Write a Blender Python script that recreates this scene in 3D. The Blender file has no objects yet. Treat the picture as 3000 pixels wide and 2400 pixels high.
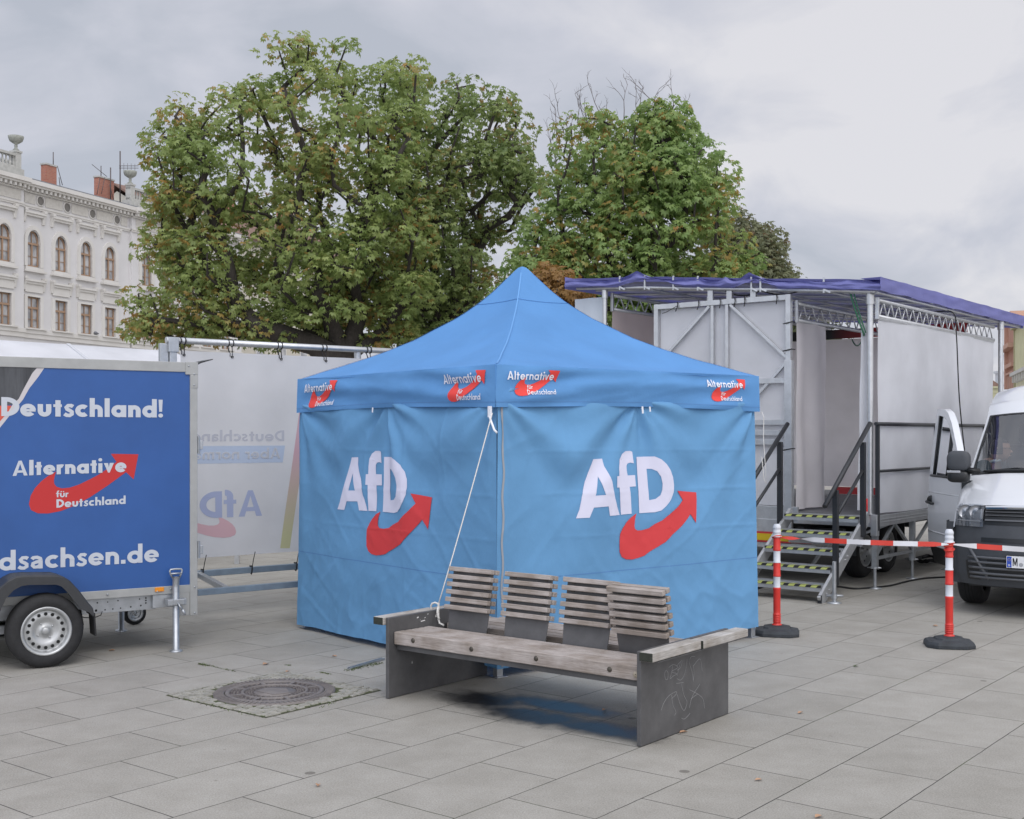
import bpy, bmesh, math, random
import numpy as np
from mathutils import Vector, Matrix, noise
from mathutils.geometry import tessellate_polygon

R = math.radians
SC = bpy.context.scene
COL = SC.collection

# ------------------------------------------------------------------ camera
EYE, FPX, CX, HY = 1.75, 3500.0, 1500.0, 1272.0      # eye height; focal length, centre and horizon on a 3000 px wide picture
cam_data = bpy.data.cameras.new("camera")
cam = bpy.data.objects.new("camera", cam_data)
COL.objects.link(cam)
cam.location = (0, 0, EYE)
cam.rotation_euler = (R(90), 0, 0)
cam_data.sensor_fit = 'HORIZONTAL'
cam_data.sensor_width = 36.0
cam_data.lens = 36.0 * FPX / 3000.0
cam_data.shift_y = (HY - 1200.0) / 3000.0
cam_data.clip_start = 0.05
cam_data.clip_end = 3000
SC.camera = cam

# ------------------------------------------------------------------ sky
SUN_EL, SUN_AZ = R(54), R(166)        # azimuth clockwise from +Y: behind the camera, to the right
world = bpy.data.worlds.new("World")
SC.world = world
world.use_nodes = True
nt = world.node_tree
N, L = nt.nodes, nt.links
N.clear()
out = N.new('ShaderNodeOutputWorld')
bg = N.new('ShaderNodeBackground')
bg.inputs['Strength'].default_value = 0.1
L.new(bg.outputs[0], out.inputs[0])
sky = N.new('ShaderNodeTexSky')
sky.sky_type = 'NISHITA'
sky.sun_disc = False
sky.sun_elevation = SUN_EL
sky.sun_rotation = SUN_AZ
sky.dust_density = 2.0
tc = N.new('ShaderNodeTexCoord')
mp = N.new('ShaderNodeMapping')
mp.inputs['Scale'].default_value = (1.0, 1.0, 1.8)
mp.inputs['Location'].default_value = (0.37, 0.1, 0.22)
L.new(tc.outputs['Generated'], mp.inputs['Vector'])
n1 = N.new('ShaderNodeTexNoise')
n1.inputs['Scale'].default_value = 2.6
n1.inputs['Detail'].default_value = 7
n1.inputs['Roughness'].default_value = 0.5
n1.inputs['Distortion'].default_value = 0.25
L.new(mp.outputs[0], n1.inputs['Vector'])
sx = N.new('ShaderNodeSeparateXYZ')
L.new(tc.outputs['Generated'], sx.inputs[0])
def wmath(op, a, b=None, c=None):
    m = N.new('ShaderNodeMath')
    m.operation = op
    for i, v in enumerate((a, b, c)):
        if v is None:
            continue
        if isinstance(v, (int, float)):
            m.inputs[i].default_value = v
        else:
            L.new(v, m.inputs[i])
    return m.outputs[0]
# cloud brightness: thinner and whiter to the right, greyer to the left
side = wmath('MULTIPLY_ADD', sx.outputs['X'], 0.36, -0.02)
# heaped white clouds low on the right, greyer wisps between them
n2 = N.new('ShaderNodeTexNoise')
n2.inputs['Scale'].default_value = 7.5
n2.inputs['Detail'].default_value = 6
n2.inputs['Roughness'].default_value = 0.52
n2.inputs['Distortion'].default_value = 0.5
L.new(mp.outputs[0], n2.inputs['Vector'])
low = wmath('MAXIMUM', wmath('SUBTRACT', 1.0, wmath('MULTIPLY', sx.outputs['Z'], 2.2)), 0.0)
puff = wmath('MULTIPLY', wmath('MULTIPLY', wmath('SUBTRACT', n2.outputs['Fac'], 0.45), 2.3), wmath('MULTIPLY_ADD', low, 0.8, 0.15))
val = wmath('ADD', wmath('ADD', wmath('MULTIPLY_ADD', n1.outputs['Fac'], 1.55, -0.29), side), puff)
cr = N.new('ShaderNodeValToRGB')
cr.color_ramp.elements[0].position = 0.24
cr.color_ramp.elements[0].color = (4.85, 5.15, 5.85, 1)
cr.color_ramp.elements[1].position = 0.78
cr.color_ramp.elements[1].color = (7.5, 7.45, 7.8, 1)
el = cr.color_ramp.elements.new(0.50)
el.color = (5.95, 6.1, 6.8, 1)
L.new(val, cr.inputs['Fac'])
mixs = N.new('ShaderNodeMixRGB')
mixs.inputs['Fac'].default_value = 0.93
L.new(sky.outputs[0], mixs.inputs['Color1'])
# added glow in the sky, centred behind the camera, to fill left-facing surfaces
sdv = N.new('ShaderNodeVectorMath')
sdv.operation = 'DOT_PRODUCT'
sdv.inputs[1].default_value = (math.sin(R(188)) * math.cos(R(30)), math.cos(R(188)) * math.cos(R(30)), math.sin(R(30)))
L.new(tc.outputs['Generated'], sdv.inputs[0])
glow = wmath('MULTIPLY_ADD', wmath('POWER', wmath('MAXIMUM', wmath('MULTIPLY_ADD', sdv.outputs['Value'], 0.72, 0.28), 0.0), 1.4), 1.65, 1.0)
mg = N.new('ShaderNodeVectorMath')
mg.operation = 'SCALE'
L.new(cr.outputs['Color'], mg.inputs[0])
L.new(glow, mg.inputs['Scale'])
L.new(mg.outputs[0], mixs.inputs['Color2'])
L.new(mixs.outputs[0], bg.inputs['Color'])

# ------------------------------------------------------------------ sun (veiled by cloud)
sun_data = bpy.data.lights.new("sun", 'SUN')
sun_data.energy = 0.85
sun_data.angle = R(30)
sun_data.color = (1.0, 0.965, 0.92)
sun = bpy.data.objects.new("sun", sun_data)
COL.objects.link(sun)
sdir = Vector((math.sin(SUN_AZ) * math.cos(SUN_EL), math.cos(SUN_AZ) * math.cos(SUN_EL), math.sin(SUN_EL)))
sun.rotation_euler = (-sdir).to_track_quat('-Z', 'Y').to_euler()

SC.view_settings.view_transform = 'Standard'
SC.view_settings.look = 'None'
SC.view_settings.exposure = 0.05
SC.view_settings.gamma = 1.0
SC.view_settings.use_curve_mapping = False
SC.render.engine = 'CYCLES'
SC.cycles.max_bounces = 14
SC.cycles.diffuse_bounces = 12
SC.cycles.transparent_max_bounces = 12
SC.cycles.use_denoising = True

# ------------------------------------------------------------------ helpers: measuring
def ground(px, py, z=0.0):
    y = (EYE - z) * FPX / (py - HY)
    return Vector(((px - CX) / FPX * y, y, z))

class Frame:
    """A local frame on the ground: origin and heading; px() reads a picture point off one of its vertical planes."""
    def __init__(self, ox, oy, deg):
        self.o = (ox, oy)
        self.a = R(deg)
        self.ex = (math.cos(self.a), math.sin(self.a))
        self.ey = (-math.sin(self.a), math.cos(self.a))
    def on_y(self, px, py, y=0.0):          # plane y = const -> (x, z)
        k = (px - CX) / FPX
        ox, oy = self.o[0] + self.ey[0] * y, self.o[1] + self.ey[1] * y
        s = (k * oy - ox) / (self.ex[0] - k * self.ex[1])
        d = oy + self.ex[1] * s
        return s, EYE - (py - HY) / FPX * d
    def on_x(self, px, py, x=0.0):          # plane x = const -> (y, z)
        k = (px - CX) / FPX
        ox, oy = self.o[0] + self.ex[0] * x, self.o[1] + self.ex[1] * x
        s = (k * oy - ox) / (self.ey[0] - k * self.ey[1])
        d = oy + self.ey[1] * s
        return s, EYE - (py - HY) / FPX * d

# ------------------------------------------------------------------ helpers: materials
def new_mat(name):
    m = bpy.data.materials.new(name)
    m.use_nodes = True
    return m, m.node_tree.nodes, m.node_tree.links, m.node_tree.nodes['Principled BSDF']

def mat(name, col, rough=0.6, metal=0.0, var=0.0, vscale=8.0, bump=0.0, bscale=60.0, spec=0.5, stretch=None, coat=0.0, transl=0.0, col2=None):
    """Plain procedural material: base colour broken up by noise, optional bump, optional translucency."""
    m, n, l, p = new_mat(name)
    c = tuple(col) + (1,)
    p.inputs['Base Color'].default_value = c
    p.inputs['Roughness'].default_value = rough
    p.inputs['Metallic'].default_value = metal
    p.inputs['Specular IOR Level'].default_value = spec
    if coat:
        p.inputs['Coat Weight'].default_value = coat
        p.inputs['Coat Roughness'].default_value = 0.08
    t = n.new('ShaderNodeTexCoord')
    vec = t.outputs['Object']
    if stretch:
        mp_ = n.new('ShaderNodeMapping')
        mp_.inputs['Scale'].default_value = stretch
        l.new(vec, mp_.inputs['Vector'])
        vec = mp_.outputs[0]
    if var or col2:
        nz = n.new('ShaderNodeTexNoise')
        nz.inputs['Scale'].default_value = vscale
        nz.inputs['Detail'].default_value = 6
        nz.inputs['Roughness'].default_value = 0.65
        l.new(vec, nz.inputs['Vector'])
        r = n.new('ShaderNodeValToRGB')
        r.color_ramp.elements[0].position = 0.32
        r.color_ramp.elements[1].position = 0.68
        hi = col2 if col2 else tuple(min(1, v * (1 + var)) for v in col)
        lo = col if col2 else tuple(v * (1 - var) for v in col)
        r.color_ramp.elements[0].color = tuple(lo) + (1,)
        r.color_ramp.elements[1].color = tuple(hi) + (1,)
        l.new(nz.outputs['Fac'], r.inputs['Fac'])
        l.new(r.outputs[0], p.inputs['Base Color'])
        colout = r.outputs[0]
    else:
        colout = None
    if bump:
        nb = n.new('ShaderNodeTexNoise')
        nb.inputs['Scale'].default_value = bscale
        nb.inputs['Detail'].default_value = 5
        l.new(vec, nb.inputs['Vector'])
        b = n.new('ShaderNodeBump')
        b.inputs['Strength'].default_value = bump
        b.inputs['Distance'].default_value = 0.01
        l.new(nb.outputs['Fac'], b.inputs['Height'])
        l.new(b.outputs[0], p.inputs['Normal'])
    if transl:
        tr = n.new('ShaderNodeBsdfTranslucent')
        tr.inputs['Color'].default_value = c
        if colout:
            l.new(colout, tr.inputs['Color'])
        mx = n.new('ShaderNodeMixShader')
        mx.inputs[0].default_value = transl
        l.new(p.outputs[0], mx.inputs[1])
        l.new(tr.outputs[0], mx.inputs[2])
        l.new(mx.outputs[0], n['Material Output'].inputs['Surface'])
    return m

# ------------------------------------------------------------------ helpers: meshes
class MB:
    """Collects shapes and links them as ONE mesh object."""
    def __init__(self):
        self.v, self.f, self.m = [], [], []
        self.sm = []
    def add(self, verts, faces, mi=0, smooth=False):
        o = len(self.v)
        self.v += [tuple(p) for p in verts]
        self.f += [tuple(i + o for i in f) for f in faces]
        self.m += [mi] * len(faces)
        self.sm += [smooth] * len(faces)
        return self
    def box(self, x0, x1, y0, y1, z0, z1, mi=0, rot=None, at=(0, 0, 0)):
        vs = [Vector((x, y, z)) for z in (z0, z1) for y in (y0, y1) for x in (x0, x1)]
        if rot is not None:
            vs = [rot @ p for p in vs]
        vs = [p + Vector(at) for p in vs]
        return self.add(vs, [(0, 2, 3, 1), (4, 5, 7, 6), (0, 1, 5, 4), (2, 6, 7, 3), (0, 4, 6, 2), (1, 3, 7, 5)], mi)
    def bar(self, a, b, w, h, mi=0, up=(0, 0, 1), roll=0.0):
        """rectangular bar from a to b, w across, h along up"""
        a, b = Vector(a), Vector(b)
        d = (b - a).normalized()
        u = Vector(up)
        if abs(d.dot(u)) > 0.98:
            u = Vector((0, 1, 0))
        s = d.cross(u).normalized()
        u = s.cross(d).normalized()
        if roll:
            q = Matrix.Rotation(roll, 3, d)
            s, u = q @ s, q @ u
        vs = []
        for p in (a, b):
            for (i, j) in ((-1, -1), (1, -1), (1, 1), (-1, 1)):
                vs.append(p + s * (i * w / 2) + u * (j * h / 2))
        return self.add(vs, [(0, 3, 2, 1), (4, 5, 6, 7), (0, 1, 5, 4), (1, 2, 6, 5), (2, 3, 7, 6), (3, 0, 4, 7)], mi)
    def tube(self, pts, r, n=10, mi=0, cap=True):
        pts = [Vector(p) for p in pts]
        rs = r if isinstance(r, (list, tuple)) else [r] * len(pts)
        vs, fs = [], []
        t0 = (pts[1] - pts[0]).normalized()
        u = t0.orthogonal().normalized()
        for i, p in enumerate(pts):
            if i == 0:
                t = t0
            elif i == len(pts) - 1:
                t = (pts[i] - pts[i - 1]).normalized()
            else:
                t = ((pts[i + 1] - pts[i]).normalized() + (pts[i] - pts[i - 1]).normalized())
                t = t.normalized() if t.length > 1e-6 else t0
            u = (u - t * u.dot(t))
            u = u.normalized() if u.length > 1e-6 else t.orthogonal().normalized()
            w = t.cross(u)
            for k in range(n):
                a = 2 * math.pi * k / n
                vs.append(p + (u * math.cos(a) + w * math.sin(a)) * rs[i])
        for i in range(len(pts) - 1):
            for k in range(n):
                k2 = (k + 1) % n
                fs.append((i * n + k, i * n + k2, (i + 1) * n + k2, (i + 1) * n + k))
        self.add(vs, fs, mi, True)
        if cap:
            o = len(self.v) - len(vs)
            self.f.append(tuple(o + k for k in range(n - 1, -1, -1)))
            self.f.append(tuple(o + (len(pts) - 1) * n + k for k in range(n)))
            self.m += [mi, mi]
            self.sm += [False, False]
        return self
    def lathe(self, prof, n=24, mi=0, origin=(0, 0, 0), axis='Z', smooth=True, n_off=0.0, sx=1.0, sy=1.0):
        """prof: (radius, height) pairs"""
        vs, fs = [], []
        o = Vector(origin)
        for (r_, h) in prof:
            for k in range(n):
                a = 2 * math.pi * k / n + n_off
                c, s = math.cos(a) * r_ * sx, math.sin(a) * r_ * sy
                p = {'Z': (c, s, h), 'Y': (c, h, s), 'X': (h, c, s)}[axis]
                vs.append(o + Vector(p))
        for i in range(len(prof) - 1):
            for k in range(n):
                k2 = (k + 1) % n
                f = (i * n + k, i * n + k2, (i + 1) * n + k2, (i + 1) * n + k)
                fs.append(f if axis != 'Y' else f[::-1])
        self.add(vs, fs, mi, smooth)
        return self
    def disc(self, c, r_, axis, n=16, mi=0, sy=1.0):
        c = Vector(c)
        vs = []
        for k in range(n):
            a = 2 * math.pi * k / n
            p = {'Z': (math.cos(a) * r_, math.sin(a) * r_ * sy, 0), 'Y': (math.cos(a) * r_, 0, math.sin(a) * r_), 'X': (0, math.cos(a) * r_, math.sin(a) * r_)}[axis]
            vs.append(c + Vector(p))
        return self.add(vs, [tuple(range(n))], mi)
    def prism(self, poly, a, b, axis='Z', mi=0):
        """poly 2-D extruded from a to b along axis (convex or simple)"""
        def P(p, h):
            return {'Z': (p[0], p[1], h), 'Y': (p[0], h, p[1]), 'X': (h, p[0], p[1])}[axis]
        n = len(poly)
        vs = [P(p, a) for p in poly] + [P(p, b) for p in poly]
        fs = [tuple(range(n - 1, -1, -1)), tuple(range(n, 2 * n))]
        fs += [(i, (i + 1) % n, n + (i + 1) % n, n + i) for i in range(n)]
        return self.add(vs, fs, mi)
    def grid(self, fn, nu, nv, mi=0, smooth=True):
        vs = [fn(i / nu, j / nv) for j in range(nv + 1) for i in range(nu + 1)]
        fs = [(j * (nu + 1) + i, j * (nu + 1) + i + 1, (j + 1) * (nu + 1) + i + 1, (j + 1) * (nu + 1) + i) for j in range(nv) for i in range(nu)]
        return self.add(vs, fs, mi, smooth)
    def build(self, name, mats, parent=None, bevel=0.0, seg=2, fix=True, solid=0.0):
        me = bpy.data.meshes.new(name)
        me.from_pydata(self.v, [], self.f)
        for mt in (mats if isinstance(mats, (list, tuple)) else [mats]):
            me.materials.append(mt)
        me.polygons.foreach_set('material_index', self.m)
        me.polygons.foreach_set('use_smooth', self.sm)
        if fix:
            bm = bmesh.new()
            bm.from_mesh(me)
            bmesh.ops.recalc_face_normals(bm, faces=bm.faces)
            bm.to_mesh(me)
            bm.free()
        me.update()
        o = bpy.data.objects.new(name, me)
        COL.objects.link(o)
        if parent is not None:
            o.parent = parent
        if solid:
            s = o.modifiers.new('thickness', 'SOLIDIFY')
            s.thickness = solid
            s.offset = 0
        if bevel:
            b = o.modifiers.new('bevel', 'BEVEL')
            b.width = bevel
            b.segments = seg
            b.limit_method = 'ANGLE'
            b.angle_limit = R(40)
        return o

def tag(o, label=None, cat=None, group=None, kind=None):
    if label:
        o['label'] = label
    if cat:
        o['category'] = cat
    if group:
        o['group'] = group
    if kind:
        o['kind'] = kind
    return o

def thing(name, label, cat, loc=(0, 0, 0), rotz=0.0, group=None):
    o = bpy.data.objects.new(name, None)
    o.empty_display_size = 0.2
    COL.objects.link(o)
    o.location = loc
    o.rotation_euler = (0, 0, rotz)
    return tag(o, label, cat, group)

def copy_tree(o, parent=None):
    c = o.copy()
    COL.objects.link(c)
    if parent is not None:
        c.parent = parent
    for ch in list(o.children):
        copy_tree(ch, c)
    return c

def lerp(a, b, t):
    return a + (b - a) * t

def interp(x, xs, ys):
    return float(np.interp(x, xs, ys))

# ------------------------------------------------------------------ helpers: flat prints (lettering, marks)
def print_tris(outer, holes=(), maxlen=0.04):
    """2-D outline -> list of triangles no edge of which is longer than maxlen"""
    polys = [[Vector((p[0], p[1], 0)) for p in outer]] + [[Vector((p[0], p[1], 0)) for p in h] for h in holes]
    tris = tessellate_polygon(polys)
    flat = [p for q in polys for p in q]
    bm = bmesh.new()
    vs = [bm.verts.new(p) for p in flat]
    for t in tris:
        try:
            bm.faces.new([vs[i] for i in t])
        except ValueError:
            pass
    for _ in range(9):
        es = [e for e in bm.edges if e.calc_length() > maxlen]
        if not es:
            break
        bmesh.ops.subdivide_edges(bm, edges=es, cuts=1)
        bmesh.ops.triangulate(bm, faces=bm.faces)
    bm.verts.index_update()
    V_ = [(v.co.x, v.co.y) for v in bm.verts]
    F_ = [tuple(v.index for v in f.verts) for f in bm.faces]
    bm.free()
    return V_, F_

def ring(cx, cz, rx, rz, a0, a1, w, n=28):
    """outline of an arc of stroke width w"""
    A = [R(lerp(a0, a1, i / n)) for i in range(n + 1)]
    o = [(cx + math.cos(a) * rx, cz + math.sin(a) * rz) for a in A]
    i_ = [(cx + math.cos(a) * (rx - w), cz + math.sin(a) * (rz - w)) for a in reversed(A)]
    if abs(abs(a1 - a0) - 360) < 1e-6:
        return (o[:-1], [i_[:-1]])
    return (o + i_, [])

def quad(*p):
    return (list(p), [])

def rect(x0, x1, z0, z1):
    return ([(x0, z0), (x1, z0), (x1, z1), (x0, z1)], [])

def stroke(pts, w):
    """outline of a bent stroke"""
    P = [Vector(p) for p in pts]
    l_, r_ = [], []
    for i, p in enumerate(P):
        if i == 0:
            t = P[1] - P[0]
        elif i == len(P) - 1:
            t = P[-1] - P[-2]
        else:
            t = (P[i + 1] - P[i]).normalized() + (P[i] - P[i - 1]).normalized()
        t = t.normalized()
        nn = Vector((-t.y, t.x))
        l_.append(tuple(p + nn * (w / 2)))
        r_.append(tuple(p - nn * (w / 2)))
    return (l_ + r_[::-1], [])

def dot(cx, cz, r_):
    return ([(cx + r_ * math.cos(2 * math.pi * k / 16), cz + r_ * math.sin(2 * math.pi * k / 16)) for k in range(16)], [])

_S = [(.42, .545), (.33, .60), (.20, .595), (.115, .50), (.16, .40), (.27, .335), (.365, .26), (.365, .14), (.26, .065), (.14, .075), (.03, .15)]
def glyphs(w=.185, x=.66, two_storey=False):
    r_ = x / 2
    g = {}
    full = ring(r_, r_, r_ + .01, r_ + .01, 0, 360, w)
    g['a'] = ([full, rect(2 * r_ - w + .03, 2 * r_ + .03, 0, x)], 2 * r_ + .03)
    if two_storey:
        g['a'] = ([stroke([(.06, .50), (.13, .575), (.27, .585), (.40, .52), (.42, .42)], w * .86), rect(.42 - w * .43, .42 + w * .43, 0, .42),
                   stroke([(.42, .37), (.25, .345), (.11, .28), (.085, .17), (.16, .085), (.29, .09), (.42, .19)], w * .82)], .53)
    g['b'] = ([ring(r_ + .03, r_, r_ + .01, r_ + .01, 0, 360, w), rect(0, w, 0, 1.03)], 2 * r_ + .04)
    g['c'] = ([ring(r_, r_, r_ + .01, r_ + .01, 48, 312, w)], 2 * r_ - .10)
    g['d'] = ([full, rect(2 * r_ - w + .03, 2 * r_ + .03, 0, 1.03)], 2 * r_ + .03)
    g['e'] = ([ring(r_, r_, r_ + .01, r_ + .01, 4, 322, w), rect(w * .6, 2 * r_ - .004, r_ - .075, r_ + .055)], 2 * r_)
    g['f'] = ([rect(.10, .10 + w, 0, .80), ring(.38, .78, .28, .27, 88, 180, w), rect(0, .43, x - .15, x)], .40)
    g['h'] = ([rect(0, w, 0, 1.03), ring(.30, .36, .30, .31, 0, 150, w), rect(.60 - w, .60, 0, .362)], .60)
    g['n'] = ([rect(0, w, 0, x), ring(.30, .36, .30, .31, 0, 150, w), rect(.60 - w, .60, 0, .362)], .60)
    g['m'] = ([rect(0, w, 0, x), ring(.27, .38, .27, .29, 0, 150, w), rect(.54 - w, .54, 0, .382), ring(.54 + .27 - w, .38, .27, .29, 0, 150, w), rect(1.08 - 2 * w, 1.08 - w, 0, .382)], 1.08 - w)
    g['u'] = ([rect(0, w, .30, x), ring(.30, .30, .30, .31, 180, 360, w), rect(.60 - w, .60, .298, x)], .60)
    g['\u00fc'] = (g['u'][0] + [dot(.16, .86, .09), dot(.44, .86, .09)], .60)
    g['i'] = ([rect(0, w, 0, x), dot(w / 2, .90, .115)], w)
    g['l'] = ([rect(0, w, 0, 1.03)], w)
    g['r'] = ([rect(0, w, 0, x), ring(.29, .36, .29, .31, 62, 150, w)], .40)
    g['t'] = ([rect(.09, .09 + w, 0, .88), rect(0, .38, x - .15, x)], .38)
    g['o'] = ([full], 2 * r_)
    g['s'] = ([stroke(_S, w * .84)], .44)
    g['v'] = ([quad((0, x), (w * 1.05, x), (.36, .0), (.25, 0)), quad((.60, x), (.60 - w * 1.05, x), (.24, 0), (.35, 0))], .60)
    g['A'] = ([quad((0, 0), (.21, 0), (.47, 1), (.33, 1)), quad((.83, 0), (.62, 0), (.36, 1), (.50, 1)), rect(.20, .63, .20, .35)], .83)
    g['D'] = ([rect(0, w * 1.05, 0, 1), ring(w * .9, .5, .56, .5, -90, 90, w)], .73)
    g['M'] = ([rect(0, w, 0, 1), quad((.02, 1), (w + .06, 1), (.45, .25), (.35, .05)), quad((.78, 1), (.74 - w, 1), (.35, .25), (.45, .05)), rect(.80 - w, .80, 0, 1)], .80)
    g['!'] = ([quad((.03, .32), (.17, .32), (.20, 1), (0, 1)), dot(.10, .11, .115)], .20)
    g['.'] = ([rect(0, w, 0, w)], w)
    g[' '] = ([], .26)
    return g

def text_print(s, x0, z0, x1, cap, z1=None, w=.185, gap=.085, shear=0.0, two_storey=False, mirror=False, maxlen=0.08):
    """lettering laid out from x0 to x1 on base line z0 (z1 at its end); returns [(verts2d, faces)] one per stroke"""
    G_ = glyphs(w, two_storey=two_storey)
    tot = sum(G_[c][1] + gap for c in s) - gap
    res = []
    cur = 0.0
    kx = (x1 - x0) / tot
    z1 = z0 if z1 is None else z1
    for ch in s:
        for (o, hs) in G_[ch][0]:
            f = lambda p: (x0 + kx * (cur + p[0]) + shear * p[1] * cap, lerp(z0, z1, (cur + p[0]) / tot) + p[1] * cap)
            res.append(print_tris([f(p) for p in o], [[f(p) for p in h] for h in hs], maxlen))
        cur += G_[ch][1] + gap
    return res

def add_prints(mb, prints, place, mi, lift=0.003, step=0.00025):
    """place(x, z, offset) -> 3-D point; each stroke lies a hair above the one before, so no two faces coincide"""
    for k, (V_, F_) in enumerate(prints):
        mb.add([place(x, z, lift + step * (k % 9)) for (x, z) in V_], F_, mi, True)

# the party's arrow, traced in a unit frame: left edge 0..1 right, z up
_AR = [((385, 1030), (385, 1030)), ((330, 1062), (377, 1060)), ((285, 1098), (371, 1092)), ((243, 1145), (373, 1118)), ((214, 1198), (388, 1139)), ((202, 1258), (425, 1152)),
       ((215, 1300), (480, 1148)), ((262, 1325), (545, 1127)), ((330, 1329), (610, 1096)), ((420, 1314), (680, 1060)), ((505, 1282), (745, 1016)), ((620, 1222), (780, 990)), ((740, 1144), (795, 979)), ((880, 1043), (810, 965))]
def arrow_outline(flat=False):
    lo = [a for a, b in _AR]
    hi = [b for a, b in _AR][1:]
    o = lo + [(935, 1098), (970, 912), (770, 907)] + hi[::-1]
    return [((p[0] - 202) / 768.0, (1329 - p[1]) / 422.0) for p in o]
# ================================================================== ground
GRID = 38.4                                   # heading of the paving joints, clockwise from +X
GA = R(GRID)
GE = (math.cos(GA), -math.sin(GA))            # along the short joints
GD = (math.sin(GA), math.cos(GA))             # along the courses
def ab(a, b, z=0.0):
    return (GE[0] * a + GD[0] * b, GE[1] * a + GD[1] * b, z)

def paving_mat():
    m, n, l, p = new_mat("granite_slabs")
    t = n.new('ShaderNodeTexCoord')
    mp_ = n.new('ShaderNodeMapping')
    mp_.vector_type = 'TEXTURE'
    mp_.inputs['Rotation'].default_value = (0, 0, R(90 - GRID))
    l.new(t.outputs['Object'], mp_.inputs['Vector'])
    # texture x runs along the courses (b), y across them (-a)
    off = n.new('ShaderNodeVectorMath')
    off.operation = 'ADD'
    off.inputs[1].default_value = (-4.10 - 0.003 + 0.785 * 90, -3.08 + 0.5075 * 90, 0)
    l.new(mp_.outputs[0], off.inputs[0])
    br = n.new('ShaderNodeTexBrick')
    br.offset = 0.5
    br.offset_frequency = 2
    br.inputs['Scale'].default_value = 1.0
    br.inputs['Brick Width'].default_value = 0.785
    br.inputs['Row Height'].default_value = 0.5075
    br.inputs['Mortar Size'].default_value = 0.0030
    br.inputs['Mortar Smooth'].default_value = 0.25
    br.inputs['Bias'].default_value = 0.0
    br.inputs['Color1'].default_value = (0.334, 0.318, 0.286, 1)
    br.inputs['Color2'].default_value = (0.374, 0.357, 0.323, 1)
    br.inputs['Mortar'].default_value = (0.0, 0.0, 0.0, 1)
    wob = n.new('ShaderNodeTexNoise')
    wob.inputs['Scale'].default_value = 9.0
    l.new(t.outputs['Object'], wob.inputs['Vector'])
    wv = n.new('ShaderNodeVectorMath')
    wv.operation = 'MULTIPLY_ADD'
    wv.inputs[1].default_value = (0.007, 0.007, 0)
    l.new(wob.outputs['Color'], wv.inputs[0])
    l.new(off.outputs[0], wv.inputs[2])
    l.new(wv.outputs[0], br.inputs['Vector'])
    def noise_(scale, detail=6, rough=0.6):
        q = n.new('ShaderNodeTexNoise')
        q.inputs['Scale'].default_value = scale
        q.inputs['Detail'].default_value = detail
        q.inputs['Roughness'].default_value = rough
        l.new(t.outputs['Object'], q.inputs['Vector'])
        return q.outputs['Fac']
    def ramp(src, a, b, c0, c1):
        q = n.new('ShaderNodeValToRGB')
        q.color_ramp.elements[0].position = a
        q.color_ramp.elements[1].position = b
        q.color_ramp.elements[0].color = c0
        q.color_ramp.elements[1].color = c1
        l.new(src, q.inputs['Fac'])
        return q.outputs['Color']
    def mix(fac, a, b, mode='MIX'):
        q = n.new('ShaderNodeMixRGB')
        q.blend_type = mode
        for i, v in zip(('Fac', 'Color1', 'Color2'), (fac, a, b)):
            if isinstance(v, float):
                q.inputs[i].default_value = v
            elif isinstance(v, tuple):
                q.inputs[i].default_value = v
            else:
                l.new(v, q.inputs[i])
        return q.outputs['Color']
    g1 = ramp(noise_(110, 5, 0.85), 0.36, 0.64, (0.70, 0.70, 0.70, 1), (1.20, 1.20, 1.20, 1))     # crystal speckle
    g2 = ramp(noise_(3.2, 7, 0.68), 0.33, 0.66, (0.87, 0.865, 0.85, 1), (1.04, 1.04, 1.04, 1))     # traffic grime
    g3 = ramp(noise_(0.45, 4, 0.5), 0.35, 0.65, (0.94, 0.94, 0.935, 1), (1.02, 1.02, 1.02, 1))
    c = mix(1.0, br.outputs['Color'], g1, 'MULTIPLY')
    c = mix(1.0, c, g2, 'MULTIPLY')
    c = mix(1.0, c, g3, 'MULTIPLY')
    # flattened chewing gum and oil spots
    vo = n.new('ShaderNodeTexVoronoi')
    vo.inputs['Scale'].default_value = 1.5
    l.new(t.outputs['Object'], vo.inputs['Vector'])
    spot = n.new('ShaderNodeMath')
    spot.operation = 'LESS_THAN'
    spot.inputs[1].default_value = 0.042
    l.new(vo.outputs['Distance'], spot.inputs[0])
    c = mix(spot.outputs[0], c, mix(1.0, c, (0.55, 0.54, 0.53, 1), 'MULTIPLY'))
    vo2 = n.new('ShaderNodeTexVoronoi')
    vo2.inputs['Scale'].default_value = 3.4
    l.new(t.outputs['Object'], vo2.inputs['Vector'])
    sp2 = n.new('ShaderNodeMath')
    sp2.operation = 'LESS_THAN'
    sp2.inputs[1].default_value = 0.035
    l.new(vo2.outputs['Distance'], sp2.inputs[0])
    c = mix(sp2.outputs[0], c, mix(1.0, c, (0.78, 0.77, 0.76, 1), 'MULTIPLY'))
    # drip and scuff marks
    g4 = ramp(noise_(1.3, 9, 0.8), 0.60, 0.74, (1, 1, 1, 1), (0.80, 0.79, 0.77, 1))
    c = mix(1.0, c, g4, 'MULTIPLY')
    # joints: dark sand, some green with moss
    jm = ramp(noise_(1.7, 3, 0.5), 0.50, 0.62, (0.085, 0.082, 0.074, 1), (0.085, 0.105, 0.05, 1))
    jf = ramp(noise_(1.1, 4, 0.6), 0.42, 0.62, (0.16, 0.16, 0.16, 1), (1, 1, 1, 1))
    q = n.new('ShaderNodeMath')
    q.operation = 'MULTIPLY'
    l.new(br.outputs['Fac'], q.inputs[0])
    l.new(jf, q.inputs[1])
    c = mix(q.outputs[0], c, jm)
    # wet patch under the bench, ragged-edged; its colour also darkened as contact shadow
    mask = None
    nz = noise_(5.0, 8, 0.75)
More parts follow.
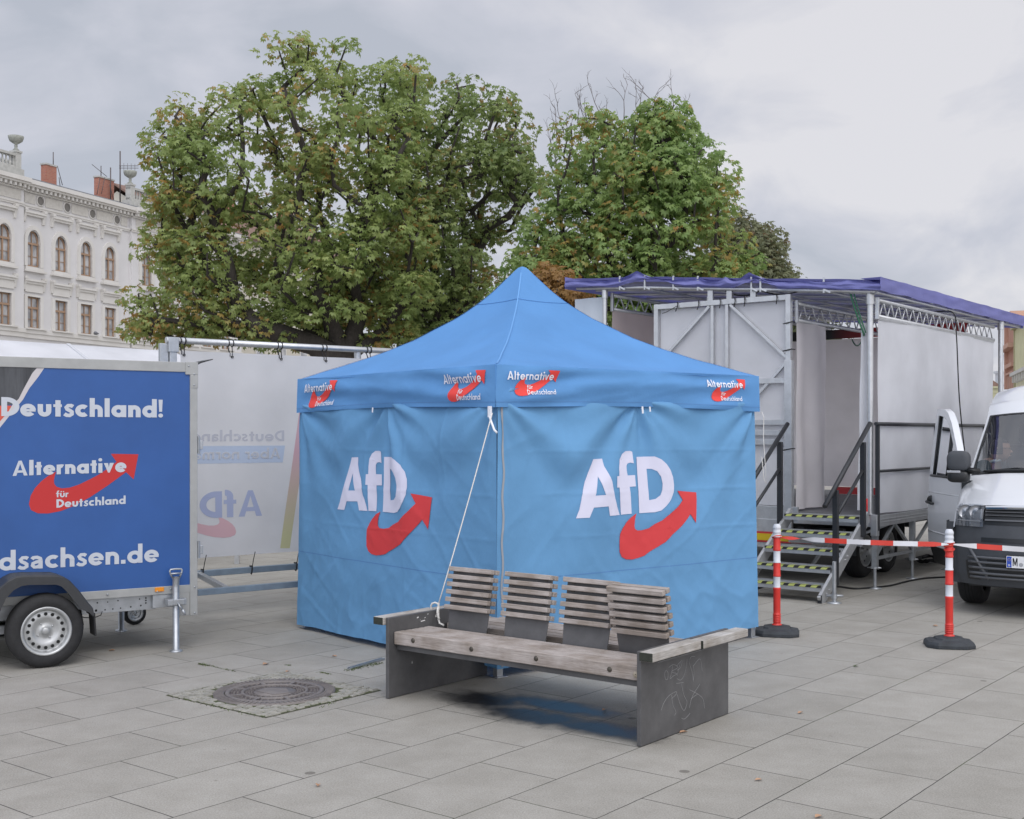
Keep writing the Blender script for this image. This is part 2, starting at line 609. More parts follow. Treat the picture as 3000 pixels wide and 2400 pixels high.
    for (px, py, rx, ry) in ((1560, 2098, 0.50, 0.20), (1760, 2135, 0.46, 0.17), (1420, 2050, 0.36, 0.22), (1640, 2070, 0.5, 0.16)):
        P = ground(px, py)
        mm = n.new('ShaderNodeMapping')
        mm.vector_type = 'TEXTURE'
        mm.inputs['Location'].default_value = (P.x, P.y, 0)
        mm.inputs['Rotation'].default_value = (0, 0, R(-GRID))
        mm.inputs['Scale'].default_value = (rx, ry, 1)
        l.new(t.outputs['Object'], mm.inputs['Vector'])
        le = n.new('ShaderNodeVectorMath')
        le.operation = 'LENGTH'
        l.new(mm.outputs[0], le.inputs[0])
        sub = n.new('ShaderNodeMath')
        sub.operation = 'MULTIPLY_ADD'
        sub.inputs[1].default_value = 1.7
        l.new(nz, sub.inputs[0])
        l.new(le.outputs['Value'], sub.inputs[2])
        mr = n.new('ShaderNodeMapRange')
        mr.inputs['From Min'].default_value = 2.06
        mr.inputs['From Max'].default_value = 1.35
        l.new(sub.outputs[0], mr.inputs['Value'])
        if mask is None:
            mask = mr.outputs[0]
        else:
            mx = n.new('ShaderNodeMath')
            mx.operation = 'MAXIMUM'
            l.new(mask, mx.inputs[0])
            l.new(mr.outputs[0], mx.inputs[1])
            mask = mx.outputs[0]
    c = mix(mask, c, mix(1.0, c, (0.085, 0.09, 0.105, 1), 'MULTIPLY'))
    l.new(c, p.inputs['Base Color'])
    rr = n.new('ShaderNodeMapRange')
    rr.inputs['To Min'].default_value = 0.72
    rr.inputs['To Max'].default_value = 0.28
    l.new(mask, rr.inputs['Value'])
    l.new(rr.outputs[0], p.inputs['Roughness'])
    p.inputs['Specular IOR Level'].default_value = 0.3
    # relief
    bm1 = n.new('ShaderNodeBump')
    bm1.inputs['Strength'].default_value = 0.25
    bm1.inputs['Distance'].default_value = 0.004
    l.new(noise_(120, 4, 0.7), bm1.inputs['Height'])
    bm2 = n.new('ShaderNodeBump')
    bm2.invert = True
    bm2.inputs['Strength'].default_value = 0.7
    bm2.inputs['Distance'].default_value = 0.006
    l.new(br.outputs['Fac'], bm2.inputs['Height'])
    l.new(bm1.outputs[0], bm2.inputs['Normal'])
    l.new(bm2.outputs[0], p.inputs['Normal'])
    return m

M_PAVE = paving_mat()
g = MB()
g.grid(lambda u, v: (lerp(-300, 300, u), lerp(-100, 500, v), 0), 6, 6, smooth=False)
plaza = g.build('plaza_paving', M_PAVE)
tag(plaza, 'wide square paved in grey granite slabs', 'paving', kind='structure')

# ------------------------------------------------------------------ cobbled square with the manhole
M_SETT = mat('cobble', (0.30, 0.29, 0.255), 0.8, var=0.22, vscale=14, bump=0.5, bscale=90)
M_JOINT = mat('moss_joint', (0.055, 0.065, 0.03), 0.95, col2=(0.09, 0.10, 0.045), vscale=9, bump=0.8, bscale=120)
rng = random.Random(5)
MHC = (-6.27, 5.33)
g = MB()
g.add([ab(MHC[0] + i, MHC[1] + j, 0.004) for (i, j) in ((-.51, -.505), (.51, -.505), (.51, .505), (-.51, .505))], [(0, 1, 2, 3)], 1)
# setts: rows of small irregular stones outside the circular lid
rows = 15
for r_i in range(rows):
    b0 = -0.5 + r_i / rows + 0.003
    h_ = 1.0 / rows - 0.009
    a_ = -0.505 + rng.uniform(-0.05, 0)
    while a_ < 0.5:
        w_ = rng.uniform(0.055, 0.085)
        x0, x1 = max(a_ + 0.005, -0.503), min(a_ + w_ - 0.005, 0.503)
        a_ += w_
        if x1 - x0 < 0.02:
            continue
        pts = []
        for (x, y) in ((x0, b0), (x1, b0), (x1, b0 + h_), (x0, b0 + h_)):
            pts.append((x + rng.uniform(-.007, .007), y + rng.uniform(-.007, .007)))
        cxm = sum(q[0] for q in pts) / 4
        cym = sum(q[1] for q in pts) / 4
        if math.hypot(cxm, cym) < 0.425:
            continue
        top = 0.012 + rng.uniform(-0.003, 0.004)
        vs = [ab(MHC[0] + q[0], MHC[1] + q[1], 0.001) for q in pts] + [ab(MHC[0] + cxm + (q[0] - cxm) * .80, MHC[1] + cym + (q[1] - cym) * .80, top) for q in pts]
        g.add(vs, [(4, 5, 6, 7)] + [(k, (k + 1) % 4, 4 + (k + 1) % 4, 4 + k) for k in range(4)], 0)
cob = g.build('cobble_paving', [M_SETT, M_JOINT])
tag(cob, 'square of small pale mossy cobbles around the manhole cover', 'paving', kind='structure')

M_IRON = mat('cast_iron', (0.165, 0.15, 0.148), 0.6, 0.25, col2=(0.245, 0.22, 0.205), vscale=7, bump=0.35, bscale=160)
M_IRON_D = mat('iron_recess', (0.10, 0.085, 0.085), 0.7, 0.2, var=0.3, vscale=20)
cpos = ab(*MHC)
mh = thing('manhole_cover', 'round rusty iron manhole cover set in a square of cobbles', 'manhole cover', (cpos[0], cpos[1], 0), R(-GRID))
g = MB()
g.lathe([(0.405, 0.0), (0.405, 0.014), (0.335, 0.016), (0.335, 0.008)], 64)
for k in range(72):                                     # ribs round the rim
    a = 2 * math.pi * k / 72
    c_, s_ = math.cos(a), math.sin(a)
    g.bar((c_ * .345, s_ * .345, .017), (c_ * .397, s_ * .397, .017), .013, .007)
g.build('rim', M_IRON, mh)
g = MB()
g.lathe([(0.33, 0.006), (0.0, 0.006)], 64, 1)
g.lathe([(0.328, 0.006), (0.328, 0.018), (0.30, 0.018), (0.30, 0.006)], 64)
g.lathe([(0.222, 0.006), (0.222, 0.018), (0.205, 0.018), (0.205, 0.006)], 48)
for k in range(8):
    a = 2 * math.pi * (k + .5) / 8
    c_, s_ = math.cos(a), math.sin(a)
    g.bar((c_ * .218, s_ * .218, .0115), (c_ * .304, s_ * .304, .0115), .024, .0135)
for r_, nn, q in ((.245, 36, .012), (.268, 40, .012), (.287, 40, .010), (.19, 34, .010), (.172, 30, .010), (.155, 26, .010)):
    for k in range(nn):
        if rng.random() < .12:
            continue
        a = 2 * math.pi * (k + .5 * (nn % 3)) / nn
        g.box(-q / 2, q / 2, -q / 2, q / 2, .005, .015, 0, Matrix.Rotation(a, 3, 'Z'), (math.cos(a) * r_, math.sin(a) * r_, 0))
g.lathe([(0.14, 0.006), (0.14, 0.012), (0.0, 0.0125)], 40)
g.prism([(-.09, -.08), (.09, -.08), (.12, .02), (.0, .10), (-.12, .02)], .0115, .017)
g.build('lid', [M_IRON, M_IRON_D], mh)

# drain strip beside the bench, weeds in the joints, fallen leaves
M_GALV = mat('galvanised', (0.44, 0.46, 0.48), 0.42, 0.75, var=0.12, vscale=12, bump=0.08, bscale=40)
dA, dB = ground(1022, 1962), ground(1122, 1933)
g = MB()
dv = (dB - dA).normalized()
sv = Vector((-dv.y, dv.x, 0))
for o_ in (-.014, .014):
    g.bar(dA + sv * o_ + Vector((0, 0, .008)), dB + sv * o_ + Vector((0, 0, .008)), .010, .014)
g.bar(dA + Vector((0, 0, .003)), dB + Vector((0, 0, .003)), .03, .005)
tag(g.build('drain_strip', M_GALV), 'thin metal drain strip in the paving beside the left end of the bench', 'drain')

M_WEED = mat('weed', (0.055, 0.085, 0.025), 0.8, col2=(0.10, 0.13, 0.04), vscale=30)
def weeds(mb, A, B, n_, spread, h):
    A, B = Vector(A), Vector(B)
    for _ in range(n_):
        p = A.lerp(B, rng.random()) + Vector((rng.gauss(0, spread), rng.gauss(0, spread), 0))
        a = rng.uniform(0, 6.28)
        hh = h * rng.uniform(.4, 1)
        q = Vector((math.cos(a), math.sin(a), 0))
        s_ = Vector((-q.y, q.x, 0)) * .004
        mb.add([p - s_, p + s_, p + q * hh * .9 + Vector((0, 0, hh * .6))], [(0, 1, 2)])
g = MB()
weeds(g, ground(1015, 1966), ground(1118, 1942), 150, .018, .025)
weeds(g, ground(582, 1946), ground(612, 1951), 90, .010, .022)
weeds(g, ground(612, 1951), ground(690, 1968), 70, .006, .015)
weeds(g, ground(838, 1948), ground(850, 1950), 25, .010, .015)
weeds(g, ground(935, 1970), ground(968, 1975), 60, .010, .015)
weeds(g, ab(MHC[0] + .3, MHC[1] + .35), ab(MHC[0] + .5, MHC[1] - .1), 260, .05, .022)
weeds(g, ab(MHC[0] - .45, MHC[1] - .5), ab(MHC[0] + .5, MHC[1] - .5), 120, .012, .018)
weeds(g, ab(MHC[0] - .15, MHC[1] - .42), ab(MHC[0] + .1, MHC[1] - .42), 60, .012, .018)
tag(g.build('weeds', M_WEED), 'sparse green weeds growing in the paving joints', 'weeds', kind='stuff')

M_LEAFD = mat('dry_leaf', (0.40, 0.22, 0.13), 0.7, col2=(0.44, 0.29, 0.18), vscale=30)
leaf_spots = [(778, 1948, .075, 'orange fallen leaf lying just behind the manhole cobbles'), (842, 1970, .045, 'small brown fallen leaf at the back edge of the cobble square'),
              (980, 1925, .05, 'small tan fallen leaf left of the bench near the drain strip'), (869, 2061, .03, 'tiny yellow fallen leaf on the front rim of the manhole'),
              (2003, 2148, .06, 'brown fallen leaf at the foot of the scribbled bench end'), (1770, 2083, .05, 'fallen leaf on the wet paving under the bench'),
              (2345, 2091, .05, 'brown fallen leaf on the slabs right of the bench'), (2222, 2288, .05, 'tan fallen leaf on the slabs in front right of the bench'),
              (2398, 2396, .06, 'reddish fallen leaf at the front edge of the paving'), (2740, 1836, .06, 'tan fallen leaf behind the right bollard'),
              (932, 2304, .05, 'curled tan fallen leaf on the slabs below the manhole'), (328, 1908, .06, 'brown fallen leaf between the trailer wheel and its stand'),
              (2508, 1955, .05, 'green fallen leaf in front of and between the two bollards')]
for i, (px, py, sz, lab) in enumerate(leaf_spots):
    P = ground(px, py)
    a = rng.uniform(0, 6.28)
    g = MB()
    sz *= .72
    prof = [(0, 0), (.25, .3), (.6, .34), (1, 0)]
    vs = []
    for (t_, w_) in prof:
        for sgn in (-1, 0, 1):
            if w_ == 0 and sgn != 0:
                continue
            vs.append(((t_ - .5) * sz * 1.3, sgn * w_ * sz, .004 + (.22 * sz * abs(sgn) * (w_ / .34)) * rng.uniform(.6, 1.2) + .05 * sz * t_))
    g.add(vs, [(0, 2, 1), (0, 3, 2), (1, 2, 5, 4), (2, 3, 6, 5), (4, 5, 7), (5, 6, 7)])
    o = g.build('fallen_leaf', M_WEED if 'green' in lab else M_LEAFD, fix=False)
    o.location = (P.x, P.y, 0.001)
    o.rotation_euler = (0, 0, a)
    tag(o, lab, 'leaf', 'fallen leaves on the paving')
# ================================================================== blue pop-up tent
BLUE = (0.118, 0.300, 0.61)
def fabric(name, col, transl=0.12, bscale=26, bump=0.35, rough=0.75):
    m, n, l, p = new_mat(name)
    t = n.new('ShaderNodeTexCoord')
    nz = n.new('ShaderNodeTexNoise')
    nz.inputs['Scale'].default_value = 1.6
    nz.inputs['Detail'].default_value = 6
    l.new(t.outputs['Object'], nz.inputs['Vector'])
    r = n.new('ShaderNodeValToRGB')
    r.color_ramp.elements[0].position = 0.3
    r.color_ramp.elements[1].position = 0.7
    r.color_ramp.elements[0].color = tuple(v * .90 for v in col) + (1,)
    r.color_ramp.elements[1].color = tuple(min(1, v * 1.07) for v in col) + (1,)
    l.new(nz.outputs['Fac'], r.inputs['Fac'])
    l.new(r.outputs[0], p.inputs['Base Color'])
    p.inputs['Roughness'].default_value = rough
    p.inputs['Specular IOR Level'].default_value = 0.25
    # creases left by folding: soft ridges
    n2 = n.new('ShaderNodeTexNoise')
    n2.inputs['Scale'].default_value = 3.5
    n2.inputs['Detail'].default_value = 4
    n2.inputs['Roughness'].default_value = 0.55
    n2.inputs['Distortion'].default_value = 0.2
    l.new(t.outputs['Object'], n2.inputs['Vector'])
    b = n.new('ShaderNodeBump')
    b.inputs['Strength'].default_value = bump
    b.inputs['Distance'].default_value = 0.03
    l.new(n2.outputs['Fac'], b.inputs['Height'])
    l.new(b.outputs[0], p.inputs['Normal'])
    tr = n.new('ShaderNodeBsdfTranslucent')
    l.new(r.outputs[0], tr.inputs['Color'])
    mx = n.new('ShaderNodeMixShader')
    mx.inputs[0].default_value = transl
    l.new(p.outputs[0], mx.inputs[1])
    l.new(tr.outputs[0], mx.inputs[2])
    l.new(mx.outputs[0], n['Material Output'].inputs['Surface'])
    return m
M_TENT = fabric('tent_fabric', BLUE)
M_TWALL = fabric('tent_wall_fabric', (0.15, 0.35, 0.60), bump=0.3)
M_TVAL = fabric('tent_valance_fabric', (0.125, 0.315, 0.62), bump=0.4)
M_PWHITE = mat('print_white', (0.66, 0.66, 0.80), 0.7)
M_PRED = mat('print_red', (0.62, 0.045, 0.05), 0.7)
M_VWHITE = mat('valance_white', (0.78, 0.80, 0.86), 0.7)
M_VRED = mat('valance_red', (0.78, 0.06, 0.05), 0.7)
M_ZIP = mat('zip_tape', (0.30, 0.32, 0.35), 0.7)
M_SEAM = mat('seam_thread', (0.10, 0.24, 0.50), 0.8)
M_ALU = mat('aluminium', (0.55, 0.56, 0.57), 0.38, 0.8, var=0.1, vscale=10, bump=0.05)
M_ROPE = mat('white_rope', (0.72, 0.70, 0.66), 0.9, bump=0.5, bscale=200)

TF = Frame(-0.11, 8.55, 38.3)
LX, LY = 2.80, 2.90
ZE, ZV, ZP = 2.245, 1.942, 3.231             # eave, valance hem, peak
tent = thing('canopy_tent', 'blue pop-up canopy tent with closed printed side walls and pointed roof', 'tent', (TF.o[0], TF.o[1], 0), TF.a)

def n3(x, y, z):
    return noise.noise(Vector((x, y, z)))
def ridge(x, y, s):
    return 1 - abs(n3(x, y, s)) * 2.0

def fold(u, z, Ln, seed):
    """how far the wall cloth stands out at u along the wall and height z"""
    v = 0.0
    top = 2.02
    for i, A in enumerate((0.0, Ln * .5, Ln)):
        du, dz = u - A, top - z
        r_ = math.hypot(du, dz)
        th = math.atan2(du, dz)
        amp = .029 * math.exp(-r_ / 0.80) * min(1, r_ / .22)
        v += amp * math.sin(th * (6.0 + i) + seed * 1.7 + i * 2.1) + .5 * amp * math.sin(th * 13 + seed + i)
    # cloth swags between the ties: a slack V below the hem in each bay
    for c_ in (Ln * .25, Ln * .75):
        d_ = abs(u - c_) / (Ln * .25)
        depth = max(0, 1 - d_ ** 1.3)
        q = (top - z) - .42 * depth
        v += .032 * math.exp(-(q / .17) ** 2) * depth - .020 * math.exp(-((q - .22) / .14) ** 2) * depth
    # long vertical waves fading downwards
    v += .015 * math.sin(u * 7.5 + seed + .6 * n3(u * .7, z * .8, seed)) * min(1, max(0.15, (z - .4) / 1.3))
    # creases
    a_ = u * .80 + z * .6
    b_ = -u * .6 + z * .80
    v += .009 * max(0, ridge(a_ * 3.2 + seed, b_ * 1.0, seed) - .55)
    v += .009 * max(0, ridge(b_ * 3.6 - seed, a_ * .9, seed + 4) - .6)
    v += .006 * n3(u * 2.3, z * 2.3, seed + 9)
    # sharp creases left from folding the cloth away
    for zc in (.98, 1.30, 1.62):
        v += .0045 * math.exp(-((z - zc - .01 * n3(u * 2, zc, seed)) / .012) ** 2) * (.4 + n3(u * 1.4, zc, seed))
    for uc in (.22, .40, .61, .80):
        v += .0045 * math.exp(-((u / Ln - uc) * Ln / .014) ** 2) * (.5 + n3(z * 1.5, uc * 9, seed))
    v += .0035 * max(0, ridge(u * 6.1 + z * 2.2, z * 5.3, seed + 6) - .62)
    if z < .75:
        k = min(1, (.75 - z) / .15)
        v += k * (.011 * max(0, ridge(a_ * 5.5 + 3 + seed, b_ * 2.4, seed + 1) - .45) + .006 * n3(u * 5, z * 6, seed + 2))
    return v

def wall_out(u, z, Ln, seed):
    v = fold(u, z, Ln, seed)
    e = min(u, Ln - u)
    v *= min(1, .25 + e / .12)
    v += .030 * math.sin(math.pi * min(1, max(0, u / Ln))) * math.sin(math.pi * min(1, z / 2))
    v += .045 * (1 - z / 1.95) * (u / Ln) ** 2            # the foot of the wall is kicked out towards the far pole
    return v

def wall_bottom(u, Ln, zn, zf, seed):
    return lerp(zn, zf, u / Ln) + .012 * n3(u * 1.7, seed, 0)

def place_r(x, z, off=0.0):
    return (x, -(wall_out(x, z, LX, 1.3) + off), z)
def place_l(y, z, off=0.0):
    return (-(wall_out(y, z, LY, 5.1) + off), y, z)

def logo_frame(frame_on, base):
    """AfD letters and arrow traced on the right wall, as (x, z) outlines"""
    def P(pts):
        return [frame_on(base[0] + x / base[2], base[1] + y / base[2]) for (x, y) in pts]
    A_ = P([(148, 267), (262, 260), (275, 350), (345, 530), (385, 735), (450, 930), (322, 940), (300, 826), (130, 842), (86, 962), (-60, 972), (-20, 870), (20, 680), (55, 530), (100, 400)])
    Ah = P([(192, 472), (262, 690), (150, 700)])
    f_ = P([(443, 603), (410, 603), (411, 470), (443, 466), (446, 370), (460, 270), (495, 205), (545, 170), (605, 167), (631, 178), (645, 316), (605, 307), (568, 318), (552, 345), (552, 400), (560, 460), (656, 456), (660, 590), (578, 596), (590, 730), (595, 915), (466, 927), (452, 730)])
    D_ = P([(683, 240), (870, 234), (935, 268), (1000, 325), (1050, 400), (1078, 480), (1086, 570), (1078, 660), (1050, 740), (1000, 822), (945, 878), (880, 898), (690, 910), (688, 560)])
    Dh = P([(802, 382), (850, 382), (900, 410), (938, 475), (956, 560), (954, 630), (938, 695), (890, 740), (820, 756), (810, 560)])
    R_ = P([(655, 912), (590, 955), (535, 1015), (490, 1085), (456, 1160), (446, 1260), (452, 1370), (480, 1430), (530, 1458), (600, 1460), (670, 1442), (745, 1415), (800, 1370), (900, 1310), (990, 1250), (1060, 1165), (1150, 1075), (1243, 966), (1280, 918), (1346, 1022), (1380, 662), (1128, 642), (1190, 750), (1120, 835), (1040, 912), (958, 992), (870, 1040), (800, 1090), (720, 1112), (660, 1115), (632, 1095), (625, 1060), (632, 990)])
    return A_, Ah, f_, D_, Dh, R_

LOGO_R = logo_frame(lambda px, py: TF.on_y(px, py, -.02), (1700, 1280, 4.068))
def bbox(ps):
    return min(p[0] for p in ps), max(p[0] for p in ps), min(p[1] for p in ps), max(p[1] for p in ps)
allR = LOGO_R[0] + LOGO_R[2] + LOGO_R[3] + LOGO_R[5]
bR = bbox(allR)
xa = TF.on_x(1265, 1460, -.02)[0]
xb = TF.on_x(998, 1491, -.02)[0]
zt = TF.on_x(1112, 1321, -.02)[1]
zb = TF.on_x(1108, 1627, -.02)[1]
def toL(p):
    t_ = (p[0] - bR[0]) / (bR[1] - bR[0])
    return (lerp(xb, xa, t_), lerp(zb, zt, (p[1] - bR[2]) / (bR[3] - bR[2])))
LOGO_L = [[toL(p) for p in q] for q in LOGO_R]

def wall_panel(Ln, place, seed, zn, zf, logo, lab):
    g_ = MB()
    nu, nv = 200, 150
    g_.grid(lambda u, v: place(u * Ln, lerp(wall_bottom(u * Ln, Ln, zn, zf, seed), 2.08, v)), nu, nv, 0)
    pr = [print_tris(logo[0], [logo[1]], .03), print_tris(logo[2], [], .03), print_tris(logo[3], [logo[4]], .03)]
    add_prints(g_, pr, lambda x, z, o: place(x, z, o), 1, .0035)
    add_prints(g_, [print_tris(logo[5], [], .03)], lambda x, z, o: place(x, z, o), 2, .0055)
    # sewn seam across the wall near its foot
    for (z0_, z1_) in ((.69, .70),):
        g_.add([place(Ln * i / 80, z, .0016) for i in range(81) for z in (z0_, z0_ + .006)], [(2 * i, 2 * i + 2, 2 * i + 3, 2 * i + 1) for i in range(80)], 3, True)
    o_ = g_.build('wall_panel', [M_TWALL, M_PWHITE, M_PRED, M_SEAM], tent, fix=False)
    o_['label'] = lab
    return o_
wall_panel(LX, place_r, 1.3, .06, .10, LOGO_R, 'printed blue wall facing right, behind the bench')
wall_panel(LY, place_l, 5.1, .07, .03, LOGO_L, 'printed blue wall facing left')
g = MB()
g.grid(lambda u, v: (u * LX, LY + fold(u * LX, .06 + v * 2, LX, 8), .06 + v * 2), 40, 30)
g.build('wall_panel', M_TWALL, tent)
g = MB()
g.grid(lambda u, v: (LX + fold(u * LY, .06 + v * 2, LY, 11), u * LY, .06 + v * 2), 40, 30)
g.build('wall_panel', M_TWALL, tent)

# zip tape at the near corner
g = MB()
for k in range(40):
    za, zb_ = lerp(.08, 1.95, k / 40), lerp(.08, 1.95, (k + 1) / 40)
    xa_ = .035 + .006 * math.sin(k * .9)
    xb_ = .035 + .006 * math.sin((k + 1) * .9)
    pa, pb = place_r(xa_, za, .004), place_r(xb_, zb_, .004)
    qa, qb = place_r(xa_ + .017, za, .004), place_r(xb_ + .017, zb_, .004)
    g.add([pa, qa, qb, pb], [(0, 1, 2, 3)])
g.build('zip', M_ZIP, tent, fix=False)

# roof: four hips sagging to a rounded tip
_T = [0, .04, .0885, .18, .298, .393, .52, .623, .70, .758, .82, .873, .93, .965, 1.0]
_H = [0, .021, .048, .105, .18, .243, .345, .452, .53, .602, .69, .778, .89, .955, .985]
def roof_pt(s, t):
    """s 0..4 round the eave, t 0 eave .. 1 tip"""
    c = [(0, 0), (LX, 0), (LX, LY), (0, LY)]
    i = int(s) % 4
    f = s - int(s)
    a, b = c[i], c[(i + 1) % 4]
    x, y = lerp(a[0], b[0], f), lerp(a[1], b[1], f)
    o_ = .022
    x += o_ if x > LX / 2 else -o_
    y += o_ if y > LY / 2 else -o_
    mid = 4 * f * (1 - f)
    tt = t
    x, y = lerp(x, LX / 2, tt), lerp(y, LY / 2, tt)
    h = interp(t, _T, _H)
    z = ZE + (ZP - ZE) * h
    z -= .05 * mid * (1 - t) * min(1, t / .15) * (1 + .25 * n3(x * 1.3, y * 1.3, 3))
    z -= .012 * mid * max(0, 1 - t / .06)
    if t > .955:                                   # cap over the king pole
        k = (t - .955) / .045
        z = ZE + (ZP - ZE) * lerp(.935, 1.0, math.sin(k * math.pi / 2))
    w_ = .005 * n3(x * 5, y * 5, 1) * (1 - t) + .010 * n3(x * 1.7, y * 1.7, 6) * (1 - t)
    w_ += .006 * max(0, ridge(x * 1.9 + y * .7, y * 1.5 - x * .4, 2) - .6) * (1 - t)
    # crinkles radiating from each corner
    dc = min(math.hypot(x - p[0], y - p[1]) for p in c)
    w_ += .012 * math.exp(-dc / .35) * n3(f * 26, 0, i + 2) * min(1, t / .03)
    return (x, y, z + w_)
g = MB()
NS, NT = 96, 60
vs = [roof_pt(4 * i / NS, j / NT) for j in range(NT + 1) for i in range(NS)]
fs = [(j * NS + i, j * NS + (i + 1) % NS, (j + 1) * NS + (i + 1) % NS, (j + 1) * NS + i) for j in range(NT) for i in range(NS)]
g.add(vs, fs, 0, True)
def seam_strip(pts, up=.003, w_=.006):
    for i in range(len(pts) - 1):
        a, b = Vector(pts[i]), Vector(pts[i + 1])
        q = (b - a).normalized()
        s_ = q.cross(Vector((0, 0, 1)))
        s_ = s_.normalized() * w_ / 2 if s_.length > 1e-5 else Vector((w_ / 2, 0, 0))
        u_ = Vector((0, 0, up))
        g.add([a - s_ + u_, a + s_ + u_, b + s_ + u_, b - s_ + u_], [(0, 1, 2, 3)], 1)
seam_strip([roof_pt(4 * i / 96 % 4, .80) for i in range(97)], .004)
for k in range(4):
    seam_strip([roof_pt(k + 1e-4, j / 60) for j in range(1, 58)], .004, .012)
M_HEM = mat('roof_seam', (0.125, 0.315, 0.62), 0.7)
g.build('roof_canopy', [M_TENT, M_HEM], tent, fix=True)

# valance on four sides, printed
def val_out(u, z, Ln, seed):
    k = (ZE - z) / (ZE - ZV)
    e = min(u, Ln - u) / Ln
    v = .024 + .010 * k
    mid = math.exp(-((u - Ln / 2) / (Ln * .20)) ** 2)
    v += .030 * mid * math.sin(k * math.pi * 1.15) * (1 + .4 * n3(u * 2, 0, seed))
    v += .013 * math.sin(k * 11 + u * 1.7 + 2.2 * n3(u * 1.1, k, seed)) * min(1, e * 9) * (.35 + .65 * (1 - mid))
    v += .009 * n3(u * 2.6 + seed, k * 2.8, seed) * min(1, e * 12)
    v += .006 * max(0, ridge(u * 1.5 + seed, k * 3.5 + u * .8, seed) - .5) * min(1, e * 10)
    return v
def val_z(u, z, Ln):
    t_ = u / Ln
    return z + .03 * math.sin(math.pi * t_) * ((ZE - z) / (ZE - ZV)) * .75
def vr(x, z, o=0.0):
    k_ = .031 * (max(0, (x - LX) / .06 + 1) - max(0, 1 - x / .06))
    return (x + k_, -(val_out(x, z, LX, 2) + o), val_z(x, z, LX))
def vl(y, z, o=0.0):
    k_ = .031 * (max(0, (y - LY) / .06 + 1) - max(0, 1 - y / .06))
    return (-(val_out(y, z, LY, 7) + o), y + k_, val_z(y, z, LY))
def logo_small(x0, x1, zlo, zhi, flip=False):
    """word mark with arrow inside a box (x0..x1 in reading direction)"""
    w_ = x1 - x0
    h_ = zhi - zlo
    ar = [(x0 + w_ * (.14 + .86 * p[0]), zlo + h_ * p[1]) for p in arrow_outline()]
    t1 = text_print('Alternative', x0, zlo + h_ * .60, x0 + w_ * .90, h_ * .31, z1=zlo + h_ * .62, w=.165, gap=.12, maxlen=.03)
    t2 = text_print('f\u00fcr', x0 + w_ * .38, zlo + h_ * .27, x0 + w_ * .49, h_ * .15, w=.16, gap=.11, maxlen=.03)
    t3 = text_print('Deutschland', x0 + w_ * .37, zlo + h_ * .05, x0 + w_ * .91, h_ * .19, z1=zlo + h_ * .07, w=.15, gap=.11, maxlen=.03)
    return ar, t1 + t2 + t3
def valance(Ln, place, marks, lab=None):
    g_ = MB()
    g_.grid(lambda u, v: place(u * Ln, lerp(ZV, ZE + .004, v)), 90, 18, 0)
    for (x0, x1, zlo, zhi) in marks:
        ar, tx = logo_small(x0, x1, zlo, zhi)
        add_prints(g_, [print_tris(ar, [], .03)], lambda x, z, o: place(x, z, o), 2, .0055)
        add_prints(g_, tx, lambda x, z, o: place(x, z, o), 1, .0080)
    g_.add([place(Ln * i / 60, ZV + dz, .0018) for i in range(61) for dz in (.035, .039)], [(2 * i, 2 * i + 2, 2 * i + 3, 2 * i + 1) for i in range(60)], 3, True)
    return g_.build('valance', [M_TVAL, M_VWHITE, M_VRED, M_SEAM], tent, fix=False)
def mk(frame_on, p0, p1, y0, y1):
    xm, zm = [], []
    a, b = frame_on(p0, y0), frame_on(p1, y1)
    return a, b
zl = lambda f, px, py: f(px, py)[1]
onr = lambda px, py: TF.on_y(px, py, -.035)
onl = lambda px, py: TF.on_x(px, py, -.035)
# right side: marks near each end (picture points read on the valance plane)
a0, a1 = onr(1486, 1100), onr(1638, 1100)
b0, b1 = onr(2069, 1140), onr(2184, 1140)
valance(LX, vr, [(a0[0], a1[0], ZE - .235 + .012, ZE - .025), (b0[0], b1[0], ZE - .245 + .012, ZE - .03)])
# left side: reading direction runs towards the near corner, so mirror along y
def vl_m(x, z, o=0.0):
    return vl(LY - x, z, o)
c0, c1 = onl(1298, 1130), onl(1422, 1085)
d0, d1 = onl(893, 1150), onl(987, 1125)
valance(LY, vl_m, [(LY - c0[0], LY - c1[0], ZE - .265, ZE - .03), (LY - d0[0], LY - d1[0], ZE - .27, ZE - .03)])
g = MB()
g.grid(lambda u, v: (u * LX, LY + .03, lerp(ZV, ZE, v)), 12, 4)
g.build('valance', M_TVAL, tent)
g = MB()
g.grid(lambda u, v: (LX + .03, u * LY, lerp(ZV, ZE, v)), 12, 4)
g.build('valance', M_TVAL, tent)

# little white ties under the hem
def tie(p, w_=.018, h_=.05, d=(1, 0, 0)):
    g_ = MB()
    d = Vector(d)
    p = Vector(p)
    g_.bar(p + Vector((0, 0, .02)), p + Vector((0, 0, -h_)) + d * .006, w_, .003, up=(0, -1, 0) if abs(d.x) > .5 else (-1, 0, 0))
    g_.build('tie', M_VWHITE, tent)
tie((LX * .50, -.055, ZV + .005), .018, .035)
tie((LX * .53, -.052, ZV + .005), .014, .02)
tie((-.06, LY * .545, ZV + .005), .016, .02, (0, 1, 0))

# legs with foot plates (tent local frame)
for (x, y) in ((.05, .05), (LX - .01, .03), (.03, LY - .03), (LX - .05, LY - .05)):
    g = MB()
    g.box(x - .02, x + .02, y - .02, y + .02, .004, 2.2)
    leg = g.build('leg', M_ALU, tent, bevel=.003)
    g = MB()
    g.box(x - .055, x + .055, y - .055, y + .055, 0.001, .006)
    g.box(x - .026, x + .026, y - .026, y + .026, .006, .12)
    g.build('foot_plate', M_GALV, leg, bevel=.002)

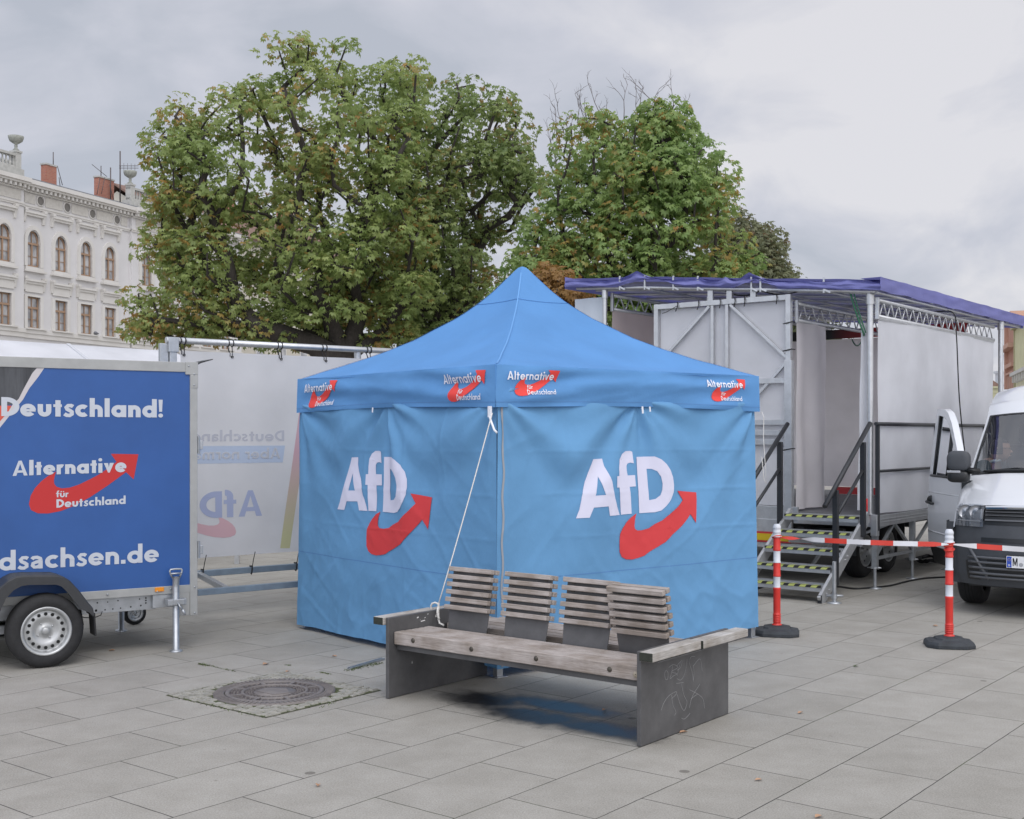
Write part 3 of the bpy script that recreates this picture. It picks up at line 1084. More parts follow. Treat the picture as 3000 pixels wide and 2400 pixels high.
# cords hanging at the corners belong to the tent
def sag(a, b, s, n=14):
    a, b = Vector(a), Vector(b)
    return [a.lerp(b, i / n) + Vector((0, 0, -s * 4 * (i / n) * (1 - i / n))) for i in range(n + 1)]
g = MB()
g.tube([(LX + .035, -.05, 1.94), (LX + .05, -.06, 1.90), (LX + .045, -.06, 1.72), (LX + .08, -.05, 1.5), (LX + .12, -.03, 1.32), (LX + .10, -.02, 1.36), (LX + .06, -.03, 1.55)], .004, 6)
g.build('hanging_cord', M_ROPE, tent)
g = MB()
g.tube([(-.045, .02, 1.93), (-.05, .02, 1.88), (-.065, -.02, 1.84), (-.06, -.05, 1.78), (-.055, -.075, 1.76)], .008, 8)
g.box(-.058, -.038, .005, .03, 1.87, 1.95)
g.build('strap', M_VWHITE, tent)
def tent_world(p):
    return (TF.o[0] + TF.ex[0] * p[0] + TF.ey[0] * p[1], TF.o[1] + TF.ex[1] * p[0] + TF.ey[1] * p[1], p[2])
# ================================================================== double-sided bench
BF = Frame(0.72, 6.67, -GRID)
M_STEEL = mat('grey_steel', (0.105, 0.104, 0.106), 0.52, 0.25, var=0.22, vscale=5, bump=0.08, bscale=300)
def wood_mat(name, c0, c1, sc):
    m, n, l, p = new_mat(name)
    t = n.new('ShaderNodeTexCoord')
    mp_ = n.new('ShaderNodeMapping')
    mp_.inputs['Scale'].default_value = sc
    l.new(t.outputs['Object'], mp_.inputs['Vector'])
    nz = n.new('ShaderNodeTexNoise')
    nz.inputs['Scale'].default_value = 5
    nz.inputs['Detail'].default_value = 9
    nz.inputs['Roughness'].default_value = 0.7
    nz.inputs['Distortion'].default_value = 0.6
    l.new(mp_.outputs[0], nz.inputs['Vector'])
    r = n.new('ShaderNodeValToRGB')
    r.color_ramp.elements[0].position = .30
    r.color_ramp.elements[1].position = .66
    r.color_ramp.elements[0].color = c0 + (1,)
    r.color_ramp.elements[1].color = c1 + (1,)
    e_ = r.color_ramp.elements.new(.22)
    e_.color = tuple(v * .45 for v in c0) + (1,)
    l.new(nz.outputs['Fac'], r.inputs['Fac'])
    n2 = n.new('ShaderNodeTexNoise')
    n2.inputs['Scale'].default_value = 6
    n2.inputs['Detail'].default_value = 5
    l.new(t.outputs['Object'], n2.inputs['Vector'])
    r2 = n.new('ShaderNodeValToRGB')
    r2.color_ramp.elements[0].position = .35
    r2.color_ramp.elements[1].position = .65
    r2.color_ramp.elements[0].color = (.72, .68, .64, 1)
    r2.color_ramp.elements[1].color = (1.08, 1.08, 1.1, 1)
    l.new(n2.outputs['Fac'], r2.inputs['Fac'])
    mx = n.new('ShaderNodeMixRGB')
    mx.blend_type = 'MULTIPLY'
    mx.inputs['Fac'].default_value = 1
    l.new(r.outputs[0], mx.inputs['Color1'])
    l.new(r2.outputs[0], mx.inputs['Color2'])
    l.new(mx.outputs[0], p.inputs['Base Color'])
    p.inputs['Roughness'].default_value = .85
    p.inputs['Specular IOR Level'].default_value = .25
    b = n.new('ShaderNodeBump')
    b.inputs['Strength'].default_value = .5
    b.inputs['Distance'].default_value = .004
    l.new(nz.outputs['Fac'], b.inputs['Height'])
    l.new(b.outputs[0], p.inputs['Normal'])
    return m
M_WOODX = wood_mat('weathered_wood', (.245, .215, .195), (.475, .43, .395), (1.6, 34, 34))
M_WOODY = wood_mat('weathered_armrest_wood', (.27, .26, .24), (.54, .52, .49), (34, 1.6, 34))
M_ENDGR = mat('wood_end', (.03, .034, .026), .9, var=.3, vscale=30)
M_BOLT = mat('bolt', (.10, .09, .075), .5, .7, var=.2, vscale=40)
M_CHALK = mat('scratch', (.33, .33, .335), .8)
M_WHITEP = mat('white_paint', (.75, .75, .74), .6)

bench = thing('park_bench', 'double-sided wooden slat bench with grey steel ends and four separate backrests', 'bench', (BF.o[0], BF.o[1], 0), BF.a)
BL, BD = 1.985, 1.02
PH = .535
for (x0, x1, lab) in ((-.028, 0, 'scribbled grey end panel'), (-BL, -BL + .028, None)):
    g = MB()
    g.box(x0, x1, 0, BD, .003, PH)
    sp = g.build('side_panel', M_STEEL, bench, bevel=.003)
    if lab:
        sp['label'] = lab
        # scratched scribble on the outer face
        g = MB()
        def scr(pts):
            q = []
            for (a, b) in pts:
                y_, z_ = BF.on_x(1500 + a / 2.464, 1550 + b / 2.464, 0)
                q.append((x1 + .0012, y_, z_))
            # smooth the polyline
            s_ = []
            for i in range(len(q) - 1):
                p0, p1, p2, p3 = [Vector(q[max(0, min(len(q) - 1, i + k))]) for k in (-1, 0, 1, 2)]
                for k in range(5):
                    t = k / 5
                    s_.append(.5 * ((2 * p1) + (p2 - p0) * t + (2 * p0 - 5 * p1 + 4 * p2 - p3) * t * t + (-p0 + 3 * p1 - 3 * p2 + p3) * t ** 3))
            s_.append(Vector(q[-1]))
            for p_, n_ in zip(s_[:-1], s_[1:]):
                if (n_ - p_).length > 1e-5:
                    g.bar(p_, n_, .0019, .0008, up=(1, 0, 0))
        for pl in ([(1108, 1020), (1100, 1050), (1108, 1085), (1122, 1082), (1125, 1040), (1112, 1018)],
                   [(1160, 985), (1150, 1040), (1140, 1080), (1165, 1060), (1190, 1045), (1150, 1030), (1195, 1000), (1165, 978), (1130, 1000)],
                   [(1215, 960), (1200, 1020), (1190, 1060)], [(1190, 985), (1225, 950), (1215, 1000), (1190, 1020)],
                   [(1262, 940), (1255, 1000), (1240, 1060), (1215, 1090), (1190, 1080)],
                   [(1320, 920), (1290, 925), (1280, 970), (1300, 1040), (1308, 1100)], [(1308, 1090), (1312, 1030), (1306, 990)], [(1306, 990), (1355, 938), (1372, 1025)],
                   [(1185, 1115), (1238, 1108)],
                   [(1075, 1310), (1095, 1255), (1130, 1205), (1180, 1175), (1186, 1190), (1150, 1225)],
                   [(1150, 1200), (1160, 1270), (1182, 1320), (1172, 1345)], [(1222, 1120), (1240, 1200), (1262, 1250), (1242, 1310), (1215, 1270), (1190, 1195)],
                   [(1355, 1120), (1310, 1190), (1290, 1240), (1280, 1290)], [(1280, 1160), (1345, 1195), (1378, 1230), (1388, 1295)],
                   [(1290, 1225), (1340, 1190)], [(1222, 1365), (1245, 1370), (1285, 1330)]):
            scr(pl)
        g.build('scribble', M_CHALK, sp, fix=False)
    else:
        g = MB()
        for (a, b, c, d) in ((.27, .29, .50, .512), (.31, .355, .472, .482), (.345, .36, .492, .50), (.375, .388, .513, .522), (.30, .31, .483, .489), (.22, .228, .20, .222)):
            g.add([(x1 + .0008, a, c), (x1 + .0008, b, c + .004), (x1 + .0008, b - .004, d), (x1 + .0008, a + .003, d - .003)], [(0, 1, 2, 3)])
        g.build('paint_mark', M_WHITEP, sp, fix=False)
# arm rests on the outer side of each end
for (xa_, xb_) in ((.002, .092), (-BL - .092, -BL - .002)):
    for (y0, y1) in ((-.0 + .01, .515), (.53, BD + .075)):
        g = MB()
        if y0 < .3:
            g.box(xa_, xb_, y0 - .035, y1, PH - .048, PH + .003)
        else:
            g.box(xa_ + .006, xb_ + .006, y0, y1, PH - .05, PH - .001)
        ar_ = g.build('armrest', [M_WOODY, M_ENDGR], bench, bevel=.005)
        for pl in ar_.data.polygons:
            if pl.normal.y < -.9:
                pl.material_index = 1
        g = MB()
        g.box(xa_ - .001 if xa_ > 0 else xa_, xb_ if xa_ > 0 else xb_ + .001, max(.03, y0), min(y1, BD - .01), PH - .056, PH - .051)
        g.build('bracket', M_STEEL, ar_)
# seats: front side and back side, slats along the bench
def seat(y_front, sgn, n_, w_, gap_, lab):
    g_ = MB()
    y_ = y_front
    for i in range(n_):
        x0, x1 = -BL + .034, -.034
        j = rng.uniform(-.002, .002)
        ya, yb = sorted((y_, y_ + sgn * w_))
        g_.box(x0 + rng.uniform(0, .004), x1 - rng.uniform(0, .004), ya, yb, .395, .437 + j)
        y_ += sgn * (w_ + gap_)
    o_ = g_.build('seat', M_WOODX, bench, bevel=.004)
    o_['label'] = lab
    return o_
seat(.145, 1, 4, .052, .011, 'front seat slats')
seat(BD - .05, -1, 9, .036, .010, 'rear seat slats')
for (ya, yb) in ((.045, .134), (BD - .048, BD - .012)):
    g = MB()
    g.box(-BL + .032, -.032, ya, yb, .357, .440)
    fb = g.build('front_beam', M_WOODX, bench, bevel=.006)
    if ya < .3:
        for x in (-1.78, -1.28, -.77, -.24):
            g = MB()
            g.lathe([(0, -.006), (.012, -.006), (.016, -.002), (.016, .004)], 14, 0, (x, ya, .400), 'Y')
            g.build('bolt', M_BOLT, fb)
        g = MB()
        g.lathe([(0, -.003), (.018, -.003), (.018, .004)], 16, 0, (-.062, ya, .392), 'Y')
        g.lathe([(0, -.0045), (.003, -.0045), (.003, .0)], 8, 1, (-.062, ya, .394), 'Y')
        g.build('wood_plug', [mat('plug', (.40, .35, .27), .7), M_BOLT], fb)
for (ya, yb) in ((.075, .155), (BD - .10, BD - .06)):
    g = MB()
    g.box(-BL + .030, -.030, ya, yb, .318, .353)
    g.box(-BL + .030, -.030, ya - .018, yb, .350, .3545)
    g.build('seat_rail', M_STEEL, bench, bevel=.002)
g = MB()
for x in (-1.86, -1.3, -.7, -.13):
    g.box(x - .03, x + .03, .16, BD - .10, .325, .352)
g.build('seat_bearer', M_STEEL, bench, bevel=.002)
# backrests
def backrest(x0, x1, y0, lean, lab):
    """steel plate with six slats on either face; lean in radians, positive away from the front"""
    q = Matrix.Rotation(-lean, 3, 'X')
    at = (0, y0, .26)
    g_ = MB()
    ins = .012
    vs = []
    for (z, a) in ((0, .03), (.30, ins), (.575, ins)):
        for y in (-.004, .004):
            for x in (x0 + a, x1 - a):
                vs.append(tuple((q @ Vector((x, y, z))) + Vector(at)))
    fcs = []
    for k in (0, 4):
        fcs += [(k, k + 1, k + 5, k + 4), (k + 2, k + 6, k + 7, k + 3), (k, k + 4, k + 6, k + 2), (k + 1, k + 3, k + 7, k + 5)]
    fcs += [(0, 2, 3, 1), (8, 9, 11, 10)]
    g_.add(vs, fcs)
    g_.box(x0 + .03, x1 - .03, -.06, .05, -.004, .006, 0, None, at)
    b_ = g_.build('backrest', M_STEEL, bench, bevel=.0015)
    b_['label'] = lab
    for side in (-1, 1):
        g_ = MB()
        for k in range(6):
            z = .303 + k * .0515
            ya, yb = (-.0085 - .038, -.0085) if side < 0 else (.0085, .0085 + .038)
            e0, e1 = rng.uniform(-.003, .003), rng.uniform(-.003, .003)
            g_.box(x0 + e0, x1 + e1, ya, yb, z, z + .031, 0, q, at)
        g_.build('slats', M_WOODX, b_, bevel=.004)
    g_ = MB()
    for k in range(5):
        for x in (x0 + .06, x1 - .06):
            g_.box(x - .012, x + .012, -.0087, -.004, .345 + k * .0515, .352 + k * .0515, 0, q, at)
            g_.box(x - .012, x + .012, .004, .0087, .345 + k * .0515, .352 + k * .0515, 0, q, at)
    g_.build('spacer', M_BOLT, b_)
LEAN = R(10)
for (x0, x1, ln, y0, lab) in ((-1.82, -1.445, LEAN, .385, 'backrest leaning back beside the rope'), (-1.33, -.955, LEAN, .385, 'backrest leaning back, second from the rope'),
                              (-.86, -.485, LEAN, .385, 'backrest leaning back, partly behind the last one'), (-.44, -.05, -LEAN, .455, 'backrest leaning forward beside the scribbled end')):
    backrest(x0, x1, y0, ln, lab)
def bench_world(p):
    return (BF.o[0] + BF.ex[0] * p[0] + BF.ey[0] * p[1], BF.o[1] + BF.ex[1] * p[0] + BF.ey[1] * p[1], p[2])

# ------------------------------------------------------------------ guy rope from the tent corner to the bench
ra = Vector(tent_world((-.055, -.02, 1.90)))
rb = Vector(bench_world((-BL + .05, .47, .585)))
g = MB()
g.tube(sag(ra, rb, .02), .0042, 7)
kn = Vector(bench_world((-BL + .045, .47, .56)))
ring_pts = []
for k in range(13):
    a = 2 * math.pi * k / 12
    ring_pts.append(Vector(bench_world((-BL + .014 + .034 * math.cos(a), .47 + .01 * math.sin(2 * a), .535 + .05 * math.sin(a)))))
g.tube(ring_pts, .0065, 7)
g.tube([rb, kn, Vector(bench_world((-BL + .06, .455, .51))), Vector(bench_world((-BL + .055, .46, .475))), Vector(bench_world((-BL + .075, .45, .45))), Vector(bench_world((-BL + .12, .44, .443)))], .0065, 7)
g.tube([kn, Vector(bench_world((-BL + .055, .45, .52))), Vector(bench_world((-BL + .05, .46, .495))), Vector(bench_world((-BL + .07, .45, .48)))], .008, 7)
tag(g.build('guy_rope', M_ROPE), 'thin white guy rope running from the tent corner down to the bench end', 'rope')
# ================================================================== blue box trailer
XF = Frame(-2.581, 9.789, 32.8)
M_TBLUE = mat('trailer_blue', (0.030, 0.098, 0.305), 0.42, var=0.10, vscale=1.5, spec=0.4)
M_TLET = mat('sticker_grey', (0.52, 0.55, 0.60), 0.5)
M_TRED = mat('sticker_red', (0.50, 0.022, 0.022), 0.45)
M_TFRAME = mat('trailer_frame', (0.38, 0.385, 0.375), 0.5, 0.3, var=0.10, vscale=6)
M_SUIT = mat('printed_suit', (0.025, 0.027, 0.031), 0.45, col2=(0.085, 0.09, 0.10), vscale=3, stretch=(5, 5, .6))
M_RUBBER = mat('rubber', (0.018, 0.018, 0.019), 0.75, var=0.25, vscale=30, bump=0.2, bscale=80)
M_PLAS = mat('black_plastic', (0.035, 0.037, 0.04), 0.5, var=0.15, vscale=12)
M_RIM = mat('silver_rim', (0.46, 0.47, 0.47), 0.38, 0.55, var=0.08, vscale=20)
M_HOLE = mat('dark_hole', (0.012, 0.012, 0.012), 0.9)
M_AMBER = mat('amber_lens', (0.75, 0.27, 0.02), 0.3)
M_CARGO = mat('trailer_wall', (0.50, 0.51, 0.52), 0.5)

box_trailer = thing('box_trailer', 'blue printed box trailer with a single axle and a grey metal frame', 'trailer', (XF.o[0], XF.o[1], 0), XF.a)
oy = lambda px, py, y=0.0: XF.on_y(px, py, y)
ZT = 2.335
TW, TL = 1.34, 3.3
PZ0, PZ1 = .522, 2.255
def plx(x, z, o=0.0):
    return (x, -o, z)
g = MB()
g.box(-TL, -.045, -.004, .03, PZ0, PZ1, 0)
def zm(px, py):                                       # zoomed crop 2: base (0,950), 2.3956
    return oy(px / 2.3956, 950 + py / 2.3956)
def zm3(px, py):
    return oy(px / 2.3956, 1400 + py / 2.3956)
place_p = lambda x, z, o: (x, -.004 - o, z)
# printed portrait corner: dark jacket, white outline, red piece
suit = [(-TL, PZ1 - .003), zm(262, 303), zm(225, 345), zm(165, 455), zm(130, 525), zm(85, 565), zm(0, 572), (-TL, zm(0, 575)[1] - .05)]
edge = [zm(262, 303), zm(312, 305), zm(268, 370), zm(205, 450), zm(160, 530), zm(110, 590), zm(60, 650), zm(0, 725), (-TL, zm(0, 725)[1] - .9), (-TL, zm(0, 680)[1] - .9), zm(0, 680), zm(60, 610), zm(90, 560), zm(130, 525), zm(165, 455), zm(225, 345)]
redp = [zm(0, 572), zm(80, 572), zm(60, 612), zm(0, 682), (-TL, zm(0, 682)[1] - .9), (-TL, zm(0, 575)[1] - .05)]
add_prints(g, [print_tris(suit, [], .5)], place_p, 3, .0012)
add_prints(g, [print_tris(edge, [], .5)], place_p, 4, .0012)
add_prints(g, [print_tris(redp, [], .5)], place_p, 5, .0012)
# lettering
a, b = zm(8, 645), zm(1140, 655)
ch = zm(60, 512)[1] - zm(60, 645)[1]
add_prints(g, text_print('Deutschland!', a[0], a[1], b[0], ch, z1=b[1], w=.235), place_p, 1, .0022)
ar0, ar1 = zm(202, 1258), zm(970, 912)
az0, az1 = zm3(320, 251)[1], zm(870, 909)[1]
arr = [(lerp(ar0[0], ar1[0], p[0]), lerp(az0, az1, p[1])) for p in arrow_outline()]
add_prints(g, [print_tris(arr, [], .3)], place_p, 2, .0012)
a, b = zm(87, 1065), zm(885, 1047)
ch = zm(150, 958)[1] - zm(150, 1063)[1]
add_prints(g, text_print('Alternative', a[0], a[1], b[0], ch, z1=b[1] + .012, w=.24), place_p, 1, .0022)
a, b = zm(392, 1215), zm(480, 1213)
add_prints(g, text_print('f\u00fcr', a[0], a[1], b[0], ch * .44, z1=b[1], w=.19), place_p, 1, .0022)
a, b = zm(395, 1288), zm(880, 1266)
add_prints(g, text_print('Deutschland', a[0], a[1], b[0], ch * .57, z1=b[1] + .006, w=.215), place_p, 1, .0022)
a, b = zm3(0, 652), zm3(1112, 588)
ch2 = zm3(1000, 460)[1] - zm3(1000, 590)[1]
add_prints(g, text_print('dsachsen.de', a[0] - .01, a[1], b[0], ch2, z1=b[1], w=.205, two_storey=True), place_p, 1, .0022)
M_OUTL = mat('print_outline', (0.55, 0.52, 0.53), 0.5)
M_ORANGE = mat('print_orange_red', (0.60, 0.09, 0.05), 0.5)
g.build('side_panel', [M_TBLUE, M_TLET, M_TRED, M_SUIT, M_OUTL, M_ORANGE], box_trailer, fix=False)['label'] = 'blue printed side panel with grey and red lettering'
# rest of the box
g = MB()
g.box(-TL, -.02, .03, TW, .46, ZT - .012)
g.build('cargo_box', M_CARGO, box_trailer)
g = MB()
g.box(-TL, 0, -.012, .032, PZ1, ZT)                       # top rail
g.box(-.062, 0, -.0145, .032, .27, PZ1 + .004)            # corner post
g.box(-TL, -.06, -.010, .032, .458, PZ0)                  # bottom rail
g.box(-.10, .004, -.018, .034, PZ1 - .02, ZT + .003)      # corner bracket
g.box(-.056, .004, -.018, .034, PZ1 - .13, PZ1 - .02)
g.build('frame', M_TFRAME, box_trailer, bevel=.003)
g = MB()
for (x, z) in ((-.075, 2.305), (-.03, 2.24), (-.03, 2.15), (-.025, .50), (-.025, .29), (-.22, .50), (-.33, .485), (-.72, .49)):
    g.lathe([(0, -.0225), (.007, -.0225), (.008, -.012)], 8, 0, (x, 0, z), 'Y')
g.build('rivet', M_GALV, box_trailer)
g = MB()
g.prism([(-.01, ZT - .01), (.03, ZT + .01), (.13, ZT + .035), (.13, ZT + .028), (.03, ZT - .004), (0, ZT - .02)], -.01, .3, 'Y')
g.build('roof_flap', M_PLAS, box_trailer)
for z in (1.66, .80):
    g = MB()
    g.box(.0, .035, .02, .06, z - .05, z + .05)
    g.box(.03, .055, .01, .055, z - .035, z + .035)
    g.lathe([(.012, -.07), (.012, .07)], 10, 0, (.02, .02, z))
    g.build('door_hinge', M_GALV, box_trailer, bevel=.003)
# chassis
g = MB()
g.box(-TL, -.32, .06, .10, .335, .452)
g.box(-TL, -.06, TW - .12, TW - .08, .335, .452)
g.box(-.36, -.06, .0, .10, .352, .456)
g.box(-TL, -.2, .10, TW - .12, .40, .455)
g.build('chassis', M_GALV, box_trailer, bevel=.003)
g = MB()
for (x, z, r_) in ((-.86, .356, .006), (-.79, .36, .010), (-.72, .36, .006), (-.66, .362, .006), (-.60, .364, .006), (-.52, .368, .007), (-.44, .372, .007), (-.78, .42, .006), (-.70, .42, .005), (-.62, .425, .006), (-.45, .425, .006), (-.40, .43, .007), (-.40, .41, .007), (-.40, .39, .007)):
    g.disc((x, .0585, z), r_, 'Y', 10)
g.build('bolt_hole', M_HOLE, box_trailer, fix=False)
g = MB()
xr, zr = zm3(1115, 782)
g.box(xr - .036, xr + .036, -.022, -.009, zr - .017, zr + .017)
g.build('side_reflector', M_AMBER, box_trailer, bevel=.003)
# axle and wheel
WX, WR = -1.221, .276
wheel = thing('wheel', None, None)
wheel.parent = box_trailer
wheel.location = (WX, -.16, WR)
def make_wheel(par, r_, wd, rim_r, outward=-1, holes=16):
    """wheel in its own frame, axle along y, outer face at y = outward*wd/2"""
    g_ = MB()
    h = wd / 2
    pr = [(rim_r - .004, -h * .80), (rim_r + .012, -h * .95), (lerp(rim_r, r_, .45), -h), (r_ - .028, -h * .93), (r_ - .008, -h * .74), (r_, -h * .5), (r_, h * .5), (r_ - .008, h * .74), (r_ - .028, h * .93), (lerp(rim_r, r_, .45), h), (rim_r + .012, h * .95), (rim_r - .004, h * .80)]
    g_.lathe(pr, 48, 0, axis='Y')
    for k in (-.28, 0, .28):
        g_.lathe([(r_ + .0006, h * k - .003), (r_ + .0006, h * k + .003)], 48, 1, axis='Y')
    g_.build('tyre', [M_RUBBER, M_HOLE], par)
    g_ = MB()
    o = outward
    pr = [(rim_r + .004, o * h * .86), (rim_r + .006, o * h * .95), (rim_r - .004, o * h * .97), (rim_r - .016, o * h * .88), (rim_r - .022, o * h * .55), (rim_r * .86, o * h * .40), (rim_r * .78, o * h * .50), (rim_r * .62, o * h * .60), (rim_r * .50, o * h * .52), (rim_r * .40, o * h * .36), (rim_r * .30, o * h * .38), (rim_r * .155, o * h * .42), (rim_r * .15, o * h * .66), (rim_r * .10, o * h * .72), (0, o * h * .72)]
    g_.lathe(pr, 48, 0, axis='Y')
    for k in range(holes):
        a = 2 * math.pi * k / holes
        rr = rim_r * .71
        g_.lathe([(0, 0), (.0135 * rim_r / .18, 0)], 12, 1, (math.cos(a) * rr, o * (h * .555 + .003), math.sin(a) * rr), 'Y')
    for k in range(4):
        a = 2 * math.pi * (k + .35) / 4
        rr = rim_r * .34
        g_.lathe([(0, o * .012), (.006, o * .012), (.008, 0)], 8, 0, (math.cos(a) * rr, o * h * .40, math.sin(a) * rr), 'Y')
    g_.build('rim', [M_RIM, M_HOLE], par)
make_wheel(wheel, WR, .17, .178, -1)
w2 = copy_tree(wheel, box_trailer)
w2.location = (WX, TW + .16, WR)
w2.rotation_euler = (0, 0, math.pi)
g = MB()
g.lathe([(.03, -.1), (.03, TW + .1)], 12, 0, (WX, 0, WR), 'Y')
g.box(WX - .45, WX + .1, .03, .09, .24, .30)
g.box(WX - .45, WX + .1, TW - .09, TW - .03, .24, .30)
g.build('axle', M_GALV, box_trailer)
# mudguard: a bent strip over the wheel
mg = [zm3(q[0], q[1]) if False else XF.on_y(q[0] / 2.3956, 1400 + q[1] / 2.3956, -.255) for q in ((-70, 1010), (-50, 930), (0, 770), (60, 720), (115, 692), (180, 685), (400, 683), (450, 696), (492, 722), (560, 795), (622, 878), (655, 915), (662, 962))]
mgi = [XF.on_y(q[0] / 2.3956, 1400 + q[1] / 2.3956, -.255) for q in ((-30, 1010), (-5, 950), (40, 850), (95, 790), (150, 760), (205, 752), (395, 750), (435, 765), (470, 800), (525, 870), (570, 925), (625, 945), (645, 962))]
g = MB()
n_ = len(mg)
vs = []
for (p, q) in zip(mg, mgi):
    vs += [(p[0], -.005, p[1]), (p[0], -.245, p[1]), (p[0], -.258, p[1] - .012), (q[0], -.258, q[1]), (q[0], -.235, q[1]), (p[0] * .9 + q[0] * .1, -.235, p[1] - .02), (p[0], -.005, p[1] - .015)]
K = 7
fs = []
for i in range(n_ - 1):
    for k in range(K):
        fs.append((i * K + k, i * K + (k + 1) % K, (i + 1) * K + (k + 1) % K, (i + 1) * K + k))
fs += [tuple(range(K))[::-1], tuple((n_ - 1) * K + k for k in range(K))]
g.add(vs, fs, 0, False)
g.build('mudguard', M_PLAS, box_trailer)
xm, zm_ = XF.on_y(645 / 2.3956, 1400 + 960 / 2.3956, -.13)
g = MB()
g.bar((xm, -.125, zm_ + .02), (xm + .012, -.125, zm_ - .155), .012, .16, up=(0, 1, 0))
g.build('mud_flap', M_RUBBER, box_trailer)
g = MB()
g.bar((xm - .05, .06, zm_ + .02), (xm - .03, .06, zm_ - .10), .012, .08, up=(0, 1, 0))
g.build('mud_flap', M_RUBBER, box_trailer)
# support leg near the rear corner, with handle
def support_leg(x, y, handle=True):
    g_ = MB()
    g_.lathe([(.052, .001), (.052, .008), (.046, .014), (.026, .02), (.026, .60)], 18, 0, (x, y, 0))
    leg_ = g_.build('support_leg', M_GALV, box_trailer)
    g_ = MB()
    g_.box(x - .075, x + .075, y - .035, y + .05, .375, .425)
    g_.box(x - .035, x + .055, y - .05, y - .03, .38, .425)
    g_.build('clamp', M_GALV, leg_, bevel=.004)
    if handle:
        g_ = MB()
        g_.lathe([(.026, .52), (.028, .58), (.034, .60)], 16, 0, (x, y, 0))
        pts = [(x - .028, y, .595), (x - .045, y, .63), (x - .05, y, .65), (x - .042, y, .662), (x, y, .664), (x + .042, y, .662), (x + .05, y, .65), (x + .045, y, .63), (x + .028, y, .595)]
        g_.tube(pts, .008, 8)
        g_.tube([(x - .045, y, .628), (x + .045, y, .628)], .008, 8)
        g_.build('handle', M_GALV, leg_)
        g_ = MB()
        g_.tube([(x + .0, y - .05, .40), (x + .01, y - .07, .37), (x + .03, y - .075, .345)], .007, 8)
        g_.tube([(x + .03, y - .075, .345), (x + .05, y - .078, .30)], .011, 8)
        g_.build('lever', M_GALV, leg_)
support_leg(-.198, -.079)
support_leg(-.30, TW - .16, False)
g = MB()
g.box(-.16, -.062, -.008, .06, .275, .46)
g.build('corner_plate', M_TFRAME, box_trailer, bevel=.003)
g = MB()
g.tube([(-.95, -.02, .35), (-.90, -.03, .325), (-.83, -.03, .318), (-.77, -.01, .33), (-.75, 0.03, .352)], .004, 6)
g.build('cable', M_RUBBER, box_trailer)

# ================================================================== banner on its own trailer frame
PF = Frame(-3.24, 11.19, 37.85)
M_BANNER = fabric('banner_cloth', (0.71, 0.71, 0.725), transl=0.42, bump=0.15)
M_GPRINT = mat('show_through_grey', (0.46, 0.465, 0.51), 0.8)
M_BPRINT = mat('show_through_blue', (0.44, 0.51, 0.63), 0.8)
M_BPRINT2 = mat('show_through_dark_blue', (0.36, 0.40, 0.56), 0.8)
M_RPRINT = mat('show_through_red', (0.62, 0.40, 0.43), 0.8)
M_CORD = mat('black_cord', (0.015, 0.015, 0.016), 0.8)
def stripe_mat():
    m, n, l, p = new_mat('show_through_stripe')
    t = n.new('ShaderNodeTexCoord')
    s_ = n.new('ShaderNodeSeparateXYZ')
    l.new(t.outputs['Object'], s_.inputs[0])
    r = n.new('ShaderNodeValToRGB')
    mr = n.new('ShaderNodeMapRange')
    mr.inputs['From Min'].default_value = .6
    mr.inputs['From Max'].default_value = 1.9
    l.new(s_.outputs['Z'], mr.inputs['Value'])
    r.color_ramp.elements[0].color = (0.55, 0.53, 0.30, 1)
    r.color_ramp.elements[0].position = .1
    r.color_ramp.elements[1].color = (0.56, 0.36, 0.40, 1)
    r.color_ramp.elements[1].position = .75
    l.new(mr.outputs[0], r.inputs['Fac'])
    l.new(r.outputs[0], p.inputs['Base Color'])
    p.inputs['Roughness'].default_value = .8
    return m
M_SPRINT = stripe_mat()
M_SCOL = mat('blue_grey_beam', (0.26, 0.32, 0.38), 0.45, 0.4, var=0.15, vscale=6)
banner_trailer = thing('banner_trailer', 'open metal trailer frame holding a white banner between the blue trailer and the tent', 'banner trailer', (PF.o[0], PF.o[1], 0), PF.a)
bo = lambda px, py, y=0.0: PF.on_y(px, py, y)
BLn = 3.1
g = MB()
g.box(0.02, BLn + .6, -.035, .02, .39, .45)
g.build('base_beam', M_SCOL, banner_trailer, bevel=.004)
g = MB()
g.box(0.0, BLn + .6, -.737, -.683, .312, .368)
g.build('base_beam', M_SCOL, banner_trailer, bevel=.004)
for x in (.30, 3.3):
    g = MB()
    g.bar((x, -.683, .340), (x, -.036, .420), .05, .05)
    g.build('cross_beam', M_GALV, banner_trailer, bevel=.004)
for x in (2.4, 3.3):
    for (ya, yb) in ((-.735, -.685), (-.03, .015)):
        g = MB()
        g.box(x - .03, x + .03, ya, yb, .002, .31 if ya < -.5 else .388)
        g.build('stand_leg', M_GALV, banner_trailer)
for px in (506, 1052, 1480):
    x_ = bo(px, 1100)[0]
    g = MB()
    if px < 600:
        g.box(x_ - .035, x_ + .035, -.02, .03, .45, 2.60)
        g.box(x_ - .12, x_ - .04, .0, .05, 1.2, 2.60)
        g.box(x_ - .05, x_ + .05, -.03, .04, 2.52, 2.66)
    else:
        g.tube([(x_, .03, .45), (x_, .03, 2.60)], .024, 12)
        g.lathe([(.036, 2.50), (.036, 2.62)], 12, 0, (x_, .03, 0))
    g.build('post', M_GALV, banner_trailer, bevel=.004 if px < 600 else 0)
x_a, z_a = bo(487, 1000)
x_b, z_b = bo(1180, 1041)
g = MB()
g.tube([(x_a, .005, 2.632), (BLn + .7, .005, 2.632)], .030, 16)
g.build('top_tube', M_ALU, banner_trailer)
XB0, ZB0, ZB1 = bo(527, 1100, -.03)[0], .575, 2.535
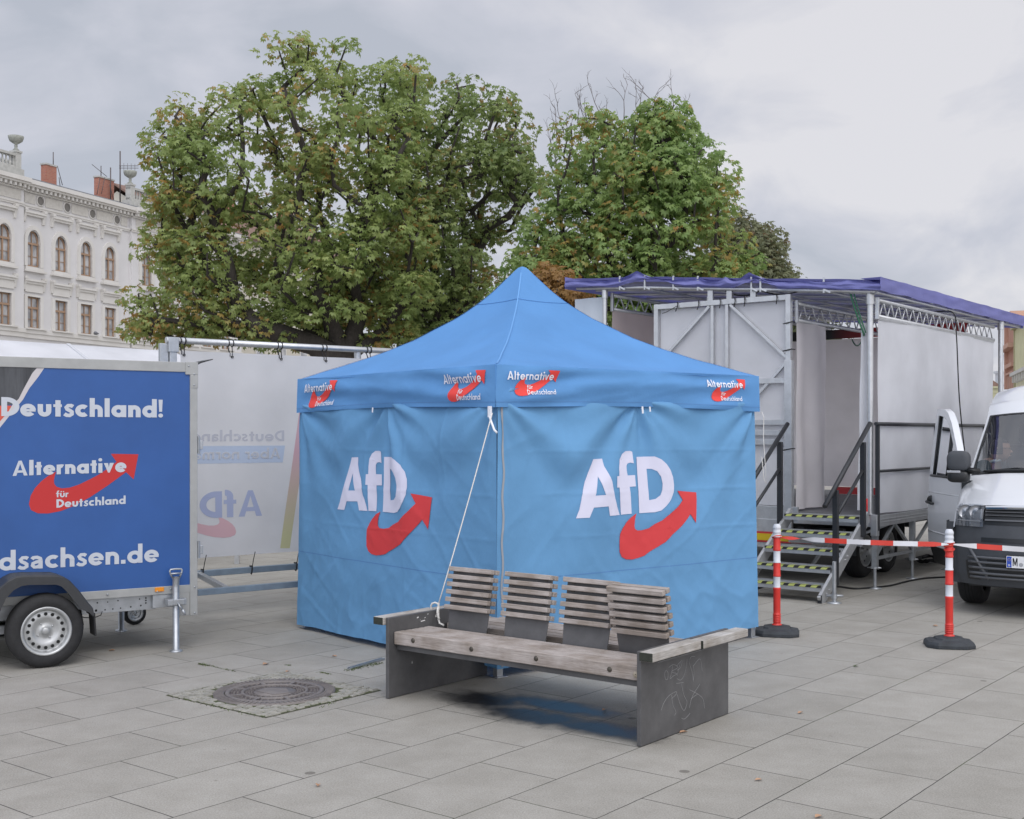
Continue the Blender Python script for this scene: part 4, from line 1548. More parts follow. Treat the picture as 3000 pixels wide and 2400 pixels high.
def ban(x, z, o=0.0):
    k = (x - XB0) / 3.2
    w_ = .012 * n3(x * 1.3, z * 1.1, 4) + .006 * n3(x * 4, z * 1.2, 7)
    return (x, -.045 - w_ - o, z)
g = MB()
g.grid(lambda u, v: ban(lerp(XB0, BLn + .5, u), lerp(ZB0, ZB1, v) - .012 * (1 - abs(math.sin(u * 7 * math.pi))) * 0), 70, 34, 0)
bz = lambda px, py: bo(px / 2.3956, 950 + py / 2.3956, -.05)
bz3 = lambda px, py: bo(px / 2.3956, 1400 + py / 2.3956, -.05)
# text seen from behind: it reads right to left
def mirrored(s, pR, pL, cap, **k):
    xR, xL = pR[0], pL[0]
    return [([(xR + xL - x, z) for (x, z) in V_], [f[::-1] for f in F_]) for (V_, F_) in text_print(s, xL, pR[1], xR, cap, **k)]
p0, p1 = bz(1995, 820), bz(1255, 820)
capd = bz(1965, 745)[1] - bz(1965, 820)[1]
add_prints(g, mirrored('Deutschland', p0, (p0[0] - capd * 9.2, 0), capd, w=.18, two_storey=True), ban, 1, .002)
ra_, rb_ = bz(2000, 852), bz(1985, 970)
add_prints(g, [print_tris([(XB0 + .02, ra_[1]), (ra_[0], ra_[1]), (rb_[0], rb_[1]), (XB0 + .02, rb_[1])], [], .15)], ban, 2, .002)
p0 = bz(1968, 942)
add_prints(g, mirrored('Aber normal', (p0[0], p0[1]), (p0[0] - capd * 8.8, 0), capd, w=.18, two_storey=True), ban, 0, .004)
# AfD and arrow
p0 = bz3(1842, 266)
cap3 = bz3(1760, 84)[1] - bz3(1760, 266)[1]
add_prints(g, mirrored('AfD', (p0[0], p0[1]), (bz3(1405, 266)[0], 0), cap3, w=.22), ban, 3, .002)
ax0, ax1 = bz3(1658, 350)[0], bz3(1658, 350)[0] - (bz3(1658, 350)[0] - bz3(1385, 300)[0]) * 2.0
az0_, az1_ = bz3(1580, 420)[1], bz3(1580, 420)[1] + cap3 * 1.15
add_prints(g, [print_tris([(lerp(ax0, ax1, p[0]), lerp(az0_, az1_, p[1])) for p in arrow_outline()], [], .1)], ban, 4, .0025)
st = [bz3(1968, 495), bz3(2032, 495), bz(2160, 440), bz(2180, 310), bz(2140, 440), bz3(2020, 120)]
st = [bz3(1968, 495), bz3(2035, 495), bz(2200, 420), bz(2128, 420)]
add_prints(g, [print_tris(st, [], .12)], ban, 5, .002)
g.build('banner', [M_BANNER, M_GPRINT, M_BPRINT, M_BPRINT2, M_RPRINT, M_SPRINT], banner_trailer, fix=False)['label'] = 'white banner seen from behind with faint mirrored print'
# cords: black loops over the tube, ties at the bottom
for px in (527, 668, 812, 943, 1074):
    g = MB()
    x_ = bo(px, 1010)[0]
    for dx in (0, .045):
        lp = [(x_ + dx * .5, -.05, 2.52)] + [(x_ + dx, .005 + .036 * math.sin(a), 2.632 - .036 * math.cos(a)) for a in [2 * math.pi * k / 10 for k in range(11)]] + [(x_ + dx * .5, -.05, 2.50)]
        g.tube(lp, .005, 6)
    g.lathe([(.006, -.055), (.014, -.055), (.014, -.050)], 12, 0, (x_ + .02, 0, 2.495), 'Y')
    g.build('tie_cord', M_CORD, banner_trailer)
for px in (592, 735, 865):
    g = MB()
    x_ = bo(px, 1640)[0]
    g.tube([(x_ + .02, -.055, .60), (x_ + .005, -.05, .53), (x_ - .005, -.045, .46)], .004, 6)
    g.tube([(x_ - .005, -.045, .46), (x_ - .01, -.045, .40), (x_ - .008, -.03, .38), (x_ - .0, .03, .40), (x_, .02, .458), (x_ - .005, -.045, .455)], .006, 6)
    g.tube([(x_ - .005, -.05, .47), (x_ - .035, -.055, .455)], .004, 6)
    g.build('tie_cord', M_CORD, banner_trailer)
# jockey wheel and draw bar reaching behind the box trailer
def to_banner(w):
    dx, dy = w[0] - PF.o[0], w[1] - PF.o[1]
    return (dx * PF.ex[0] + dy * PF.ex[1], dx * PF.ey[0] + dy * PF.ey[1])
jx, jy = to_banner((-3.47, 10.98))
jw = thing('jockey_wheel', None, None)
jw.parent = banner_trailer
jw.location = (jx, jy, .105)
make_wheel(jw, .105, .06, .068, -1, 8)
g = MB()
g.bar((jx, jy + .05, .13), (jx, jy + .05, .5), .05, .05)
g.bar((jx - .0, jy + .05, .42), (.1, -.02, .42), .05, .05)
g.build('drawbar', M_PLAS, banner_trailer)

# ================================================================== white marquee behind
M_MARQ = fabric('marquee_sheet', (0.74, 0.75, 0.79), transl=0.3, bump=0.1)
mr0, mr1 = Vector((-7.2, 14.2, 2.94)), Vector((-4.86, 17.15, 2.94))
mdir = (mr1 - mr0).normalized()
mper = Vector((mdir.y, -mdir.x, 0))
marquee = thing('marquee', 'white marquee roof seen behind the blue trailer', 'marquee', (mr1.x, mr1.y, 0), 0)
mo = Vector((mr1.x, mr1.y, 0))
g = MB()
def mq(u, v):
    p = mr0.lerp(mr1, u) - mo
    d_ = v * 1.6
    return p + mper * d_ + Vector((0, 0, -.62 * abs(v) + .012 * math.sin(u * 20) * abs(v) - .05 * math.sin(math.pi * abs(v))))
g.grid(lambda u, v: mq(u * 1.0, 2 * v - 1), 24, 20)
for k in (.56,):
    seam_pts = [mq(k, j / 10) + Vector((0, 0, .008)) for j in range(11)]
    for a, b in zip(seam_pts[:-1], seam_pts[1:]):
        g.bar(a, b, .05, .012, 1)
g.build('roof_sheet', [M_MARQ, mat('marquee_seam', (.52, .53, .56), .7)], marquee, fix=True)
g = MB()
for u in (0, .5, .97):
    for sgn in (-1, 1):
        p = mq(u, sgn * .98)
        g.box(p.x - .03, p.x + .03, p.y - .03, p.y + .03, 0.001, p.z)
g.build('pole', M_ALU, marquee)
g = MB()
for sgn in (-1, 1):
    a, b = mq(0, sgn), mq(1, sgn)
    g.add([(a.x, a.y, 2.32), (b.x, b.y, 2.32), (b.x, b.y, 2.05), (a.x, a.y, 2.05)], [(0, 1, 2, 3)])
a, b = mq(1, -1), mq(1, 1)
g.add([(a.x, a.y, 2.32), (b.x, b.y, 2.32), tuple(mq(1, 0))], [(0, 1, 2)])
g.build('side_sheet', M_MARQ, marquee)
# ================================================================== mobile stage (local: -x runs along the near end, +y into the stage)
SF = Frame(4.10, 13.45, -38.3)
M_TARP = fabric('roof_tarp', (0.215, 0.222, 0.50), transl=0.3, bump=0.6, rough=0.55)
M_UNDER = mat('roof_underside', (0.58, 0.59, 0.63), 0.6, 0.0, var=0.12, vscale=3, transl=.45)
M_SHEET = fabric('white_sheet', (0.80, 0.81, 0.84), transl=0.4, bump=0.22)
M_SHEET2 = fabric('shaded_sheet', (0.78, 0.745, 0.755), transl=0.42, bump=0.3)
M_SHADETINT = fabric('shade_tinted_sheet', (0.60, 0.51, 0.50), transl=0.35, bump=0.2)  # cloth under the roof; shade and backlight tinted into its colour
M_DECK = mat('deck_plate', (0.10, 0.102, 0.108), 0.6, var=0.2, vscale=5, bump=0.2, bscale=120)
M_BLACKP = mat('black_pipe', (0.028, 0.03, 0.034), 0.45, 0.2)
M_BLK = mat('black_cloth', (0.03, 0.03, 0.032), 0.9, var=0.2)
M_REDB = mat('red_band', (0.48, 0.03, 0.035), 0.6)
M_YEL = mat('yellow_band', (0.60, 0.43, 0.01), 0.5)
M_HIVIS = mat('hi_vis_tape', (0.52, 0.57, 0.17), 0.6)
M_TREAD = mat('metal_tread', (0.42, 0.43, 0.44), 0.5, 0.7, var=0.15, vscale=30)

stage = thing('mobile_stage', 'white mobile stage with purple-blue roof tarpaulin, trusses and raised deck', 'stage', (SF.o[0], SF.o[1], 0), SF.a)
WR_, WN_, WL_ = 0.05, -3.04, -4.22         # x of the roof's right end, its fold and its left end
def roof_z(x):
    return interp(-x, (-.10, 0, 3.04, 4.3), (3.37, 3.385, 3.66, 3.74))
DEPTH = 5.62
# roof skin
g = MB()
def rz(u, v):
    x, y = lerp(WL_, WR_, u), lerp(-.06, DEPTH, v)
    return (x, y, roof_z(x) + .10 + .02 * n3(x * 2, y * 1.5, 3) + .02 * math.sin(v * 9))
g.grid(rz, 50, 40, 0)
g.build('roof_tarp', M_TARP, stage)
g = MB()
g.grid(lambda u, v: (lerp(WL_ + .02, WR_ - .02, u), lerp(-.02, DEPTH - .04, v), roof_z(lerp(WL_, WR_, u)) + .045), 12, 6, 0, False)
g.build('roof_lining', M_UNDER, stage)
# skirt of the tarpaulin along the near edge and the right edge, with humps and creases
def hump(x):
    s_ = .058 + .018 * n3(x * 3.1, 0, 5) + .012 * n3(x * 9, 2, 5)
    for (c_, h_, w_) in ((-3.12, .125, .28), (-2.22, .035, .09), (-1.86, .05, .08), (-1.52, .105, .22), (-.9, .01, .1), (-.3, .03, .4)):
        s_ += h_ * max(0, 1 - abs(x - c_) / w_) ** 1.3
    return s_
def lowr(x):
    s_ = .022 + .014 * n3(x * 4.1, 7, 5)
    for (c_, h_, w_) in ((-3.0, .09, .40), (-2.7, .05, .3), (-1.45, .10, .30)):
        s_ -= h_ * max(0, 1 - abs(x - c_) / w_)
    return s_
g = MB()
def skirt(u, v):
    x = lerp(WL_ - .03, WR_ + .03, u)
    top, bot = hump(x), -lowr(x)
    y = -.075 - .020 * math.sin(v * 6 + n3(x * 3, v, 2) * 3) - .03 * n3(x * 2.3, v * 2, 8) - .018 * max(0, ridge(x * 4 + v, v * 3 - x, 2) - .5)
    return (x, y, roof_z(x) + lerp(bot, top, v) + .005)
g.grid(skirt, 170, 12, 0)
def skirt_top(u, v):
    x = lerp(WL_ - .03, WR_ + .03, u)
    a = skirt(u, 1)
    b = (x, .25, roof_z(x) + .102)
    return (x, lerp(a[1], b[1], v), lerp(a[2], b[2], v) + .01 * n3(x * 3, v, 2))
g.grid(skirt_top, 170, 5, 0)
def skirt_r(u, v):
    y = lerp(-.09, DEPTH + .03, u)
    return (WR_ + .035 + .012 * n3(y * 2.5, v * 2, 4), y, roof_z(0) + lerp(-.03, .12, v) + .012 * n3(y * 2, v, 9))
g.grid(skirt_r, 90, 8, 0)
g.grid(lambda u, v: (lerp(WR_ + .035, WR_ - .2, v), lerp(-.09, DEPTH, u), roof_z(0) + .12), 20, 2, 0)
g.grid(lambda u, v: (WL_ - .03 + .01 * n3(u * 9, v, 1), lerp(-.09, DEPTH, u), roof_z(-4.2) + lerp(-.04, .12, v)), 30, 4, 0)
g.grid(lambda u, v: (lerp(WL_, WR_, u), DEPTH + .03, roof_z(lerp(WL_, WR_, u)) + lerp(-.05, .12, v)), 30, 4, 0)
g.build('tarp_skirt', M_TARP, stage)
# roof edge tube and purlins
g = MB()
g.tube([(x, -.02, roof_z(x) - .03) for x in (-4.1, -3.04, -1.5, 0)], .022, 10)
g.tube([(.0, y, roof_z(0) - .035) for y in (0, DEPTH)], .02, 8)
for y in (.5, 1.1, 1.8, 2.6, 3.4, 4.2, 5.0, 5.6):
    g.tube([(x, y, roof_z(x) - .005) for x in (-4.15, -3.04, -1.5, .02)], .018, 6)
for x in (-3.1, -2.1, -1.4, -.6):
    g.tube([(x, 0, roof_z(x) - .035), (x, DEPTH, roof_z(x) - .035)], .016, 6)
for x in (-3.02, -2.25, -1.52, -1.4, -.6, -3.4, -2.6):
    g.bar((x, -.05, roof_z(x) - .06), (x, -.05, roof_z(x) + .12), .022, .012)
    g.bar((x, -.06, roof_z(x) - .02), (x + .08, -.05, roof_z(x) - .06), .02, .02)
g.build('roof_frame', M_ALU, stage)
# trusses
def truss(x, y0, y1, zt_, zb_, th=.10):
    g_ = MB()
    g_.tube([(x, y0, zt_), (x, y1, zt_)], .026, 10)
    g_.tube([(x, y0, zb_), (x, y1, zb_)], .024, 10)
    n_ = max(2, int((y1 - y0) / .24))
    for i in range(n_):
        ya, yb = lerp(y0 + .05, y1 - .05, i / n_), lerp(y0 + .05, y1 - .05, (i + .5) / n_)
        yc = lerp(y0 + .05, y1 - .05, (i + 1) / n_)
        g_.tube([(x, ya, zb_), (x, yb, zt_)], .0095, 6)
        g_.tube([(x, yb, zt_), (x, yc, zb_)], .0095, 6)
    g_.box(x - .02, x + .02, y0 - .03, y0, zb_ - .03, zt_ + .03)
    g_.build('truss', M_ALU, stage)
truss(-.03, .12, 4.45, 3.270, 3.085)
truss(-1.0, .10, 4.4, 3.30, 3.10)
truss(-3.62, .12, 4.4, 3.585, 3.40)
truss(-2.45, .6, 4.4, 3.50, 3.36)
# posts
def post(x, y, z0, z1, r_=.032, sq=False):
    g_ = MB()
    if sq:
        g_.box(x - r_, x + r_, y - r_, y + r_, z0, z1)
    else:
        g_.lathe([(r_, z0), (r_, z1)], 16, 0, (x, y, 0))
    g_.lathe([(r_ * 1.35, z1 - .14), (r_ * 1.35, z1)], 12, 0, (x, y, 0))
    g_.build('post', M_ALU, stage)
post(-.09, .05, .84, 3.36, .035)
post(.02, 4.62, .84, 3.38, .034)
post(-3.68, .02, .84, 3.68, .03)
post(-3.9, 4.6, .84, 3.70, .03)
# tail wall: white sheet in an aluminium frame
XW0, XW1 = -2.87, -1.06
g = MB()
g.grid(lambda u, v: (lerp(XW0 + .03, XW1 - .03, u), .035 + .012 * n3(u * 3, v * 3, 3), lerp(.90, 3.33, v)), 30, 30)
g.build('tail_sheet', M_SHEET, stage)
g = MB()
g.box(XW0 - .03, XW0 + .03, -.03, .03, .48, 3.40)
g.box(XW1 - .028, XW1 + .035, -.034, .03, .48, 3.40)
g.box(XW1 - .04, XW1 + .055, -.045, .035, .82, 2.62)
g.box(XW0 + .03, XW1 - .028, -.028, .028, 3.335, 3.398)
for z in (2.385, 1.89, 1.765, 1.655):
    g.box(XW0 + .03, XW1 - .04, -.026, .026, z - .032, z + .032)
for x in (-2.07, -1.87):
    g.box(x - .02, x + .02, -.022, .022, 2.42, 3.335)
    g.box(x - .02, x + .02, -.022, .022, .9, 1.62)
for (a, b) in (((-2.11, 3.33), (-2.83, 2.66)), ((-1.83, 3.33), (-1.09, 2.66)), ((-1.09, 2.60), (-1.62, 2.06)), ((-2.83, 2.58), (-2.32, 2.06)), ((-1.6, 2.35), (-2.1, 1.92))):
    g.bar((a[0], 0, a[1]), (b[0], 0, b[1]), .036, .036)
g.build('tail_frame', M_ALU, stage, bevel=.003)
for x in (-2.1, -1.52, -1.84):
    g = MB()
    g.box(x - .035, x + .035, -.012, .03, 3.40, roof_z(x) - .01)
    g.build('roof_strut', M_ALU, stage)
rr_ = random.Random(3)
for x in (-2.25, -1.95, -1.75, -1.62, -1.2, -2.55):
    g = MB()
    q = [(x, -.04, 3.41), (x + .01, -.045, 3.36), (x + rr_.uniform(-.02, .02), -.05, 3.29)]
    g.tube(q, .006, 5)
    g.build('cable_tie', M_CORD, stage)
g = MB()
g.tube([(-2.55, -.04, 3.36), (-2.68, -.1, 3.28), (-2.72, -.12, 3.27)], .004, 5)
g.tube(sag((-1.95, .1, 3.52), (-1.45, .1, 3.50), .07), .009, 6)
g.tube(sag((-1.5, .1, 3.50), (-1.0, .15, 3.45), .05), .008, 6)
for z in (3.05, 2.73, 1.56):
    g.tube([(XW1 - .05, -.05, z), (XW1 + .06, -.05, z + .02), (XW1 + .06, .04, z + .02)], .007, 5)
g.build('cable_tie', M_CORD, stage)
# lower tail: aluminium skirt, marker band, lamps
g = MB()
g.box(XW0 - .6, XW1 + .12, -.02, .02, .74, .895)
g.box(XW0 - .6, XW1 + .05, -.035, .02, .585, .74)
g.box(XW0 - .6, XW1 + .35, -.03, .02, .40, .46)
g.build('tail_board', M_ALU, stage, bevel=.004)
g = MB()
g.box(XW0 - .6, XW1 + .05, -.05, -.03, .465, .585, 0)
g.box(XW0 - .55, XW1 + .02, -.0525, -.05, .485, .565, 1)
g.build('marker_band', [M_REDB, M_YEL], stage)
g = MB()
g.box(XW1 + .06, XW1 + .30, -.05, -.005, .47, .57)
g.build('tail_lamp', mat('lamp_red', (.35, .02, .02), .2), stage, bevel=.008)
# deck
g = MB()
g.box(-3.95, -.012, .012, 5.6, .80, .832)
g.build('deck', M_DECK, stage)
g = MB()
g.box(-1.0, .0, -.005, .045, .70, .826)
g.box(-.045, .0, .045, 5.6, .70, .826)
g.box(-.01, .006, -.01, 5.6, .74, .752)
g.box(-.01, .006, -.01, 5.6, .775, .785)
for y in (1.98, 3.96):
    g.box(-.048, .012, y - .03, y + .03, .66, .835)
g.box(-.06, .014, -.014, .06, .60, .84)
g.build('deck_edge', M_ALU, stage, bevel=.003)
# legs with screw jacks, braces
def jack(x, y, zt_=.70, par=stage, nm='leg'):
    g_ = MB()
    g_.box(x - .03, x + .03, y - .03, y + .03, .24, zt_)
    g_.lathe([(.05, .225), (.05, .25)], 10, 0, (x, y, 0))
    pr = []
    for i in range(18):
        z = .012 + i * .012
        pr += [(.017, z), (.0195, z + .006)]
    g_.lathe(pr, 12, 0, (x, y, 0))
    g_.lathe([(.075, .001), (.075, .008), (.02, .016)], 14, 0, (x, y, 0))
    g_.tube([(x - .09, y, .235), (x + .08, y - .02, .24)], .008, 6)
    g_.build(nm, M_GALV, par)
for y in (.07, 1.25, 2.5, 3.9, 5.3):
    jack(-.04, y)
jack(-1.4, 2.6)
g = MB()
for (a, b) in (((.07, .36), (.62, .70)), ((.66, .70), (1.24, .36)), ((1.27, .38), (1.9, .70)), ((2.5, .40), (2.0, .70)), ((.07, .34), (1.25, .34)), ((1.27, .34), (2.5, .34))):
    g.bar((-.04, a[0], a[1]), (-.04, b[0], b[1]), .032, .032)
g.bar((-.5, .3, .5), (-.04, .62, .72), .03, .03)
g.build('brace', M_GALV, stage)
# chassis and wheels below
g = MB()
for x in (-.95, -2.9):
    g.box(x - .05, x + .05, .06, 5.5, .50, .66)
for y in (.3, 1.3, 2.6, 4):
    g.box(-2.9, -.5, y - .04, y + .04, .52, .64)
g.build('chassis', M_PLAS, stage)
sw = thing('wheel', None, None)
sw.parent = stage
sw.location = (-.62, 1.0, .33)
sw.rotation_euler = (0, 0, R(90))
make_wheel(sw, .33, .22, .19, -1, 10)
for (x, y) in ((-.62, 1.75), (-3.2, 1.0), (-3.2, 1.75)):
    c = copy_tree(sw, stage)
    c.location = (x, y, .33)
g = MB()
pts = [(1.0 - .42, .30), (1.0 - .42, .58), (1.0 - .25, .74), (1.75 + .25, .74), (1.75 + .42, .58), (1.75 + .42, .30)]
for (a, b) in zip(pts[:-1], pts[1:]):
    g.bar((-.62, a[0], a[1]), (-.62, b[0], b[1]), .30, .01, up=(1, 0, 0), roll=math.pi / 2)
g.build('mudguard', M_PLAS, stage)
# sheets: right-hand wall, inner curtain, back wall, left-hand flaps
g = MB()
def wall3(u, v):
    y, z = lerp(.14, 4.46, u), lerp(.85, 3.10, v)
    return (-.035 + .035 * math.sin(u * math.pi) * math.sin(v * 2.6) + .010 * n3(y * 2, z * 1.5, 6) + .012 * math.sin(y * 9 + z) * (1 - v) ** 3, y, z - .03 * (1 - v) * math.sin(u * 3))
g.grid(wall3, 60, 36)
g.build('side_sheet', M_SHEET, stage)['label'] = 'big white side sheet above the railing'
g = MB()
g.box(-.045, -.02, .14, 4.46, 3.05, 3.10)
g.box(-.052, -.012, .14, 4.46, 3.062, 3.075)
g.build('sheet_rail', M_ALU, stage)
g = MB()
g.grid(lambda u, v: (lerp(-.115, -.20 - .05 * (1 - v), u) + .01 * n3(u, v * 4, 1), .09 + .02 * math.sin(u * 5), lerp(.88, 3.02, v)), 8, 30)
g.build('curtain', M_SHEET, stage)
g = MB()
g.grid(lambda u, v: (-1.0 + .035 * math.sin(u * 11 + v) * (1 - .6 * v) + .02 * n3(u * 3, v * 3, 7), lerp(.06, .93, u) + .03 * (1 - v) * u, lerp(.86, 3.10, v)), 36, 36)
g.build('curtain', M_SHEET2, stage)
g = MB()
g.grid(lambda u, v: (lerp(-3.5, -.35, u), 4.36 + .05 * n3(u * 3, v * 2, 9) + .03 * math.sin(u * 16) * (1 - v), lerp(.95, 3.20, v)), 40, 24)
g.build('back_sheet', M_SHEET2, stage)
def band_mat():
    m, n, l, p = new_mat('black_red_band')
    t = n.new('ShaderNodeTexCoord')
    s_ = n.new('ShaderNodeSeparateXYZ')
    l.new(t.outputs['Object'], s_.inputs[0])
    r = n.new('ShaderNodeValToRGB')
    mr_ = n.new('ShaderNodeMapRange')
    mr_.inputs['From Min'].default_value = -2.4
    mr_.inputs['From Max'].default_value = -1.75
    l.new(s_.outputs['X'], mr_.inputs['Value'])
    r.color_ramp.elements[0].color = (.02, .022, .022, 1)
    r.color_ramp.elements[1].color = (.42, .04, .04, 1)
    l.new(mr_.outputs[0], r.inputs['Fac'])
    l.new(r.outputs[0], p.inputs['Base Color'])
    p.inputs['Roughness'].default_value = .7
    return m
g = MB()
g.box(-3.5, -.35, 4.30, 4.33, 3.205, 3.345)
g.build('banner_band', band_mat(), stage)
g = MB()
g.box(-2.35, -.35, 4.28, 4.31, .84, .945)
g.build('red_board', M_REDB, stage)
g = MB()
g.grid(lambda u, v: (lerp(-4.22, -3.72, u), .10 + .02 * n3(u * 3, v * 3, 5), lerp(2.2, 3.57, v)), 12, 16)
g.build('side_sheet', mat('pale_blue_sheet', (.55, .60, .66), .7), stage)
g = MB()
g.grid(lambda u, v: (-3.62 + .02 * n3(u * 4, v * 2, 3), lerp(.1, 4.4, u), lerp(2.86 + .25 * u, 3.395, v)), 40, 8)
g.build('inner_sheet', M_SHADETINT, stage)
# railing along the deck
g = MB()
def rail_bay(y0, y1):
    for y in (y0, y1):
        g.box(-.020, .020, y - .020, y + .020, .66, 1.845)
    g.tube([(0, y0 - .05, 1.865), (0, y1 + .05, 1.865)], .022, 10)
    g.tube([(0, y0 + .02, 1.33), (0, y1 - .02, 1.33)], .016, 8)
rail_bay(.04, 1.93)
g.build('railing', M_BLACKP, stage)
g = MB()
rail_bay(2.03, 3.95)
g.build('railing', M_BLACKP, stage)
# rope edge, green tie, red cord
g = MB()
g.tube(sag((-.30, .0, 3.35), (-.16, .05, 2.88), .02), .012, 6)
g.tube(sag((-.26, .0, 3.35), (-.14, .05, 2.9), .02), .008, 6)
g.tube(sag((-.16, .05, 2.88), (-.9, 1.5, 2.95), .1), .008, 6)
g.build('green_strap', mat('green_strap', (.03, .13, .07), .7), stage)
g = MB()
g.tube([(-.10, -.02, 1.02), (-.09, -.04, .95), (-.09, -.04, .82), (-.13, -.05, .72), (-.15, -.05, .66)], .010, 6)
g.build('red_cord', mat('red_cord', (.55, .03, .03), .6), stage)

# ------------------------------------------------------------------ steps up to the deck
M_STEPALU = mat('step_aluminium', (0.50, 0.51, 0.52), 0.4, 0.6, var=0.1, vscale=14)
sx0, sx1 = -.935, -.055
steps = thing('stage_steps', 'metal stairs with yellow-black nosings and black handrails leading onto the stage', 'stairs', (SF.o[0], SF.o[1], 0), SF.a)
NY, NZ = -1.38, .17
for i in range(5):
    yf = NY + i * .25
    z = NZ + i * .165
    g = MB()
    g.box(sx0, sx1, yf, yf + .27, z - .03, z)
    for k in range(9):                                   # grating ribs
        g.box(sx0, sx1, yf + .045 + k * .024, yf + .055 + k * .024, z, z + .004)
    tr_ = g.build('tread', M_TREAD, steps)
    g = MB()
    g.box(sx0, sx1, yf - .006, yf + .026, z - .020, z + .006, 0)
    g.box(sx0, sx1, yf - .003, yf + .020, z - .060, z - .021, 2)
    w_ = (sx1 - sx0)
    nn = 7
    for k in range(nn):
        x0 = sx0 + (k + .1) * w_ / nn
        sk = .022
        g.add([(x0, yf - .0085, z - .019), (x0 + w_ / nn * .55, yf - .0085, z - .019), (x0 + w_ / nn * .52 + sk, yf - .0085, z + .004), (x0 + sk, yf - .0085, z + .004)], [(0, 1, 2, 3)], 1)
        if x0 + w_ / nn * .52 + 2 * sk < sx1:
            g.add([(x0 + sk, yf - .0085, z + .0085), (x0 + w_ / nn * .52 + sk, yf - .0085, z + .0085), (x0 + w_ / nn * .52 + 2 * sk, yf + .025, z + .0085), (x0 + 2 * sk, yf + .025, z + .0085)], [(0, 1, 2, 3)], 1)
    g.build('nosing', [M_BLK, M_HIVIS, M_STEPALU], tr_, fix=False)
for x in (sx0 - .02, sx1 + .02):
    g = MB()
    a, b = Vector((x, NY - .06, NZ - .16)), Vector((x, NY + 1.22, NZ + .66))
    g.bar(a, b, .035, .135)
    for k in range(5):
        p = a.lerp(b, .12 + k * .19)
        for d_ in (-.03, .03):
            g.lathe([(0, .03), (.008, .03), (.009, .016)] if x > -.5 else [(0, -.03), (.008, -.03), (.009, -.016)], 8, 0, (x, p.y + d_, p.z + d_ * .6), 'X')
    g.build('stringer', M_STEPALU, steps, bevel=.003)
g = MB()
g.box(sx1 - .0, sx1 + .042, NY - .075, NY - .055, .0015, .085)
g.box(sx0 - .042, sx0, NY - .075, NY - .055, .0015, .085)
g.build('end_cap', M_BLACKP, steps)
for x in (sx0 - .055, sx1 + .055):
    g = MB()
    for (y, z0, z1) in ((NY + .26, .16, 1.16), (NY + 1.0, .62, 1.66)):
        g.box(x - .026, x + .026, y - .026, y + .026, z0, z1)
    g.tube([(x, NY - .02, 1.00), (x, NY + 1.20, 1.87)], .026, 12)
    g.tube([(x, NY + .24, .86), (x, NY + 1.0, 1.36)], .019, 10)
    g.build('handrail', M_BLACKP, steps)
g = MB()
x, y = sx1 + .13, NY + .05
pr = []
for i in range(34):
    z = .012 + i * .0125
    pr += [(.020, z), (.023, z + .006)]
g.lathe(pr, 14, 0, (x, y, 0))
g.lathe([(.075, .001), (.075, .008), (.022, .02)], 16, 0, (x, y, 0))
g.tube([(x - .075, y - .03, .075), (x + .085, y + .03, .08)], .013, 8)
g.lathe([(.032, .05), (.032, .10)], 12, 0, (x, y, 0))
g.build('support_jack', M_GALV, steps)
g = MB()
g.bar((-.5, NY + .8, .30), (-.5, .05, .62), .03, .03)
g.box(-.93, -.06, NY + 1.1, NY + 1.14, .5, .6)
g.build('under_frame', M_STEPALU, steps)

# ------------------------------------------------------------------ cables on the ground and from the roof
def stage_world(p):
    return Vector((SF.o[0] + SF.ex[0] * p[0] + SF.ey[0] * p[1], SF.o[1] + SF.ex[1] * p[0] + SF.ey[1] * p[1], p[2]))
def smooth(pts, n_=5):
    q = [Vector(p) for p in pts]
    o_ = []
    for i in range(len(q) - 1):
        p0, p1, p2, p3 = [q[max(0, min(len(q) - 1, i + k))] for k in (-1, 0, 1, 2)]
        for k in range(n_):
            t = k / n_
            o_.append(.5 * ((2 * p1) + (p2 - p0) * t + (2 * p0 - 5 * p1 + 4 * p2 - p3) * t * t + (-p0 + 3 * p1 - 3 * p2 + p3) * t ** 3))
    o_.append(q[-1])
    return o_
def gz(x, y, z=.012):
    p = ground(2150 + x / 2.156, 1150 + y / 2.156)
    return (p.x, p.y, z)
g = MB()
g.tube(smooth([gz(140, 1245), gz(230, 1225), (gz(330, 1235)), gz(540, 1245), gz(650, 1232), gz(760, 1245), gz(880, 1238), gz(990, 1225), gz(1090, 1200), gz(1200, 1180), gz(1335, 1172)]), .011, 6)
tag(g.build('power_cable', M_RUBBER), 'dark cable snaking over the paving past the stage steps to the van', 'cable')
g = MB()
cpts = []
for k in range(40):
    a = k * .42
    p = ground(2150 + 1225 / 2.156 + 46 * math.cos(a) * (1 + .1 * math.sin(k)) + k * .5, 1150 + 1062 / 2.156 + 7 * math.sin(a) + .1 * k)
    cpts.append((p.x, p.y, .014 + .012 * (k % 4)))
g.tube(smooth(cpts, 3), .013, 6)
g.tube(smooth([cpts[-1], gz(1290, 1035), gz(1340, 1050), gz(1400, 1090)]), .012, 6)
tag(g.build('power_cable', M_RUBBER), 'coiled black cable lying under the stage deck near the van', 'cable')
g = MB()
g.tube(smooth([stage_world((-.3, 1.9, 3.28)), stage_world((-.12, 2.3, 3.32)), stage_world((.07, 2.42, 3.30)), stage_world((.10, 2.45, 3.0)), stage_world((.12, 2.5, 2.2)), stage_world((.16, 2.62, 1.4)), stage_world((.22, 2.7, .5)), stage_world((.3, 2.7, .03)), stage_world((.5, 2.5, .012))]), .008, 7)
tag(g.build('hanging_cable', M_RUBBER), 'thin black cable hanging from the stage roof down behind the van door', 'cable')
